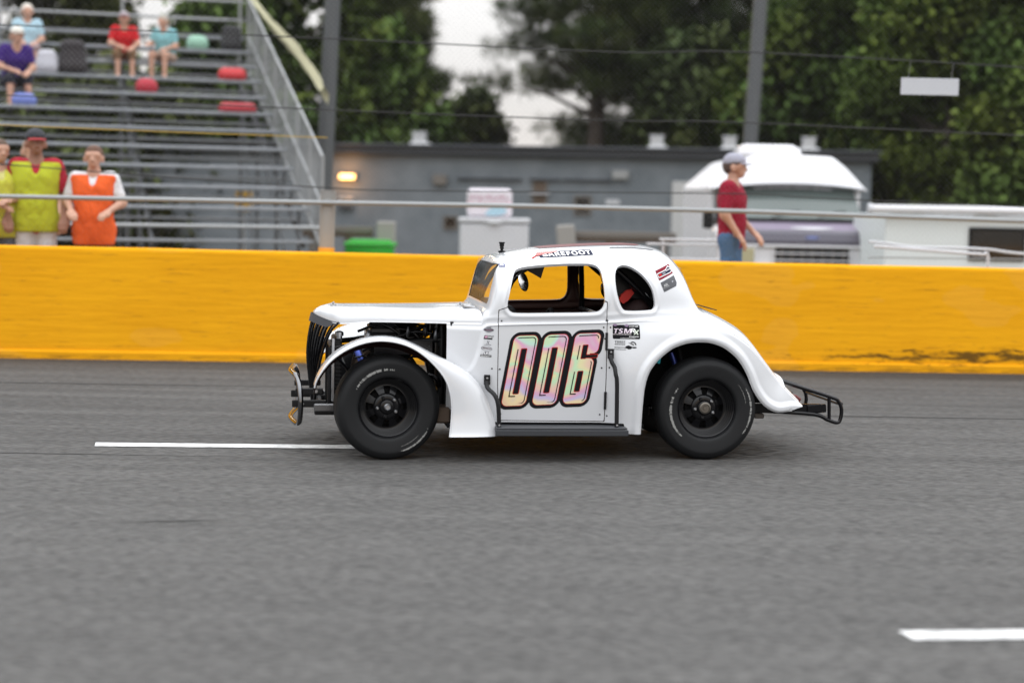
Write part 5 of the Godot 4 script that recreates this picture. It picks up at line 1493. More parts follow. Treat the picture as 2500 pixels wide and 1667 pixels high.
func cockpit(car: Node3D) -> void:
	var cage := Node3D.new(); cage.name = "roll_cage"; car.add_child(cage, true)
	for s in [1.0, -1.0]:
		for pts in [[Vector3(0.66, 0.60, 0.52), Vector3(0.67, 0.89, 0.50), Vector3(0.83, 1.10, 0.44), Vector3(1.29, 1.155, 0.42)], [Vector3(1.32, 0.25, 0.52), Vector3(1.315, 0.85, 0.50), Vector3(1.30, 1.08, 0.46), Vector3(1.29, 1.155, 0.40)], [Vector3(1.31, 1.12, 0.42), Vector3(1.56, 0.90, 0.40), Vector3(1.75, 0.62, 0.36)], [Vector3(0.66, 0.62, 0.55), Vector3(1.31, 0.66, 0.56)]]:
			var b := MB.new()
			var q := []
			for p in pts: q.append(p * Vector3(1, 1, s))
			b.tube(smooth_path(q, 4), 0.018, 10)
			part(b, "cage_tube", M.black_gloss, cage)
	for pts in [[Vector3(0.83, 1.10, -0.44), Vector3(0.83, 1.105, 0.44)], [Vector3(1.29, 1.155, -0.42), Vector3(1.29, 1.155, 0.42)], [Vector3(1.31, 0.80, -0.5), Vector3(1.31, 0.80, 0.5)], [Vector3(0.67, 0.80, -0.5), Vector3(0.67, 0.80, 0.5)]]:
		var b := MB.new(); b.tube(pts, 0.018, 10); part(b, "cage_tube", M.black_gloss, cage)
	for s in [1.0, -1.0]:
		var b := MB.new(); b.prism(PackedVector2Array([Vector2(0.80, 1.085), Vector2(0.93, 1.115), Vector2(0.905, 1.03), Vector2(0.86, 1.055)]), 0.405 * s, 0.41 * s); part(b, "gusset", M.black_gloss, cage)
	var b := MB.new()
	b.box(Vector3(0.70, 0.82, 0), Vector3(0.10, 0.10, 1.0), 0.02)
	part(b, "dashboard", M.black_satin, car)
	b = MB.new()
	b.lathe([Vector2(0.125, -0.012), Vector2(0.140, -0.012), Vector2(0.147, 0.0), Vector2(0.140, 0.012), Vector2(0.125, 0.012), Vector2(0.120, 0.0), Vector2(0.125, -0.012)], 26, Transform3D(Basis(Vector3.BACK, PI / 2 - 0.35), Vector3(0.965, 0.71, 0.16)))
	b.tube([Vector3(0.965, 0.71, 0.02), Vector3(0.965, 0.71, 0.30)], 0.010, 6); b.tube([Vector3(0.965, 0.71, 0.16), Vector3(0.74, 0.77, 0.16)], 0.015, 8)
	part(b, "steering_wheel", M.black_matt, car)
	# bucket seat with head surround
	b = MB.new()
	b.box(Vector3(1.22, 0.40, 0.16), Vector3(0.42, 0.10, 0.42), 0.04)
	b.box(Vector3(1.56, 0.66, 0.16), Vector3(0.09, 0.62, 0.44), 0.04, Basis(Vector3.BACK, -0.22))
	for s in [-1, 1]:
		b.box(Vector3(1.44, 0.70, 0.16 + s * 0.21), Vector3(0.20, 0.24, 0.03), 0.012, Basis(Vector3.BACK, -0.22))
		b.box(Vector3(1.475, 1.0, 0.16 + s * 0.16), Vector3(0.22, 0.17, 0.025), 0.012, Basis(Vector3.BACK, -0.15))
	b.box(Vector3(1.59, 1.0, 0.16), Vector3(0.03, 0.17, 0.33), 0.012, Basis(Vector3.BACK, -0.15))
	var seat := part(b, "seat", M.black_satin, car)
	b = MB.new(); b.prism(PackedVector2Array([Vector2(1.385, 0.905), Vector2(1.41, 0.885), Vector2(1.44, 0.905), Vector2(1.475, 0.950), Vector2(1.455, 0.972), Vector2(1.43, 0.965), Vector2(1.40, 0.940)]), 0.33, 0.36); part(b, "head_pad", M.red_suit, seat, "red pad on the black seat's head surround")
	b = MB.new()
	b.box(Vector3(1.70, 0.72, 0), Vector3(0.02, 0.40, 1.0), 0.005, Basis(Vector3.BACK, 0.25)); b.box(Vector3(1.60, 0.83, 0.0), Vector3(0.22, 0.015, 0.98), 0.004)
	part(b, "rear_bulkhead", M.black_matt, car)
	# mirror
	b = MB.new(); b.lathe([Vector2(0, -0.016), Vector2(0.024, -0.014), Vector2(0.046, 0.0), Vector2(0.050, 0.006), Vector2(0.047, 0.010), Vector2(0, 0.014)], 20, Transform3D(Basis(Vector3.UP, 0.75) * Basis(Vector3.RIGHT, PI / 2 - 0.25), Vector3(0.785, 1.012, 0.50)).scaled_local(Vector3(0.85, 1, 1.15))); var mir := part(b, "wing_mirror", M.chrome, car)
	b = MB.new(); b.tube(smooth_path([Vector3(0.785, 1.025, 0.495), Vector3(0.765, 1.048, 0.49), Vector3(0.755, 1.04, 0.47), Vector3(0.772, 1.05, 0.455)], 4), 0.008, 7); part(b, "clamp", M.chrome, mir)
	# roof camera mount
	b = MB.new()
	b.lathe([Vector2(0, -0.004), Vector2(0.022, -0.004), Vector2(0.022, 0.006), Vector2(0.008, 0.010), Vector2(0.008, 0.030), Vector2(0.014, 0.034), Vector2(0.014, 0.050), Vector2(0.018, 0.052), Vector2(0.018, 0.060), Vector2(0, 0.060)], 10, Transform3D(Basis(), Vector3(0.722, tab(T_TOP, 0.722) + 0.002, 0.03)))
	b.tube([Vector3(0.722, 1.195, 0.0), Vector3(0.722, 1.195, 0.065)], 0.009, 8)
	part(b, "camera_mount", M.black_matt, car)
	# the driver sits inside: a thing of his own
	driver(car)

func driver(car: Node3D) -> void:
	var d := thing("driver", "driver in red suit and dark helmet seated inside the white race car", "person", car.transform * Vector3(1.395, 0.41, 0.16), deg_to_rad(CAR_TURN))
	var b := MB.new()
	# local: -x is forward; pelvis at the origin
	var bones := [[Vector3(0, 0.10, -0.06), Vector3(0, 0.10, 0.06), 0.11, 0.11], [Vector3(0, 0.1, 0), Vector3(0.10, 0.36, 0), 0.13, 0.14], [Vector3(0.09, 0.34, -0.07), Vector3(0.12, 0.43, -0.15), 0.10, 0.065], [Vector3(0.09, 0.34, 0.07), Vector3(0.12, 0.43, 0.15), 0.10, 0.065], [Vector3(0.11, 0.42, 0), Vector3(0.10, 0.52, 0), 0.06, 0.06]]
	for s in [-1.0, 1.0]:
		bones.append_array([[Vector3(0.12, 0.43, 0.17 * s), Vector3(-0.02, 0.24, 0.22 * s), 0.055, 0.046], [Vector3(-0.02, 0.24, 0.22 * s), Vector3(-0.25, 0.30, 0.13 * s), 0.045, 0.034], [Vector3(0.0, 0.09, 0.09 * s), Vector3(-0.34, 0.20, 0.12 * s), 0.085, 0.062], [Vector3(-0.34, 0.20, 0.12 * s), Vector3(-0.60, -0.05, 0.12 * s), 0.06, 0.045], [Vector3(-0.25, 0.30, 0.13 * s), Vector3(-0.31, 0.31, 0.12 * s), 0.036, 0.03]])
		for f in 4: bones.append([Vector3(-0.30, 0.325 - f * 0.016, 0.12 * s), Vector3(-0.335, 0.318 - f * 0.016, 0.10 * s), 0.011, 0.009])
		bones.append([Vector3(-0.28, 0.33, 0.115 * s), Vector3(-0.315, 0.345, 0.095 * s), 0.012, 0.010])
		bones.append([Vector3(-0.60, -0.05, 0.12 * s), Vector3(-0.70, -0.02, 0.12 * s), 0.042, 0.034])
	net(b, bones, 0.014, 55.0)
	part(b, "body", mat(Color(0.03, 0.012, 0.012), 0.75), d)
	b = MB.new()
	net(b, [[Vector3(0.095, 0.625, 0), Vector3(0.075, 0.625, 0), 0.135, 0.132], [Vector3(0.02, 0.575, 0), Vector3(0.0, 0.555, 0), 0.105, 0.085]], 0.014, 60.0, [], [[Vector3(-0.10, 0.635, 0.10), Vector3(-0.10, 0.635, -0.10), 0.055, 0.055]])
	var hel := part(b, "helmet", M.black_gloss, d)
	b = MB.new(); net(b, [[Vector3(0.0, 0.635, -0.03), Vector3(0.0, 0.635, 0.03), 0.085, 0.085]], 0.014, 60.0); part(b, "visor", M.dark_glass, hel)
	# bright shoulder belts
	for s in [-1.0, 1.0]:
		b = MB.new()
		var pts := [Vector3(0.20, 0.50, 0.10 * s), Vector3(0.11, 0.515, 0.10 * s), Vector3(0.0, 0.46, 0.09 * s), Vector3(-0.06, 0.30, 0.06 * s)]
		var sp := smooth_path(pts, 4)
		for i in sp.size() - 1:
			var w := Vector3(0, 0, 0.026)
			b.quad(sp[i] - w, sp[i] + w, sp[i + 1] + w, sp[i + 1] - w, Vector3(-1, 1, 0))
		part(b, "shoulder_belt", mat(Color(0.66, 0.05, 0.03), 0.7), d)

func wheel(car: Node3D, w: Array) -> void:
	var s := signf(w[1])
	var o := Node3D.new(); o.name = "wheel"; car.add_child(o, true)
	o.position = Vector3(w[0], 0.297, w[1]); o.rotation.y = deg_to_rad(w[3])
	var xf := Transform3D(Basis(Vector3.RIGHT, PI / 2 * s), Vector3.ZERO)
	var b := MB.new()
	var prof := [Vector2(0.168, -0.080), Vector2(0.178, -0.092), Vector2(0.205, -0.099), Vector2(0.25, -0.1035), Vector2(0.276, -0.097), Vector2(0.289, -0.083)]
	for g in [-0.055, -0.022, 0.022, 0.055]: prof.append_array([Vector2(0.2965, g - 0.004), Vector2(0.2915, g - 0.0035), Vector2(0.2915, g + 0.0035), Vector2(0.2965, g + 0.004)])
	prof.append_array([Vector2(0.289, 0.083), Vector2(0.276, 0.097), Vector2(0.262, 0.1022), Vector2(0.258, 0.1042), Vector2(0.250, 0.1046), Vector2(0.235, 0.1035), Vector2(0.218, 0.1015), Vector2(0.204, 0.0995), Vector2(0.19, 0.0975), Vector2(0.180, 0.094), Vector2(0.172, 0.084), Vector2(0.168, 0.072)])
	b.lathe(prof, 72, xf)
	part(b, "tyre", M.rubber, o)
	# rim barrel with stepped rings, then the dished centre with slots
	b = MB.new()
	b.lathe([Vector2(0.166, -0.085), Vector2(0.150, -0.07), Vector2(0.146, -0.03), Vector2(0.1385, 0.0), Vector2(0.1395, 0.012), Vector2(0.145, 0.014), Vector2(0.146, 0.028), Vector2(0.152, 0.030), Vector2(0.153, 0.046), Vector2(0.159, 0.048), Vector2(0.160, 0.064), Vector2(0.166, 0.068), Vector2(0.170, 0.078), Vector2(0.176, 0.083), Vector2(0.172, 0.088)], 64, xf)
	var rim := part(b, "rim", M.black_gloss, o)
	b = MB.new()
	b.lathe([Vector2(0.1395, 0.0), Vector2(0.128, -0.006), Vector2(0.119, -0.004)], 64, xf)
	b.lathe([Vector2(0.079, 0.012), Vector2(0.068, 0.022), Vector2(0.056, 0.025), Vector2(0.044, 0.025), Vector2(0.040, 0.033), Vector2(0.034, 0.036), Vector2(0.0, 0.036)], 40, xf)
	for k in 8:
		var a := TAU * k / 8.0 + 0.2
		b.lathe([Vector2(0.120, -0.004), Vector2(0.105, 0.001), Vector2(0.092, 0.008), Vector2(0.078, 0.0125)], 5, xf, a, a + 0.42)
	part(b, "wheel_centre", M.black_gloss, rim)
	b = MB.new(); b.lathe([Vector2(0.135, -0.05), Vector2(0.0, -0.05)], 24, xf); b.lathe([Vector2(0.105, -0.02), Vector2(0.105, -0.032), Vector2(0.05, -0.032)], 24, xf); part(b, "brake_drum", M.black_matt, rim)
	b = MB.new()
	if w[2]: b.lathe([Vector2(0.034, 0.034), Vector2(0.034, 0.046), Vector2(0.026, 0.049), Vector2(0.024, 0.043), Vector2(0.014, 0.043), Vector2(0.012, 0.047), Vector2(0, 0.047)], 24, xf)
	else: b.lathe([Vector2(0.021, 0.034), Vector2(0.021, 0.050), Vector2(0.015, 0.056), Vector2(0.012, 0.052), Vector2(0, 0.052)], 20, xf)
	part(b, "hub_cap", mat(Color(0.17, 0.155, 0.135), 0.4, 0.9) if w[2] else M.steel, rim)
	for k in 5:
		var a := TAU * k / 5.0 + 0.5
		b = MB.new(); b.lathe([Vector2(0.0105, 0.022), Vector2(0.0105, 0.036), Vector2(0.006, 0.041), Vector2(0, 0.041)], 6, xf.translated_local(Vector3(cos(a), 0, sin(a)) * 0.057)); part(b, "wheel_nut", M.engine if k % 2 else M.steel, rim)
	if s < 0: return
	# worn white lettering smeared into arcs on the sidewall
	var rng := RandomNumberGenerator.new(); rng.seed = 7 + int(w[2])
	var arcs := [[150.0, 82.0, 0.212, 0.018], [-26.0, -76.0, 0.249, 0.013], [-40.0, -72.0, 0.226, 0.006]] if not w[2] else [[146.0, 226.0, 0.211, 0.018], [30.0, -34.0, 0.250, 0.014], [40.0, 8.0, 0.226, 0.006]]
	for q in arcs:
		b = MB.new()
		var m := 70
		for i in m:
			var u := sin(PI * (i + 0.5) / m)
			var wob := 0.5 + 0.5 * pow(u, 0.5)
			if rng.randf() < 0.10 + 0.25 * (1.0 - u): continue
			var lo: float = q[2] + rng.randf_range(0.0, 0.004); var hi: float = q[2] + q[3] * wob - rng.randf_range(0.0, 0.004)
			var a0 := deg_to_rad(lerpf(q[0], q[1], float(i) / m)); var a1 := deg_to_rad(lerpf(q[0], q[1], (i + 1.0) / m))
			var z := 0.1055
			b.quad(Vector3(cos(a0) * lo, sin(a0) * lo, z), Vector3(cos(a1) * lo, sin(a1) * lo, z), Vector3(cos(a1) * hi, sin(a1) * hi, z), Vector3(cos(a0) * hi, sin(a0) * hi, z), Vector3.BACK)
		part(b, "worn_lettering", mat(Color(0.24, 0.24, 0.23), 0.8), o)

func side_fittings(car: Node3D, door: Node3D) -> void:
	for s in [1.0, -1.0]:
		# running board: plate with a turned-down edge
		var b := MB.new()
		b.box(Vector3(0.985, 0.196, 0.725 * s), Vector3(0.75, 0.012, 0.150), 0.004)
		b.box(Vector3(0.985, 0.172, 0.797 * s), Vector3(0.765, 0.034, 0.012), 0.004)
		b.box(Vector3(0.985, 0.175, 0.66 * s), Vector3(0.74, 0.04, 0.02), 0.004)
		part(b, "running_board", M.grey_board, car)
		# two bent side bars with plates
		for q in [[0.562, 0.470, 0.628, 0.63], [1.268, 0.628, 1.306, 0.675]]:
			b = MB.new()
			b.tube(smooth_path([Vector3(q[0], q[1] - 0.02, (q[3] + 0.035) * s), Vector3(q[0] + 0.006, q[1] - 0.055, (q[3] + 0.055) * s), Vector3(lerpf(q[0], q[2], 0.55), q[1] - 0.085, 0.742 * s), Vector3(q[2] - 0.012, q[1] - 0.125, 0.758 * s), Vector3(q[2] - 0.004, q[1] - 0.18, 0.760 * s), Vector3(q[2], 0.20, 0.757 * s)], 5), 0.0125, 10)
			var bar := part(b, "side_bar", M.black_satin, car)
			b = MB.new(); b.box(Vector3(q[0] + 0.006, q[1] - 0.012, (q[3] + 0.022) * s), Vector3(0.036, 0.058, 0.012), 0.005, Basis(Vector3.UP, 0.0)); part(b, "mount_plate", M.black_satin, bar)
			for p in [Vector3(q[0] + 0.006, q[1] - 0.002, (q[3] + 0.030) * s), Vector3(q[2], 0.212, 0.770 * s)]:
				b = MB.new(); b.lathe([Vector2(0, 0), Vector2(0.007, 0), Vector2(0.006, 0.005), Vector2(0, 0.006)], 8, Transform3D(Basis(Vector3.RIGHT, PI / 2 * s), p)); part(b, "bolt", M.steel, bar)
	# rivets, hinges and the latch on the driver's side
	for q in [[0.648, 0.795, 0], [1.236, 0.765, 0], [1.276, 0.765, 1], [1.228, 0.532, 0], [1.271, 0.535, 1], [1.225, 0.262, 0], [1.264, 0.256, 1], [0.596, 0.522, 1], [0.650, 0.262, 0], [0.640, 0.52, 0], [1.244, 0.70, 0]]:
		var b := MB.new(); b.lathe([Vector2(0.0052, -0.002), Vector2(0.0048, 0.002), Vector2(0.002, 0.0032), Vector2(0, 0.0034)], 8, Transform3D(Basis(Vector3.RIGHT, PI / 2), on_side(q[0], q[1], 0.0))); part(b, "rivet", M.black_satin, door if q[2] == 0 else car)
	for y in [0.685, 0.345]:
		var b := MB.new(); b.tube([on_side(1.2535, y - 0.05, 0.006), on_side(1.2535, y + 0.05, 0.006)], 0.0075, 8); part(b, "hinge", M.black_satin, door)
	var b := MB.new(); b.lathe([Vector2(0, 0), Vector2(0.009, 0), Vector2(0.006, 0.008), Vector2(0, 0.009)], 10, Transform3D(Basis(Vector3.RIGHT, PI / 2), on_side(1.2565, 0.80, 0.001))); part(b, "latch_pin", M.black_satin, car)

# ------------------------------------------------------------------ lettering and number
func font_of(serif := false) -> Font:
	var f := SystemFont.new()
	f.font_names = PackedStringArray(["Droid Serif" if serif else "Droid Sans"])
	f.font_weight = 700
	return f

func text_shape(text: String, serif := false) -> Array:
	var t := TextMesh.new()
	t.font = font_of(serif); t.text = text; t.font_size = 64; t.pixel_size = 0.01; t.depth = 0.0; t.curve_step = 2.0
	var a := t.get_mesh_arrays()
	return [a[Mesh.ARRAY_VERTEX], a[Mesh.ARRAY_INDEX], t.get_aabb()]

# text wrapped onto the car's side: centre, width, height, slope, slant
func text_side(parent: Node3D, text: String, c: Vector2, w: float, h: float, m: Material, ang := 0.0, slant := 0.0, off := 0.0024, serif := false) -> void:
	var q := text_shape(text, serif)
	var bb: AABB = q[2]
	var b := MB.new()
	var V: PackedVector3Array = q[0]; var I: PackedInt32Array = q[1]
	for i in range(0, I.size(), 3):
		var p := []
		for k in 3:
			var v := V[I[i + k]]
			var u := Vector2((v.x - bb.get_center().x) / bb.size.x * w, (v.y - bb.get_center().y) / bb.size.y * h)
			u.x += u.y * slant
			u = u.rotated(ang) + c
			p.append(on_side(u.x, u.y, off))
		b.flat(p[0], p[1], p[2], Vector3(0, 0.2, 1))
	if b.v.size() > 0: part(b, "lettering", m, parent)

# a line of small print too fine to read in the photograph: uneven strokes
func marks(parent: Node3D, c: Vector2, w: float, h: float, count: int, m: Material, ang: float, off: float) -> void:
	var rng := RandomNumberGenerator.new(); rng.seed = count * 7 + int(c.x * 1000)
	var b := MB.new()
	for i in count:
		var x := (i + 0.5) / count * w - w / 2; var hw := w / count * rng.randf_range(0.28, 0.42); var hh := h * rng.randf_range(0.30, 0.5)
		var p := []
		for q in [[-1, -1], [1, -1], [1, 1], [-1, 1]]:
			var u := Vector2(x + q[0] * hw + q[1] * hh * 0.2, q[1] * hh).rotated(ang) + c
			p.append(on_side(u.x, u.y, off))
		b.quad(p[0], p[1], p[2], p[3], Vector3(0, 0.2, 1))
	part(b, "small_print", m, parent)

func text_flat(parent: Node3D, text: String, c: Vector3, h: float, m: Material, slant := 0.0) -> void:
	var q := text_shape(text)
	var bb: AABB = q[2]
	var b := MB.new()
	var V: PackedVector3Array = q[0]; var I: PackedInt32Array = q[1]
	var s := h / bb.size.y
	for i in range(0, I.size(), 3):
		var p := []
		for k in 3:
			var v := (V[I[i + k]] - bb.get_center()) * s
			p.append(c + Vector3(v.x * 1.3 + v.y * slant, v.y, 0))
		b.flat(p[0], p[1], p[2], Vector3.BACK)
	part(b, "lettering", m, parent)

# sheet on the side where f(u) >= 0; rect in side coordinates
func patch(parent: Node3D, called: String, f: Callable, r: Rect2, cell: float, off: float, m: Material, uvs := false) -> MeshInstance3D:
	var nx := int(ceil(r.size.x / cell)) + 1; var ny := int(ceil(r.size.y / cell)) + 1
	var P := PackedVector3Array(); var N := PackedVector3Array(); var F := PackedFloat32Array(); var U := PackedVector2Array()
	var e := 0.004
	for j in ny:
		for i in nx:
			var u := r.position + Vector2(i, j) * cell
			var v: float = f.call(u)
			F.push_back(v)
			if v < -3.0 * cell:
				P.push_back(Vector3(u.x, u.y, 0.6)); N.push_back(Vector3.BACK)
			else:
				var z := side_z(u.x, u.y)
				var n := Vector3(-(side_z(u.x + e, u.y) - z) / e, -(side_z(u.x, u.y + e) - z) / e, 1).normalized()
				P.push_back(Vector3(u.x, u.y, z) + n * off); N.push_back(n)
			U.push_back(Vector2(i / float(nx - 1), 1.0 - j / float(ny - 1)))
	var b := MB.new(); b.sheet(P, N, F, nx, ny, U)
	return part(b, called, m, parent)

func rr(u: Vector2, x0: float, x1: float, y0: float, y1: float, r: float) -> float:
	var q := Vector2(absf(u.x - (x0 + x1) / 2) - (x1 - x0) / 2 + r, absf(u.y - (y0 + y1) / 2) - (y1 - y0) / 2 + r)
	return r - Vector2(maxf(q.x, 0), maxf(q.y, 0)).length() - minf(maxf(q.x, q.y), 0)

func poly_patch(parent: Node3D, called: String, pg: Array, off: float, m: Material, cell := 0.004) -> void:
	var q := PackedVector2Array(pg)
	var r := Rect2(q[0], Vector2.ZERO)
	for p in q: r = r.expand(p)
	patch(parent, called, func(u: Vector2) -> float: return -poly_dist(q, u), r.grow(cell * 1.5), cell, off, m)

func livery(car: Node3D, door: Node3D) -> void:
	# number 006: worked out on a slanting grid
	var K := 0.00085
	var to := func(u: Vector2) -> Vector2:
		var X := 185.0 + (u.x - 0.634) / K; var Y := 1165.0 - (u.y - 0.306) / K
		return Vector2(X - (1175.0 - Y) * 0.173, Y + (X - 190.0) * 0.045)
	var outer := func(u: Vector2) -> float:
		var p: Vector2 = to.call(u)
		var d := maxf(rr(p, 190, 378, 680, 1178, 52), rr(p, 396, 584, 680, 1178, 52))
		var six := maxf(rr(p, 602, 802, 680, 842, 50), rr(p, 602, 788, 690, 1178, 52))
		if p.x > 700: six = maxf(rr(p, 602, 802, 680, 842, 40), rr(p, 602, 786, 845, 1178, 50))
		return maxf(d, six)
	var inset := func(u: Vector2, e: float) -> float:
		var p: Vector2 = to.call(u)
		var a := maxf(rr(p, 190, 378, 680, 1178, 52), rr(p, 396, 584, 680, 1178, 52)) - e
		var six: float = maxf(rr(p, 602, 802, 680, 842, 46), rr(p, 602, 750, 690, 1178, 52))
		six = maxf(six, rr(p, 602, 786, 848, 1178, 50)) - e
		six = minf(six, maxf(maxf(700.0 - p.x, absf(p.y - 846.0) - 9.0), 0.0) if p.x > 690 else six)
		return maxf(a, six)
	var holes := func(u: Vector2) -> float:
		var p: Vector2 = to.call(u)
		var d := maxf(rr(p, 267, 301, 782, 1082, 3), rr(p, 473, 507, 782, 1082, 3))
		d = maxf(d, maxf(rr(p, 682, 712, 772, 860, 2), rr(p, 690, 790, 838, 856, 2)))
		return maxf(d, rr(p, 680, 712, 948, 1082, 3))
	var lines := func(u: Vector2) -> float:
		var p: Vector2 = to.call(u)
		var d := -1e3
		for o in [0.0, 206.0]:
			d = maxf(d, maxf(rr(p, 240 + o, 247 + o, 782, 1104, 1), rr(p, 240 + o, 285 + o, 1096, 1104, 1)))
			var ring := 3.2 - absf(rr(p, 190 + o, 378 + o, 680, 1178, 52) - 27.0)
			if p.x > 300 + o or (p.y < 712 and p.x > 215 + o): d = maxf(d, minf(ring, 1150.0 - p.y))
		d = maxf(d, maxf(rr(p, 654, 661, 772, 868, 1), maxf(rr(p, 652, 659, 948, 1104, 1), rr(p, 652, 694, 1096, 1104, 1))))
		var r6 := 3.2 - absf(rr(p, 602, 786, 848, 1178, 50) - 27.0)
		if p.x > 735 and p.y > 880: d = maxf(d, minf(r6, 1150.0 - p.y))
		var r7 := 3.2 - absf(rr(p, 602, 802, 680, 842, 46) - 27.0)
		if p.y < 730: d = maxf(d, minf(r7, p.x - 640.0))
		return d
	var R := Rect2(0.615, 0.285, 0.65, 0.48)
	var cell := 0.0034
	var base := patch(door, "race_number", func(u: Vector2) -> float: return (outer.call(u) + 11.0) * K, R, cell, 0.0012, M.decal_black)
	base.set_meta("label", "large pastel holographic 006 outlined in black and red")
	patch(base, "red_outline", func(u: Vector2) -> float: return inset.call(u, 10.5) * K, R, cell, 0.0019, M.decal_red)
	patch(base, "foil_fill", func(u: Vector2) -> float: return inset.call(u, 14.0) * K, R, cell, 0.0026, M.holo, true)
	patch(base, "inner_red", func(u: Vector2) -> float: return (holes.call(u) + 4.5) * K, R, cell * 0.8, 0.0033, M.decal_red)
	patch(base, "inner_black", func(u: Vector2) -> float: return holes.call(u) * K, R, cell * 0.8, 0.0040, M.decal_black)
	patch(base, "inner_line", func(u: Vector2) -> float: return lines.call(u) * K, R, cell * 0.7, 0.0034, M.decal_black)
	# roof name panel
	var ang := 0.075
	var at := func(cx: float, cy: float, w: float, h: float, a: float) -> Array:
		var o := []
		for q in [[-1, -1], [1, -1], [1, 1], [-1, 1]]: o.append(Vector2(q[0] * w / 2, q[1] * h / 2).rotated(a) + Vector2(cx, cy))
		return o
	poly_patch(car, "name_panel", at.call(1.050, 1.176, 0.315, 0.030, 0.068), 0.0014, M.decal_navy)
	text_side(car, "BAREFOOT", Vector2(1.056, 1.176), 0.285, 0.021, M.decal_white, 0.068, 0.0, 0.003)
	# red brush lettering above it, too smeared to read
	poly_patch(car, "brush_lettering", [Vector2(0.868, 1.158), Vector2(0.884, 1.172), Vector2(0.900, 1.178), Vector2(0.925, 1.178), Vector2(0.955, 1.181), Vector2(0.98, 1.187), Vector2(1.012, 1.189), Vector2(1.004, 1.184), Vector2(0.99, 1.181), Vector2(0.972, 1.176), Vector2(0.95, 1.172), Vector2(0.93, 1.169), Vector2(0.905, 1.163)], 0.0040, mat(Color(0.40, 0.09, 0.08), 0.4), 0.002)
	marks(car, Vector2(0.945, 1.1785), 0.11, 0.010, 9, mat(Color(0.55, 0.24, 0.22), 0.4), 0.10, 0.0048)
	poly_patch(car, "name_swash", [Vector2(0.843, 1.146), Vector2(0.851, 1.144), Vector2(0.875, 1.157), Vector2(0.91, 1.163), Vector2(0.88, 1.164), Vector2(0.856, 1.153)], 0.0026, M.decal_red, 0.002)
	# windscreen pillar sticker
	poly_patch(car, "pillar_sticker", at.call(0.668, 1.106, 0.034, 0.016, 0.02), 0.0014, mat(Color(0.09, 0.10, 0.20), 0.4), 0.002)
	poly_patch(car, "pillar_sticker", at.call(0.666, 1.1065, 0.018, 0.006, 0.02), 0.0022, M.decal_white, 0.002)
	poly_patch(car, "pillar_sticker", at.call(0.664, 1.094, 0.034, 0.003, 0.02), 0.0014, mat(Color(0.09, 0.10, 0.20), 0.4), 0.0015)
	# column of five small stickers ahead of the door
	var grey: Material = M.decal_grey
	poly_patch(car, "club_sticker", smooth_loop([Vector2(0.547, 0.741), Vector2(0.575, 0.728), Vector2(0.604, 0.741), Vector2(0.590, 0.752), Vector2(0.575, 0.757), Vector2(0.560, 0.752)], 5), 0.0013, grey, 0.002)
	poly_patch(car, "club_sticker", smooth_loop([Vector2(0.562, 0.756), Vector2(0.575, 0.753), Vector2(0.588, 0.756), Vector2(0.586, 0.766), Vector2(0.575, 0.772), Vector2(0.564, 0.766)], 5), 0.0016, mat(Color(0.10, 0.10, 0.11), 0.4), 0.002)
	poly_patch(car, "club_sticker", at.call(0.575, 0.742, 0.040, 0.006, 0.0), 0.0022, M.decal_pink, 0.002)
	marks(car, Vector2(0.575, 0.7425), 0.050, 0.008, 8, M.decal_black, 0.0, 0.003)
	poly_patch(car, "series_sticker", [Vector2(0.547, 0.690), Vector2(0.595, 0.688), Vector2(0.597, 0.700), Vector2(0.604, 0.709), Vector2(0.553, 0.711)], 0.0014, M.decal_black, 0.002)
	poly_patch(car, "series_sticker", [Vector2(0.552, 0.697), Vector2(0.567, 0.6965), Vector2(0.571, 0.7075), Vector2(0.556, 0.708)], 0.0022, M.decal_pink, 0.002)
	text_side(car, "INEX", Vector2(0.584, 0.7015), 0.027, 0.011, M.decal_white, 0.0, 0.2, 0.0024)
	text_side(car, "X", Vector2(0.572, 0.671), 0.019, 0.017, grey, 0.0, 0.25, 0.0014, true)
	marks(car, Vector2(0.570, 0.657), 0.040, 0.005, 10, grey, -0.02, 0.0014)
	patch(car, "oval_sticker", func(u: Vector2) -> float:
		var p := (u - Vector2(0.565, 0.636)).rotated(0.10)
		var l := Vector2(p.x / 0.031, p.y / 0.0125).length()
		return 0.0125 * minf(1.0 - l, l - 0.86), Rect2(0.53, 0.62, 0.07, 0.032), 0.0016, 0.0014, grey)
	marks(car, Vector2(0.565, 0.637), 0.044, 0.009, 9, mat(Color(0.10, 0.06, 0.07), 0.4), -0.10, 0.0014)
	poly_patch(car, "graphics_sticker", [Vector2(0.531, 0.590), Vector2(0.591, 0.587), Vector2(0.592, 0.599), Vector2(0.531, 0.601)], 0.0014, M.decal_black, 0.002)
	poly_patch(car, "graphics_sticker", [Vector2(0.545, 0.601), Vector2(0.573, 0.600), Vector2(0.579, 0.618), Vector2(0.553, 0.619)], 0.0014, grey, 0.002)
	text_side(car, "LB", Vector2(0.562, 0.609), 0.020, 0.013, M.decal_white, 0.0, 0.25, 0.0024)
	text_side(car, "GRAPHICS", Vector2(0.561, 0.594), 0.052, 0.007, M.decal_white, -0.03, 0.0, 0.0024)
	# two stickers behind the door
	patch(car, "sponsor_sticker", func(u: Vector2) -> float: return rr((u - Vector2(1.365, 0.741)).rotated(-0.012), -0.0765, 0.0765, -0.040, 0.040, 0.007), Rect2(1.28, 0.69, 0.17, 0.10), 0.004, 0.0014, M.decal_black)
	text_side(car, "TSM", Vector2(1.343, 0.746), 0.100, 0.028, mat(Color(0.66, 0.56, 0.64), 0.35), 0.01, 0.22, 0.0028)
	text_side(car, "R", Vector2(1.405, 0.749), 0.026, 0.024, M.decal_white, 0.0, 0.22, 0.0028)
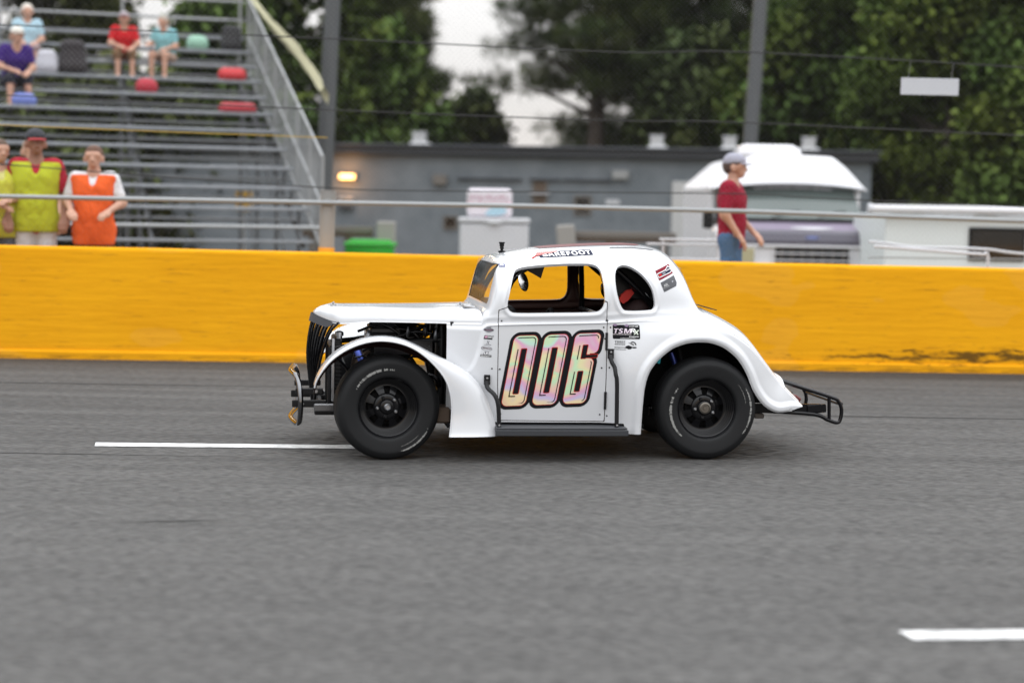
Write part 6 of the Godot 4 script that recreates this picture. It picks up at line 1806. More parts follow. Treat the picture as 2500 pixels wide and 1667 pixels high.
	text_side(car, "X", Vector2(1.422, 0.739), 0.028, 0.026, mat(Color(0.66, 0.72, 0.62), 0.35), 0.0, 0.22, 0.0034)
	text_side(car, "JOHN", Vector2(1.396, 0.772), 0.026, 0.007, M.decal_white, 0.02, 0.2, 0.0028)
	marks(car, Vector2(1.423, 0.7725), 0.022, 0.006, 4, M.decal_white, 0.02, 0.0028)
	marks(car, Vector2(1.408, 0.715), 0.054, 0.0055, 12, M.decal_white, 0.01, 0.0028)
	marks(car, Vector2(1.34, 0.7265), 0.105, 0.0045, 18, mat(Color(0.60, 0.55, 0.56), 0.35), 0.01, 0.0028)
	text_side(car, "Authorized Dealer", Vector2(1.373, 0.7065), 0.085, 0.005, mat(Color(0.5, 0.5, 0.5), 0.35), 0.015, 0.0, 0.0028)
	for q in [[1.302, 0.779, 0.030, 0.013], [1.368, 0.777, 0.026, 0.016]]:
		poly_patch(car, "sponsor_print", smooth_loop([Vector2(q[0] - q[2] / 2, q[1]), Vector2(q[0], q[1] + q[3] / 2), Vector2(q[0] + q[2] / 2, q[1]), Vector2(q[0], q[1] - q[3] / 2)], 4), 0.0024, mat(Color(0.20, 0.13, 0.22), 0.4), 0.0025)
	text_side(car, "THREE", Vector2(1.329, 0.684), 0.060, 0.0125, M.decal_black, 0.0, 0.0, 0.0014, true)
	text_side(car, "SIXTEEN", Vector2(1.329, 0.6695), 0.058, 0.010, M.decal_black, 0.0, 0.0, 0.0014, true)
	poly_patch(car, "axle_sticker", [Vector2(1.297, 0.654), Vector2(1.355, 0.6545), Vector2(1.366, 0.6625), Vector2(1.376, 0.6655), Vector2(1.386, 0.662), Vector2(1.396, 0.6575), Vector2(1.420, 0.658), Vector2(1.420, 0.652), Vector2(1.408, 0.649), Vector2(1.394, 0.6515), Vector2(1.390, 0.646), Vector2(1.377, 0.643), Vector2(1.364, 0.648), Vector2(1.354, 0.651), Vector2(1.326, 0.651), Vector2(1.324, 0.648), Vector2(1.320, 0.651), Vector2(1.297, 0.6505)], 0.0014, M.decal_black, 0.0018)
	patch(car, "gauge_sticker", func(u: Vector2) -> float:
		var p := u - Vector2(1.400, 0.668)
		return minf(minf(0.0195 - p.length(), p.length() - 0.0135), minf(p.y + 0.001, p.x + 0.012)), Rect2(1.375, 0.66, 0.05, 0.032), 0.0018, 0.0014, M.decal_black)
	poly_patch(car, "gauge_sticker", [Vector2(1.371, 0.683), Vector2(1.403, 0.664), Vector2(1.408, 0.670), Vector2(1.402, 0.675)], 0.0016, mat(Color(0.10, 0.10, 0.10), 0.4), 0.0018)
	marks(car, Vector2(1.329, 0.641), 0.066, 0.005, 12, M.decal_black, 0.0, 0.0014)
	# rear pillar stickers
	poly_patch(car, "pillar_sticker", [Vector2(1.560, 1.087), Vector2(1.663, 1.126), Vector2(1.680, 1.074), Vector2(1.580, 1.032)], 0.0014, M.decal_maroon)
	poly_patch(car, "pillar_sticker", [Vector2(1.567, 1.070), Vector2(1.628, 1.093), Vector2(1.650, 1.116), Vector2(1.667, 1.108), Vector2(1.673, 1.083), Vector2(1.660, 1.075), Vector2(1.640, 1.068), Vector2(1.577, 1.046)], 0.0021, M.decal_white)
	poly_patch(car, "pillar_sticker", [Vector2(1.571, 1.067), Vector2(1.629, 1.089), Vector2(1.650, 1.110), Vector2(1.663, 1.104), Vector2(1.668, 1.085), Vector2(1.659, 1.079), Vector2(1.639, 1.072), Vector2(1.579, 1.051)], 0.0028, M.decal_navy)
	poly_patch(car, "pillar_sticker", [Vector2(1.574, 1.064), Vector2(1.596, 1.072), Vector2(1.601, 1.061), Vector2(1.581, 1.053)], 0.0035, M.decal_red, 0.003)
	poly_patch(car, "pillar_sticker", [Vector2(1.602, 1.074), Vector2(1.624, 1.083), Vector2(1.627, 1.071), Vector2(1.606, 1.063)], 0.0035, grey, 0.003)
	text_side(car, "GARDN", Vector2(1.647, 1.092), 0.040, 0.008, M.decal_white, 0.35, 0.1, 0.0036)
	poly_patch(car, "pillar_sticker", [Vector2(1.586, 1.020), Vector2(1.683, 1.062), Vector2(1.697, 1.020), Vector2(1.692, 1.000), Vector2(1.608, 0.966)], 0.0014, mat(Color(0.045, 0.047, 0.055), 0.35))
	text_side(car, "ABL", Vector2(1.621, 1.007), 0.032, 0.014, mat(Color(0.42, 0.42, 0.42), 0.35), 0.36, 0.1, 0.0024)
	marks(car, Vector2(1.622, 0.994), 0.046, 0.0035, 11, mat(Color(0.32, 0.32, 0.32), 0.35), 0.36, 0.0024)
	text_side(car, "+", Vector2(1.668, 1.026), 0.012, 0.012, mat(Color(0.40, 0.40, 0.45), 0.35), 0.36, 0.0, 0.0024)
	# roof stripes
	roof_patch(car, "roof_number", [Vector2(0.93, 0.16), Vector2(1.02, 0.21), Vector2(1.50, 0.22), Vector2(1.54, 0.16), Vector2(1.54, -0.20), Vector2(0.93, -0.20)], M.dark_red)
	roof_patch(car, "roof_stripe", [Vector2(1.32, 0.330), Vector2(1.56, 0.315), Vector2(1.60, 0.30), Vector2(1.60, 0.285), Vector2(1.33, 0.303)], mat(Color(0.05, 0.055, 0.06), 0.4))

# patch on the roof given in plan (x, z)
func roof_patch(parent: Node3D, called: String, pg: Array, m: Material) -> void:
	var q := PackedVector2Array(pg)
	var r := Rect2(q[0], Vector2.ZERO)
	for p in q: r = r.expand(p)
	var cell := 0.012
	r = r.grow(cell)
	var nx := int(r.size.x / cell) + 2; var ny := int(r.size.y / cell) + 2
	var P := PackedVector3Array(); var N := PackedVector3Array(); var F := PackedFloat32Array()
	var H := func(x: float, z: float) -> float:
		var yb := tab(T_BELT, x); var k := tab(T_N, x)
		return yb + (tab(T_TOP, x) - yb) * pow(maxf(0.0, 1.0 - pow(absf(z) / tab(T_UP, x), k)), 1.0 / k)
	for j in ny:
		for i in nx:
			var u := r.position + Vector2(i, j) * cell
			var h: float = H.call(u.x, u.y)
			var n := Vector3(-(H.call(u.x + 0.01, u.y) - h) / 0.01, 1, -(H.call(u.x, u.y + 0.01) - h) / 0.01).normalized()
			P.push_back(Vector3(u.x, h, u.y) + n * 0.0018); N.push_back(n); F.push_back(-poly_dist(q, u))
	var b := MB.new(); b.sheet(P, N, F, nx, ny)
	part(b, called, m, parent)

# ------------------------------------------------------------------ people
# standing pose, facing +z, feet on y = 0; arm: elbow and wrist of the left (+x) and right (-x)
func pose_standing(arms: Array) -> Dictionary:
	return {"hip": [Vector3(0.09, 0.92, 0), Vector3(-0.09, 0.92, 0)], "knee": [Vector3(0.11, 0.50, 0.02), Vector3(-0.11, 0.50, 0.02)], "ankle": [Vector3(0.12, 0.09, -0.02), Vector3(-0.12, 0.09, -0.02)], "toe": [Vector3(0.15, 0.04, 0.16), Vector3(-0.15, 0.04, 0.16)],
		"belly": Vector3(0, 1.08, 0.01), "chest": Vector3(0, 1.32, 0), "shoulder": [Vector3(0.185, 1.43, -0.01), Vector3(-0.185, 1.43, -0.01)], "elbow": [arms[0], arms[2]], "wrist": [arms[1], arms[3]], "neck": Vector3(0, 1.48, 0), "head": Vector3(0, 1.635, 0.02)}

# seated: seat at y = 0, feet below and in front
func pose_seated(lean: float, arms: Array, drop := 0.40) -> Dictionary:
	var o := Vector3(0, 0, sin(lean))
	return {"hip": [Vector3(0.09, 0.10, 0), Vector3(-0.09, 0.10, 0)], "knee": [Vector3(0.13, 0.12, 0.42), Vector3(-0.13, 0.12, 0.42)], "ankle": [Vector3(0.13, -drop + 0.10, 0.44), Vector3(-0.13, -drop + 0.10, 0.44)], "toe": [Vector3(0.16, -drop + 0.05, 0.60), Vector3(-0.16, -drop + 0.05, 0.60)],
		"belly": Vector3(0, 0.22, 0.02) + o * 0.12, "chest": Vector3(0, 0.44, 0) + o * 0.38, "shoulder": [Vector3(0.18, 0.56, 0) + o * 0.5, Vector3(-0.18, 0.56, 0) + o * 0.5], "elbow": [arms[0], arms[2]], "wrist": [arms[1], arms[3]], "neck": Vector3(0, 0.60, 0.0) + o * 0.55, "head": Vector3(0, 0.75, 0.03) + o * 0.64}

func torso_bones(J: Dictionary, grow: float) -> Array:
	var B: Vector3 = J.belly; var C: Vector3 = J.chest
	var o := [[J.hip[0], J.hip[1], 0.10 + grow, 0.10 + grow], [J.hip[0].lerp(J.hip[1], 0.5), B, 0.115 + grow, 0.12 + grow]]
	for s in [0, 1]:
		var w := Vector3(0.07 if s == 0 else -0.07, 0, 0)
		o.append([B + w * 0.7, C + w, 0.105 + grow, 0.115 + grow])
		o.append([C + w, J.shoulder[s] - Vector3(w.x * 0.4, 0.015, 0), 0.11 + grow, 0.062 + grow])
	o.append([J.shoulder[0] * Vector3(0.7, 1, 1) , J.shoulder[1] * Vector3(0.7, 1, 1), 0.055 + grow, 0.055 + grow])
	return o

func hand_bones(w: Vector3, e: Vector3, s: float) -> Array:
	var d := (w - e).normalized()
	var side := d.cross(Vector3.UP)
	if side.length() < 0.1: side = Vector3.RIGHT
	side = side.normalized()
	var down := side.cross(d).normalized()
	if down.y > 0: down = -down
	var o := []
	for f in 4:
		var k := w + d * 0.085 + side * (f - 1.5) * 0.021
		var l: float = [0.040, 0.046, 0.043, 0.034][f]
		var m := k + d * l + down * 0.012
		o.append_array([[w + side * (f - 1.5) * 0.012, k, 0.017, 0.013], [k, m, 0.0105, 0.0095], [m, m + d * l * 0.6 + down * 0.022, 0.0095, 0.008]])
	var t := w + d * 0.03 + side * -0.03 * s
	o.append_array([[w + d * 0.01, t, 0.016, 0.014], [t, t + d * 0.035 + side * -0.018 * s + down * 0.01, 0.013, 0.011], [t + d * 0.035 + side * -0.018 * s + down * 0.01, t + d * 0.06 + side * -0.014 * s + down * 0.02, 0.011, 0.009]])
	return o

# look: yaw of the head; wear: shirt, sleeve (0..1), legs, leg_len (0..1), vest, hair, cap, brim
func person(label: String, at: Vector3, turn: float, J: Dictionary, skin: Material, wear: Dictionary, look := 0.0, size := 1.0, group := "") -> Node3D:
	var p := thing("person", label, "person", at, turn, group)
	p.scale = Vector3(size, size, size)
	var b := MB.new()
	var bones := torso_bones(J, 0.0)
	for s in 2:
		bones.append_array([[J.hip[s], J.knee[s], 0.085, 0.058], [J.knee[s], J.ankle[s], 0.056, 0.040], [J.ankle[s] - Vector3(0, 0.04, 0.03), J.toe[s], 0.042, 0.032], [J.shoulder[s], J.elbow[s], 0.052, 0.042], [J.elbow[s], J.wrist[s], 0.042, 0.029]])
	bones.append([J.neck - Vector3(0, 0.03, 0), J.head - Vector3(0, 0.05, 0.01), 0.062, 0.055])
	net(b, bones, 0.018, 50.0)
	var H: Vector3 = J.head
	var hx := Transform3D(Basis(Vector3.UP, look), H)
	net(b, [[Vector3(0, 0.035, -0.025), Vector3(0, 0.03, 0.018), 0.088, 0.084], [Vector3(0, -0.02, 0.03), Vector3(0, -0.065, 0.055), 0.068, 0.042], [Vector3(0, 0.0, 0.095), Vector3(0, -0.024, 0.112), 0.011, 0.016], [Vector3(0.05, 0.028, 0.078), Vector3(-0.05, 0.028, 0.078), 0.018, 0.018], [Vector3(0.086, 0.0, -0.01), Vector3(0.092, -0.03, -0.005), 0.018, 0.013], [Vector3(-0.086, 0.0, -0.01), Vector3(-0.092, -0.03, -0.005), 0.018, 0.013], [Vector3(0.02, -0.05, 0.088), Vector3(-0.02, -0.05, 0.088), 0.013, 0.013]], 0.009, 90.0, [], [[Vector3(0.036, 0.004, 0.112), Vector3(0.036, 0.004, 0.118), 0.018, 0.018], [Vector3(-0.036, 0.004, 0.112), Vector3(-0.036, 0.004, 0.118), 0.018, 0.018], [Vector3(0.022, -0.0505, 0.112), Vector3(-0.022, -0.0505, 0.112), 0.011, 0.011]], hx)
	for s in 2: net(b, hand_bones(J.wrist[s], J.elbow[s], 1.0 if s == 0 else -1.0), 0.007, 130.0)
	part(b, "body", skin, p)
	b = MB.new()
	for s in [-1.0, 1.0]: b.lathe([Vector2(0, 0.011), Vector2(0.008, 0.008), Vector2(0.011, 0), Vector2(0.008, -0.008), Vector2(0, -0.011)], 8, hx.translated_local(Vector3(0.034 * s, 0.003, 0.083)))
	part(b, "eyes", M.black_matt, p)
	# hair or cap
	var hm := mat(wear.hair, 0.8)
	b = MB.new()
	if wear.get("long", false):
		net(b, [[Vector3(0, 0.045, -0.03), Vector3(0, 0.045, 0.0), 0.102, 0.096], [Vector3(0, 0.02, -0.06), Vector3(0, -0.08, -0.06), 0.085, 0.06]], 0.012, 60.0, [Plane(Vector3(0, -0.75, 0.66).normalized(), 0.035)], [], hx)
	else:
		net(b, [[Vector3(0, 0.040, -0.030), Vector3(0, 0.038, 0.012), 0.094, 0.089], [Vector3(0, -0.01, -0.06), Vector3(0, -0.03, -0.05), 0.05, 0.045]], 0.012, 60.0, [Plane(Vector3(0, -0.8, 0.6).normalized(), 0.012)], [], hx)
	part(b, "hair", hm, p)
	if wear.has("cap"):
		b = MB.new()
		net(b, [[Vector3(0, 0.050, -0.026), Vector3(0, 0.050, 0.018), 0.099, 0.094]], 0.011, 60.0, [Plane(Vector3(0, -1, 0.12).normalized(), -0.040)], [], hx)
		var cap := part(b, "cap", mat(wear.cap, 0.8), p)
		b = MB.new()
		for i in 8:
			var a0 := PI * (0.12 + 0.76 * i / 8.0); var a1 := PI * (0.12 + 0.76 * (i + 1) / 8.0)
			for q in [0.0, -0.006]:
				b.quad(hx * Vector3(cos(a0) * 0.088, 0.052 + q, 0.01 + sin(a0) * 0.085), hx * Vector3(cos(a1) * 0.088, 0.052 + q, 0.01 + sin(a1) * 0.085), hx * Vector3(cos(a1) * 0.085, 0.036 + q, 0.03 + sin(a1) * 0.150), hx * Vector3(cos(a0) * 0.085, 0.036 + q, 0.03 + sin(a0) * 0.150), Vector3(0, 1 if q == 0.0 else -1, 0))
		part(b, "brim", mat(wear.get("brim", wear.cap), 0.8), cap)
	# shirt with sleeves
	var hem: float = wear.get("hem", -0.06)
	var low: float = J.hip[0].y + hem
	b = MB.new()
	var sb := torso_bones(J, 0.016)
	var sl: float = wear.get("sleeve", 0.62)
	for s in 2: sb.append([J.shoulder[s], J.shoulder[s].lerp(J.elbow[s], sl), 0.066, 0.062])
	net(b, sb, 0.016, 60.0, [Plane(Vector3(0, -1, 0), -low)], [[J.neck + Vector3(0, 0.03, 0.03), J.neck + Vector3(0, 0.10, 0.02), 0.062, 0.08]])
	part(b, "shirt", cloth(wear.shirt), p)
	# shorts or trousers
	b = MB.new()
	var lb := [[J.hip[0], J.hip[1], 0.112, 0.112]]
	var ll: float = wear.get("leg_len", 0.9)
	for s in 2:
		lb.append([J.hip[s], J.hip[s].lerp(J.knee[s], minf(ll, 1.0)), 0.098, 0.082])
		if ll > 1.0: lb.append([J.knee[s], J.knee[s].lerp(J.ankle[s], ll - 1.0), 0.076, 0.066])
	net(b, lb, 0.017, 60.0, [Plane(Vector3(0, 1, 0), J.hip[0].y + 0.10)])
	part(b, "trousers" if ll > 1.0 else "shorts", cloth(wear.legs), p)
	b = MB.new()
	for s in 2: net(b, [[J.ankle[s] - Vector3(0, 0.045, 0.035), J.toe[s] + Vector3(0, 0.0, 0.01), 0.052, 0.040]], 0.016, 60.0, [Plane(Vector3(0, -1, 0), -(J.toe[s].y - 0.04))])
	part(b, "shoes", mat(wear.get("shoe", Color(0.05, 0.05, 0.05)), 0.7), p)
	if wear.has("vest"):
		b = MB.new()
		var vb := torso_bones(J, 0.034)
		for s in [-1.0, 1.0]:
			var lowp: Vector3 = J.hip[0].lerp(J.hip[1], 0.5) + Vector3(0.085 * s, -0.10, 0.0)
			vb.append([lowp, J.belly + Vector3(0.06 * s, 0.0, 0), 0.128, 0.120])
		net(b, vb, 0.015, 70.0, [Plane(Vector3(0, -1, 0), -(J.hip[0].y + wear.get("vest_hem", -0.12))), Plane(Vector3(0, 1, 0), J.neck.y - 0.012)], [[J.neck + Vector3(0, 0.06, 0.08), J.chest + Vector3(0, -0.02, 0.19), 0.085, 0.012], [J.neck, J.neck + Vector3(0, 0.1, 0), 0.07, 0.1], [J.shoulder[0] + Vector3(0.065, 0.02, 0), J.shoulder[0] + Vector3(0.075, -0.14, 0), 0.062, 0.075], [J.shoulder[1] + Vector3(-0.065, 0.02, 0), J.shoulder[1] + Vector3(-0.075, -0.14, 0), 0.062, 0.075]])
		part(b, "safety_vest", cloth(wear.vest), p)
	return p

# cloth with shallow creases
func cloth(c: Color, rough := 0.85) -> StandardMaterial3D:
	if not M.has("crease"): M.crease = bump(256, 0.018, 91, 14.0, 3)
	var m := mat(c, rough, 0.0, 0.25)
	m.normal_enabled = true; m.normal_texture = M.crease; m.normal_scale = 0.55
	m.uv1_triplanar = true; m.uv1_scale = Vector3(2.6, 1.5, 2.6)
	return m

func people() -> void:
	var G := "officials behind the yellow wall"
	var folded := [Vector3(0.25, 1.20, 0.06), Vector3(0.06, 1.17, 0.23), Vector3(-0.25, 1.20, 0.06), Vector3(-0.05, 1.13, 0.22)]
	var hang := [Vector3(0.27, 1.17, -0.03), Vector3(0.25, 0.96, 0.12), Vector3(-0.27, 1.17, -0.03), Vector3(-0.25, 0.96, 0.12)]
	var rest := [Vector3(0.28, 1.19, 0.02), Vector3(0.17, 1.10, 0.24), Vector3(-0.27, 1.20, 0.0), Vector3(-0.19, 1.10, 0.24)]
	person("man in yellow safety vest, red shirt and dark cap with red brim behind the wall", Vector3(-4.56, 0.28, -6.5), 0.25, pose_standing(hang), M.skin_tan, {"shirt": Color(0.36, 0.018, 0.035), "sleeve": 0.75, "hem": -0.16, "legs": Color(0.52, 0.52, 0.55), "leg_len": 1.0, "vest": Color(0.42, 0.46, 0.03), "vest_hem": -0.10, "hair": Color(0.03, 0.02, 0.02), "cap": Color(0.02, 0.022, 0.03), "brim": Color(0.40, 0.02, 0.03)}, 0.15, 1.02, G)
	person("person in orange safety vest over white shirt behind the wall", Vector3(-4.02, 0.28, -6.55), 0.1, pose_standing(rest), M.skin, {"shirt": Color(0.62, 0.62, 0.64), "sleeve": 0.7, "legs": Color(0.03, 0.03, 0.03), "leg_len": 0.9, "vest": Color(0.72, 0.115, 0.025), "vest_hem": -0.16, "hair": Color(0.10, 0.045, 0.025)}, 0.0, 0.945, G)
	person("person in yellow vest with folded arms cut off by the left picture edge", Vector3(-4.90, 0.28, -6.45), 0.5, pose_standing(folded), M.skin, {"shirt": Color(0.55, 0.52, 0.20), "legs": Color(0.10, 0.11, 0.14), "leg_len": 1.9, "vest": Color(0.50, 0.50, 0.06), "hair": Color(0.10, 0.06, 0.04)}, 0.2, 0.97, G)
	person("bare headed person in white shirt mostly hidden behind the man in yellow vest", Vector3(-4.80, 0.28, -7.2), 0.3, pose_standing(hang), M.skin, {"shirt": Color(0.60, 0.60, 0.66), "legs": Color(0.35, 0.35, 0.38), "leg_len": 1.9, "hair": Color(0.22, 0.15, 0.10)}, 0.0, 0.985, G)
	person("man in red shirt, blue shorts and grey cap standing before the motorhome", Vector3(2.10, 0.28, -6.75), 1.25, pose_standing([Vector3(0.26, 1.17, 0.0), Vector3(0.21, 0.99, 0.19), Vector3(-0.25, 1.17, -0.02), Vector3(-0.20, 0.96, 0.12)]), M.skin, {"shirt": Color(0.24, 0.010, 0.028), "sleeve": 0.72, "hem": -0.10, "legs": Color(0.07, 0.14, 0.26), "leg_len": 0.95, "hair": Color(0.08, 0.05, 0.04), "cap": Color(0.30, 0.30, 0.36)}, 0.1, 0.965)
	# spectators on the benches
	var S := "spectators seated on the bleachers"
	var g := Transform3D(Basis(Vector3.UP, deg_to_rad(STAND_TURN)), STAND_AT)
	var turn := deg_to_rad(STAND_TURN)
	var lap := [Vector3(0.24, 0.30, 0.10), Vector3(0.12, 0.22, 0.32), Vector3(-0.24, 0.30, 0.10), Vector3(-0.12, 0.24, 0.32)]
	var knees := [Vector3(0.25, 0.30, 0.22), Vector3(0.13, 0.22, 0.42), Vector3(-0.25, 0.30, 0.22), Vector3(-0.10, 0.24, 0.44)]
	person("seated person in bright red shirt and pale cap on the bleachers", g * (stand_row(8) + Vector3(-1.96, 0.023, -0.02)), turn, pose_seated(0.34, knees), M.skin, {"shirt": Color(0.50, 0.02, 0.025), "legs": Color(0.20, 0.12, 0.07), "leg_len": 1.2, "hair": Color(0.12, 0.08, 0.06), "cap": Color(0.34, 0.30, 0.32), "brim": Color(0.30, 0.05, 0.06)}, -0.1, 0.80, S)
	person("seated person in turquoise shirt turned toward the red shirted neighbour on the bleachers", g * (stand_row(8) + Vector3(-1.33, 0.023, -0.02)), turn - 0.45, pose_seated(0.20, [Vector3(0.24, 0.30, 0.12), Vector3(0.12, 0.24, 0.34), Vector3(-0.24, 0.34, 0.16), Vector3(-0.20, 0.32, 0.40)]), M.skin, {"shirt": Color(0.20, 0.42, 0.45), "legs": Color(0.40, 0.28, 0.22), "leg_len": 0.7, "hair": Color(0.30, 0.26, 0.22)}, -0.3, 0.78, S)
	person("white haired person in light blue shirt on a bench at upper left", g * (stand_row(8) + Vector3(-3.34, 0.023, -0.02)), turn, pose_seated(0.15, lap), M.skin, {"shirt": Color(0.38, 0.55, 0.64), "legs": Color(0.30, 0.22, 0.22), "leg_len": 1.0, "hair": Color(0.60, 0.56, 0.50), "long": true}, 0.1, 0.86, S)
	person("seated person in purple shirt and white visor leaning forward at the left edge", g * (stand_row(6) + Vector3(-3.56, 0.023, 0.0)), turn + 0.2, pose_seated(0.45, knees), M.skin, {"shirt": Color(0.05, 0.025, 0.16), "legs": Color(0.03, 0.03, 0.04), "leg_len": 1.1, "hair": Color(0.14, 0.08, 0.06), "cap": Color(0.62, 0.60, 0.55)}, 0.2, 0.93, S)

# ------------------------------------------------------------------ trees
# a tuft of leaves (diamonds, four corners each) or needles (three corners each): [points, normals, four cornered]
func leaf_clump(seed_: int, count: int, radius: float, l: float, w: float, needle: bool) -> Array:
	var rng := RandomNumberGenerator.new(); rng.seed = seed_
	var V := PackedVector3Array(); var N := PackedVector3Array()
	for i in count:
		var d := Vector3(rng.randfn(), rng.randfn() * 0.8, rng.randfn()).normalized()
		var o := d * radius * pow(rng.randf(), 0.5)
		var ax: Vector3
		if needle:
			ax = (d + Vector3(rng.randfn(), rng.randfn(), rng.randfn()) * 0.35 + Vector3(0, 0.3, 0)).normalized()
			o *= 0.5
		else:
			ax = (d * 0.6 + Vector3(rng.randfn(), rng.randfn() - 0.35, rng.randfn())).normalized()
		var sd := ax.cross(Vector3(rng.randfn(), rng.randfn(), rng.randfn())).normalized()
		var n := ax.cross(sd).normalized()
		if n.y < 0: n = -n
		var s := rng.randf_range(0.7, 1.25)
		if needle:
			V.append_array(PackedVector3Array([o + sd * w, o - sd * w, o + ax * l * s])); N.append_array(PackedVector3Array([n, n, n]))
		else:
			V.append_array(PackedVector3Array([o, o + ax * l * s * 0.45 + sd * w * s, o + ax * l * s, o + ax * l * s * 0.45 - sd * w * s])); N.append_array(PackedVector3Array([n, n, n, n]))
	return [V, N, not needle]

var CLUMP := {}
func tree(called: String, label: String, at: Vector3, kind: String, h: float, r: float, seed_: int, tint: Color, first := 0.18, n_blob := 46, per := 44) -> void:
	var rng := RandomNumberGenerator.new(); rng.seed = seed_
	var t := thing(called, label, "tree", at, rng.randf() * TAU, "trees behind the clubhouse and the stand")
	var b := MB.new()
	var pts := []; var rad := []
	for i in 8:
		var u := i / 7.0
		pts.append(Vector3(rng.randfn() * 0.02 * h * u, h * 0.96 * u, rng.randfn() * 0.02 * h * u)); rad.append(lerpf(h * 0.020, h * 0.003, u))
	b.tube(pts, rad, 9)
	part(b, "trunk", M.bark, t)
	var xfs := []; var cols := []; var dirs := []
	var limbs := MB.new()
	for i in n_blob:
		var u := (i + rng.randf()) / n_blob
		var y := h * lerpf(first, 0.98, u)
		var a := rng.randf() * TAU + i * 2.4
		var c: Vector3; var br: Vector3
		var env: float
		if kind == "pine":
			env = r * (1.0 - 0.80 * pow(u, 1.3)) * rng.randf_range(0.55, 1.1)
			c = Vector3(cos(a) * env * 0.75, y + env * 0.10, sin(a) * env * 0.75)
			br = Vector3(0.34 * env + 0.35, 0.26 + 0.05 * env, 0.34 * env + 0.35)
		else:
			env = r * pow(sin(PI * clampf(0.12 + 0.84 * u, 0, 1)), 0.6)
			var f := pow(rng.randf(), 0.35)
			c = Vector3(cos(a) * env * f * 0.85, y, sin(a) * env * f * 0.85)
			br = Vector3(1, 0.8, 1) * r * rng.randf_range(0.20, 0.34)
		limbs.tube([Vector3(0, y * 0.86, 0), c * Vector3(0.5, 0, 0.5) + Vector3(0, lerpf(y * 0.86, c.y, 0.6), 0), c], [h * 0.006, h * 0.0035, 0.012], 5, false)
		var hue := rng.randf_range(0.85, 1.15); var warm := rng.randf_range(-0.12, 0.12)
		for k in per:
			var d := Vector3(rng.randfn(), rng.randfn(), rng.randfn()).normalized() * pow(rng.randf(), 0.45)
			var p := c + d * br
			dirs.append((d * 0.8 + Vector3(rng.randfn(), rng.randfn(), rng.randfn()) * 0.22 + (p - Vector3(0, h * 0.5, 0)).normalized() * 0.4 + Vector3(0, 0.25, 0)).normalized())
			var s := rng.randf_range(0.75, 1.3)
			xfs.append(Transform3D(Basis.from_euler(Vector3(rng.randf_range(-0.5, 0.5), rng.randf() * TAU, rng.randf_range(-0.5, 0.5))).scaled(Vector3(s, s, s)), p))
			var v := hue * rng.randf_range(0.85, 1.15)
			cols.append(Color(tint.r * v * (1.0 + warm), tint.g * v, tint.b * v * (1.0 - warm)))
	part(limbs, "limbs", M.bark, t)
	# one real mesh of leaves: every clump is a turned copy of a small tuft
	var V := PackedVector3Array(); var N := PackedVector3Array(); var K := PackedColorArray()
	var c0: Array = CLUMP[kind]
	var cn: PackedVector3Array = c0[1]
	var one := PackedColorArray(); one.resize(cn.size())
	# the leaves of a tuft share the tuft's facing, as a spray of leaves does
	var nrm := PackedVector3Array(); nrm.resize(cn.size())
	for i in xfs.size():
		V.append_array(xfs[i] * c0[0])
		nrm.fill(dirs[i])
		N.append_array(nrm)
		one.fill(cols[i])
		K.append_array(one)
	var arr := []; arr.resize(Mesh.ARRAY_MAX)
	arr[Mesh.ARRAY_VERTEX] = V; arr[Mesh.ARRAY_NORMAL] = N; arr[Mesh.ARRAY_COLOR] = K
	if c0[2]:
		while INDEX.size() < V.size() / 4 * 6:
			var o := INDEX.size() / 6 * 4
			INDEX.append_array(PackedInt32Array([o, o + 1, o + 2, o, o + 2, o + 3]))
		arr[Mesh.ARRAY_INDEX] = INDEX.slice(0, V.size() / 4 * 6)
	var me := ArrayMesh.new(); me.add_surface_from_arrays(Mesh.PRIMITIVE_TRIANGLES, arr)
	part_mesh(me, "crown", M.leaf, t)

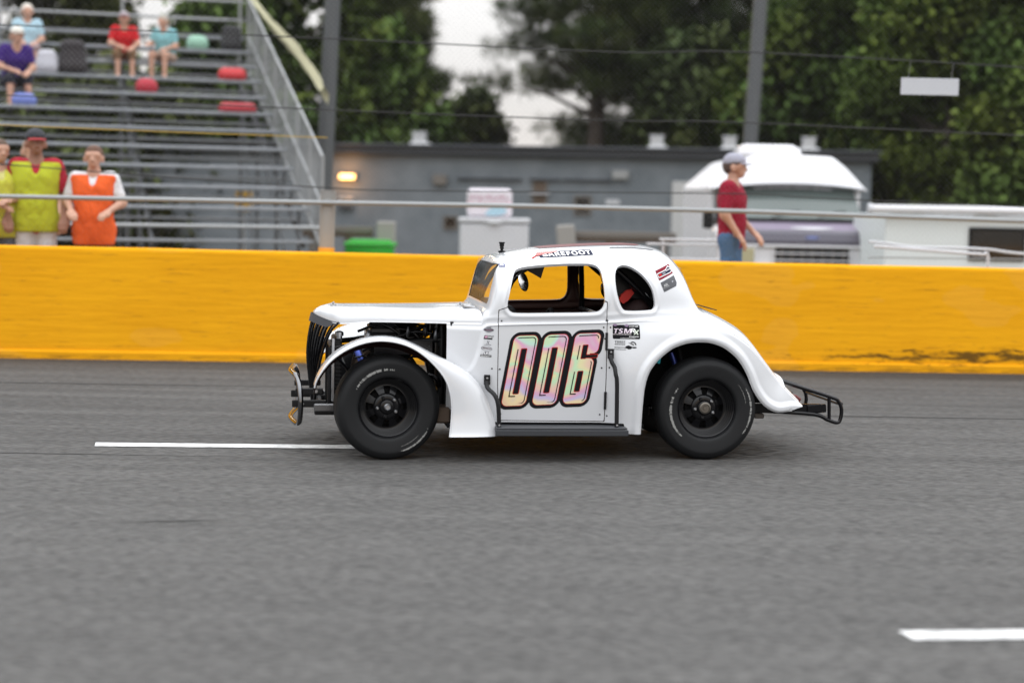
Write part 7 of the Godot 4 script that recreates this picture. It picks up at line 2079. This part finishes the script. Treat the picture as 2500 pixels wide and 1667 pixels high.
var INDEX := PackedInt32Array()
func trees() -> void:
	M.bark = mat(Color(0.07, 0.055, 0.045), 0.9)
	M.leaf = mat(Color(1, 1, 1), 0.75, 0.0, 0.15)
	M.leaf.albedo_color = Color.WHITE
	M.leaf.vertex_color_use_as_albedo = true
	M.leaf.backlight_enabled = true; M.leaf.backlight = Color(0.42, 0.50, 0.18)
	CLUMP["broad"] = leaf_clump(5, 16, 0.44, 0.21, 0.060, false)
	CLUMP["fine"] = leaf_clump(7, 22, 0.36, 0.14, 0.044, false)
	CLUMP["pine"] = leaf_clump(6, 20, 0.24, 0.34, 0.017, true)
	var green := Color(0.098, 0.140, 0.036); var dark := Color(0.080, 0.100, 0.038); var lively := Color(0.112, 0.158, 0.038); var olive := Color(0.092, 0.106, 0.036)
	# behind the stand
	tree("broadleaf_tree", "olive green leafy tree filling the upper left corner behind the stand", Vector3(-16.2, -0.06, -36), "broad", 11.0, 3.9, 101, olive, 0.08, 56, 44)
	tree("broadleaf_tree", "leafy tree behind the seated spectators left of the sunset glow", Vector3(-12.6, -0.06, -38), "broad", 12.5, 2.2, 102, olive, 0.08, 46, 44)
	tree("broadleaf_tree", "thin crowned tree in front of the sunset glow above the stand", Vector3(-8.7, -0.06, -44), "broad", 10.5, 1.6, 118, olive, 0.12, 34, 34)
	tree("broadleaf_tree", "low leafy tree behind the right end of the stand", Vector3(-7.4, -0.06, -33), "broad", 6.2, 1.9, 103, green, 0.05, 40, 44)
	tree("broadleaf_tree", "tall green tree right of the stand behind the left fence post", Vector3(-6.1, -0.06, -39), "broad", 12.5, 1.9, 104, green, 0.05, 56, 44)
	tree("pine_tree", "slim dark pine at the left side of the sky gap", Vector3(-3.65, -0.06, -42), "pine", 11.4, 1.65, 105, dark, 0.18, 80, 40)
	tree("broadleaf_tree", "rounded green tree low behind the clubhouse left of the sky gap", Vector3(-3.35, -0.06, -37), "broad", 5.9, 1.45, 106, green, 0.05, 40, 44)
	tree("broadleaf_tree", "small bush like tree just above the clubhouse roof under the sky gap", Vector3(-1.5, -0.06, -45), "broad", 4.7, 1.3, 107, dark, 0.05, 30, 44)
	tree("broadleaf_tree", "low dark bush like tree seen through the left part of the stand", Vector3(-11.5, -0.06, -30), "broad", 4.2, 2.0, 119, olive, 0.02, 40, 44)
	tree("broadleaf_tree", "low dark bush like tree seen through the middle of the stand", Vector3(-8.6, -0.06, -29.5), "broad", 4.0, 2.0, 120, olive, 0.02, 40, 44)
	tree("broadleaf_tree", "low green bush like tree seen under the stand's right end", Vector3(-6.6, -0.06, -35.5), "broad", 4.2, 1.8, 121, green, 0.02, 36, 44)
	# pines right of the gap
	tree("pine_tree", "big spreading pine at the right side of the sky gap", Vector3(2.45, -0.06, -43), "pine", 16.0, 3.4, 108, dark, 0.30, 100, 40)
	tree("pine_tree", "dense pine right of the big spreading pine", Vector3(4.9, -0.06, -45), "pine", 17.0, 4.0, 109, dark, 0.14, 130, 46)
	tree("pine_tree", "dark pine behind the right fence post", Vector3(7.6, -0.06, -44), "pine", 17.0, 3.8, 110, dark, 0.10, 130, 46)
	tree("broadleaf_tree", "deep green leafy tree behind the middle of the clubhouse roof", Vector3(5.2, -0.06, -41), "broad", 6.2, 2.3, 111, dark, 0.05, 46, 44)
	tree("pine_tree", "pine between the right fence post and the bright leafy trees", Vector3(10.2, -0.06, -46), "pine", 17.0, 3.8, 112, dark, 0.08, 130, 46)
	tree("broadleaf_tree", "shadowed leafy tree above the motorhome roof", Vector3(7.9, -0.06, -38.5), "broad", 7.2, 2.4, 113, green, 0.05, 50, 44)
	# bright broadleaves at the right
	tree("broadleaf_tree", "large bright green leafy tree at the clubhouse's right end", Vector3(9.8, -0.06, -29.5), "fine", 7.6, 2.3, 114, lively, 0.03, 66, 58)
	tree("broadleaf_tree", "large bright green leafy tree at the right picture edge", Vector3(12.4, -0.06, -30.5), "fine", 11.0, 3.0, 115, lively, 0.03, 84, 58)
	tree("broadleaf_tree", "tall green tree behind the two bright leafy trees", Vector3(11.6, -0.06, -37), "broad", 14.0, 4.0, 116, green, 0.06, 80, 50)
	tree("broadleaf_tree", "low bright leafy tree behind the camper trailer", Vector3(10.6, -0.06, -25), "fine", 4.2, 1.8, 117, lively, 0.02, 44, 56)
	# beyond the left picture edge, mirrored in the windscreen
	tree("broadleaf_tree", "tall leafy tree beside the track outside the left picture edge", Vector3(-24, -0.06, -14), "broad", 12.0, 4.4, 131, olive, 0.03, 60, 44)
	tree("broadleaf_tree", "broad leafy tree beside the track farther outside the left edge", Vector3(-34, -0.06, -10), "broad", 13.0, 5.0, 132, olive, 0.03, 60, 44)
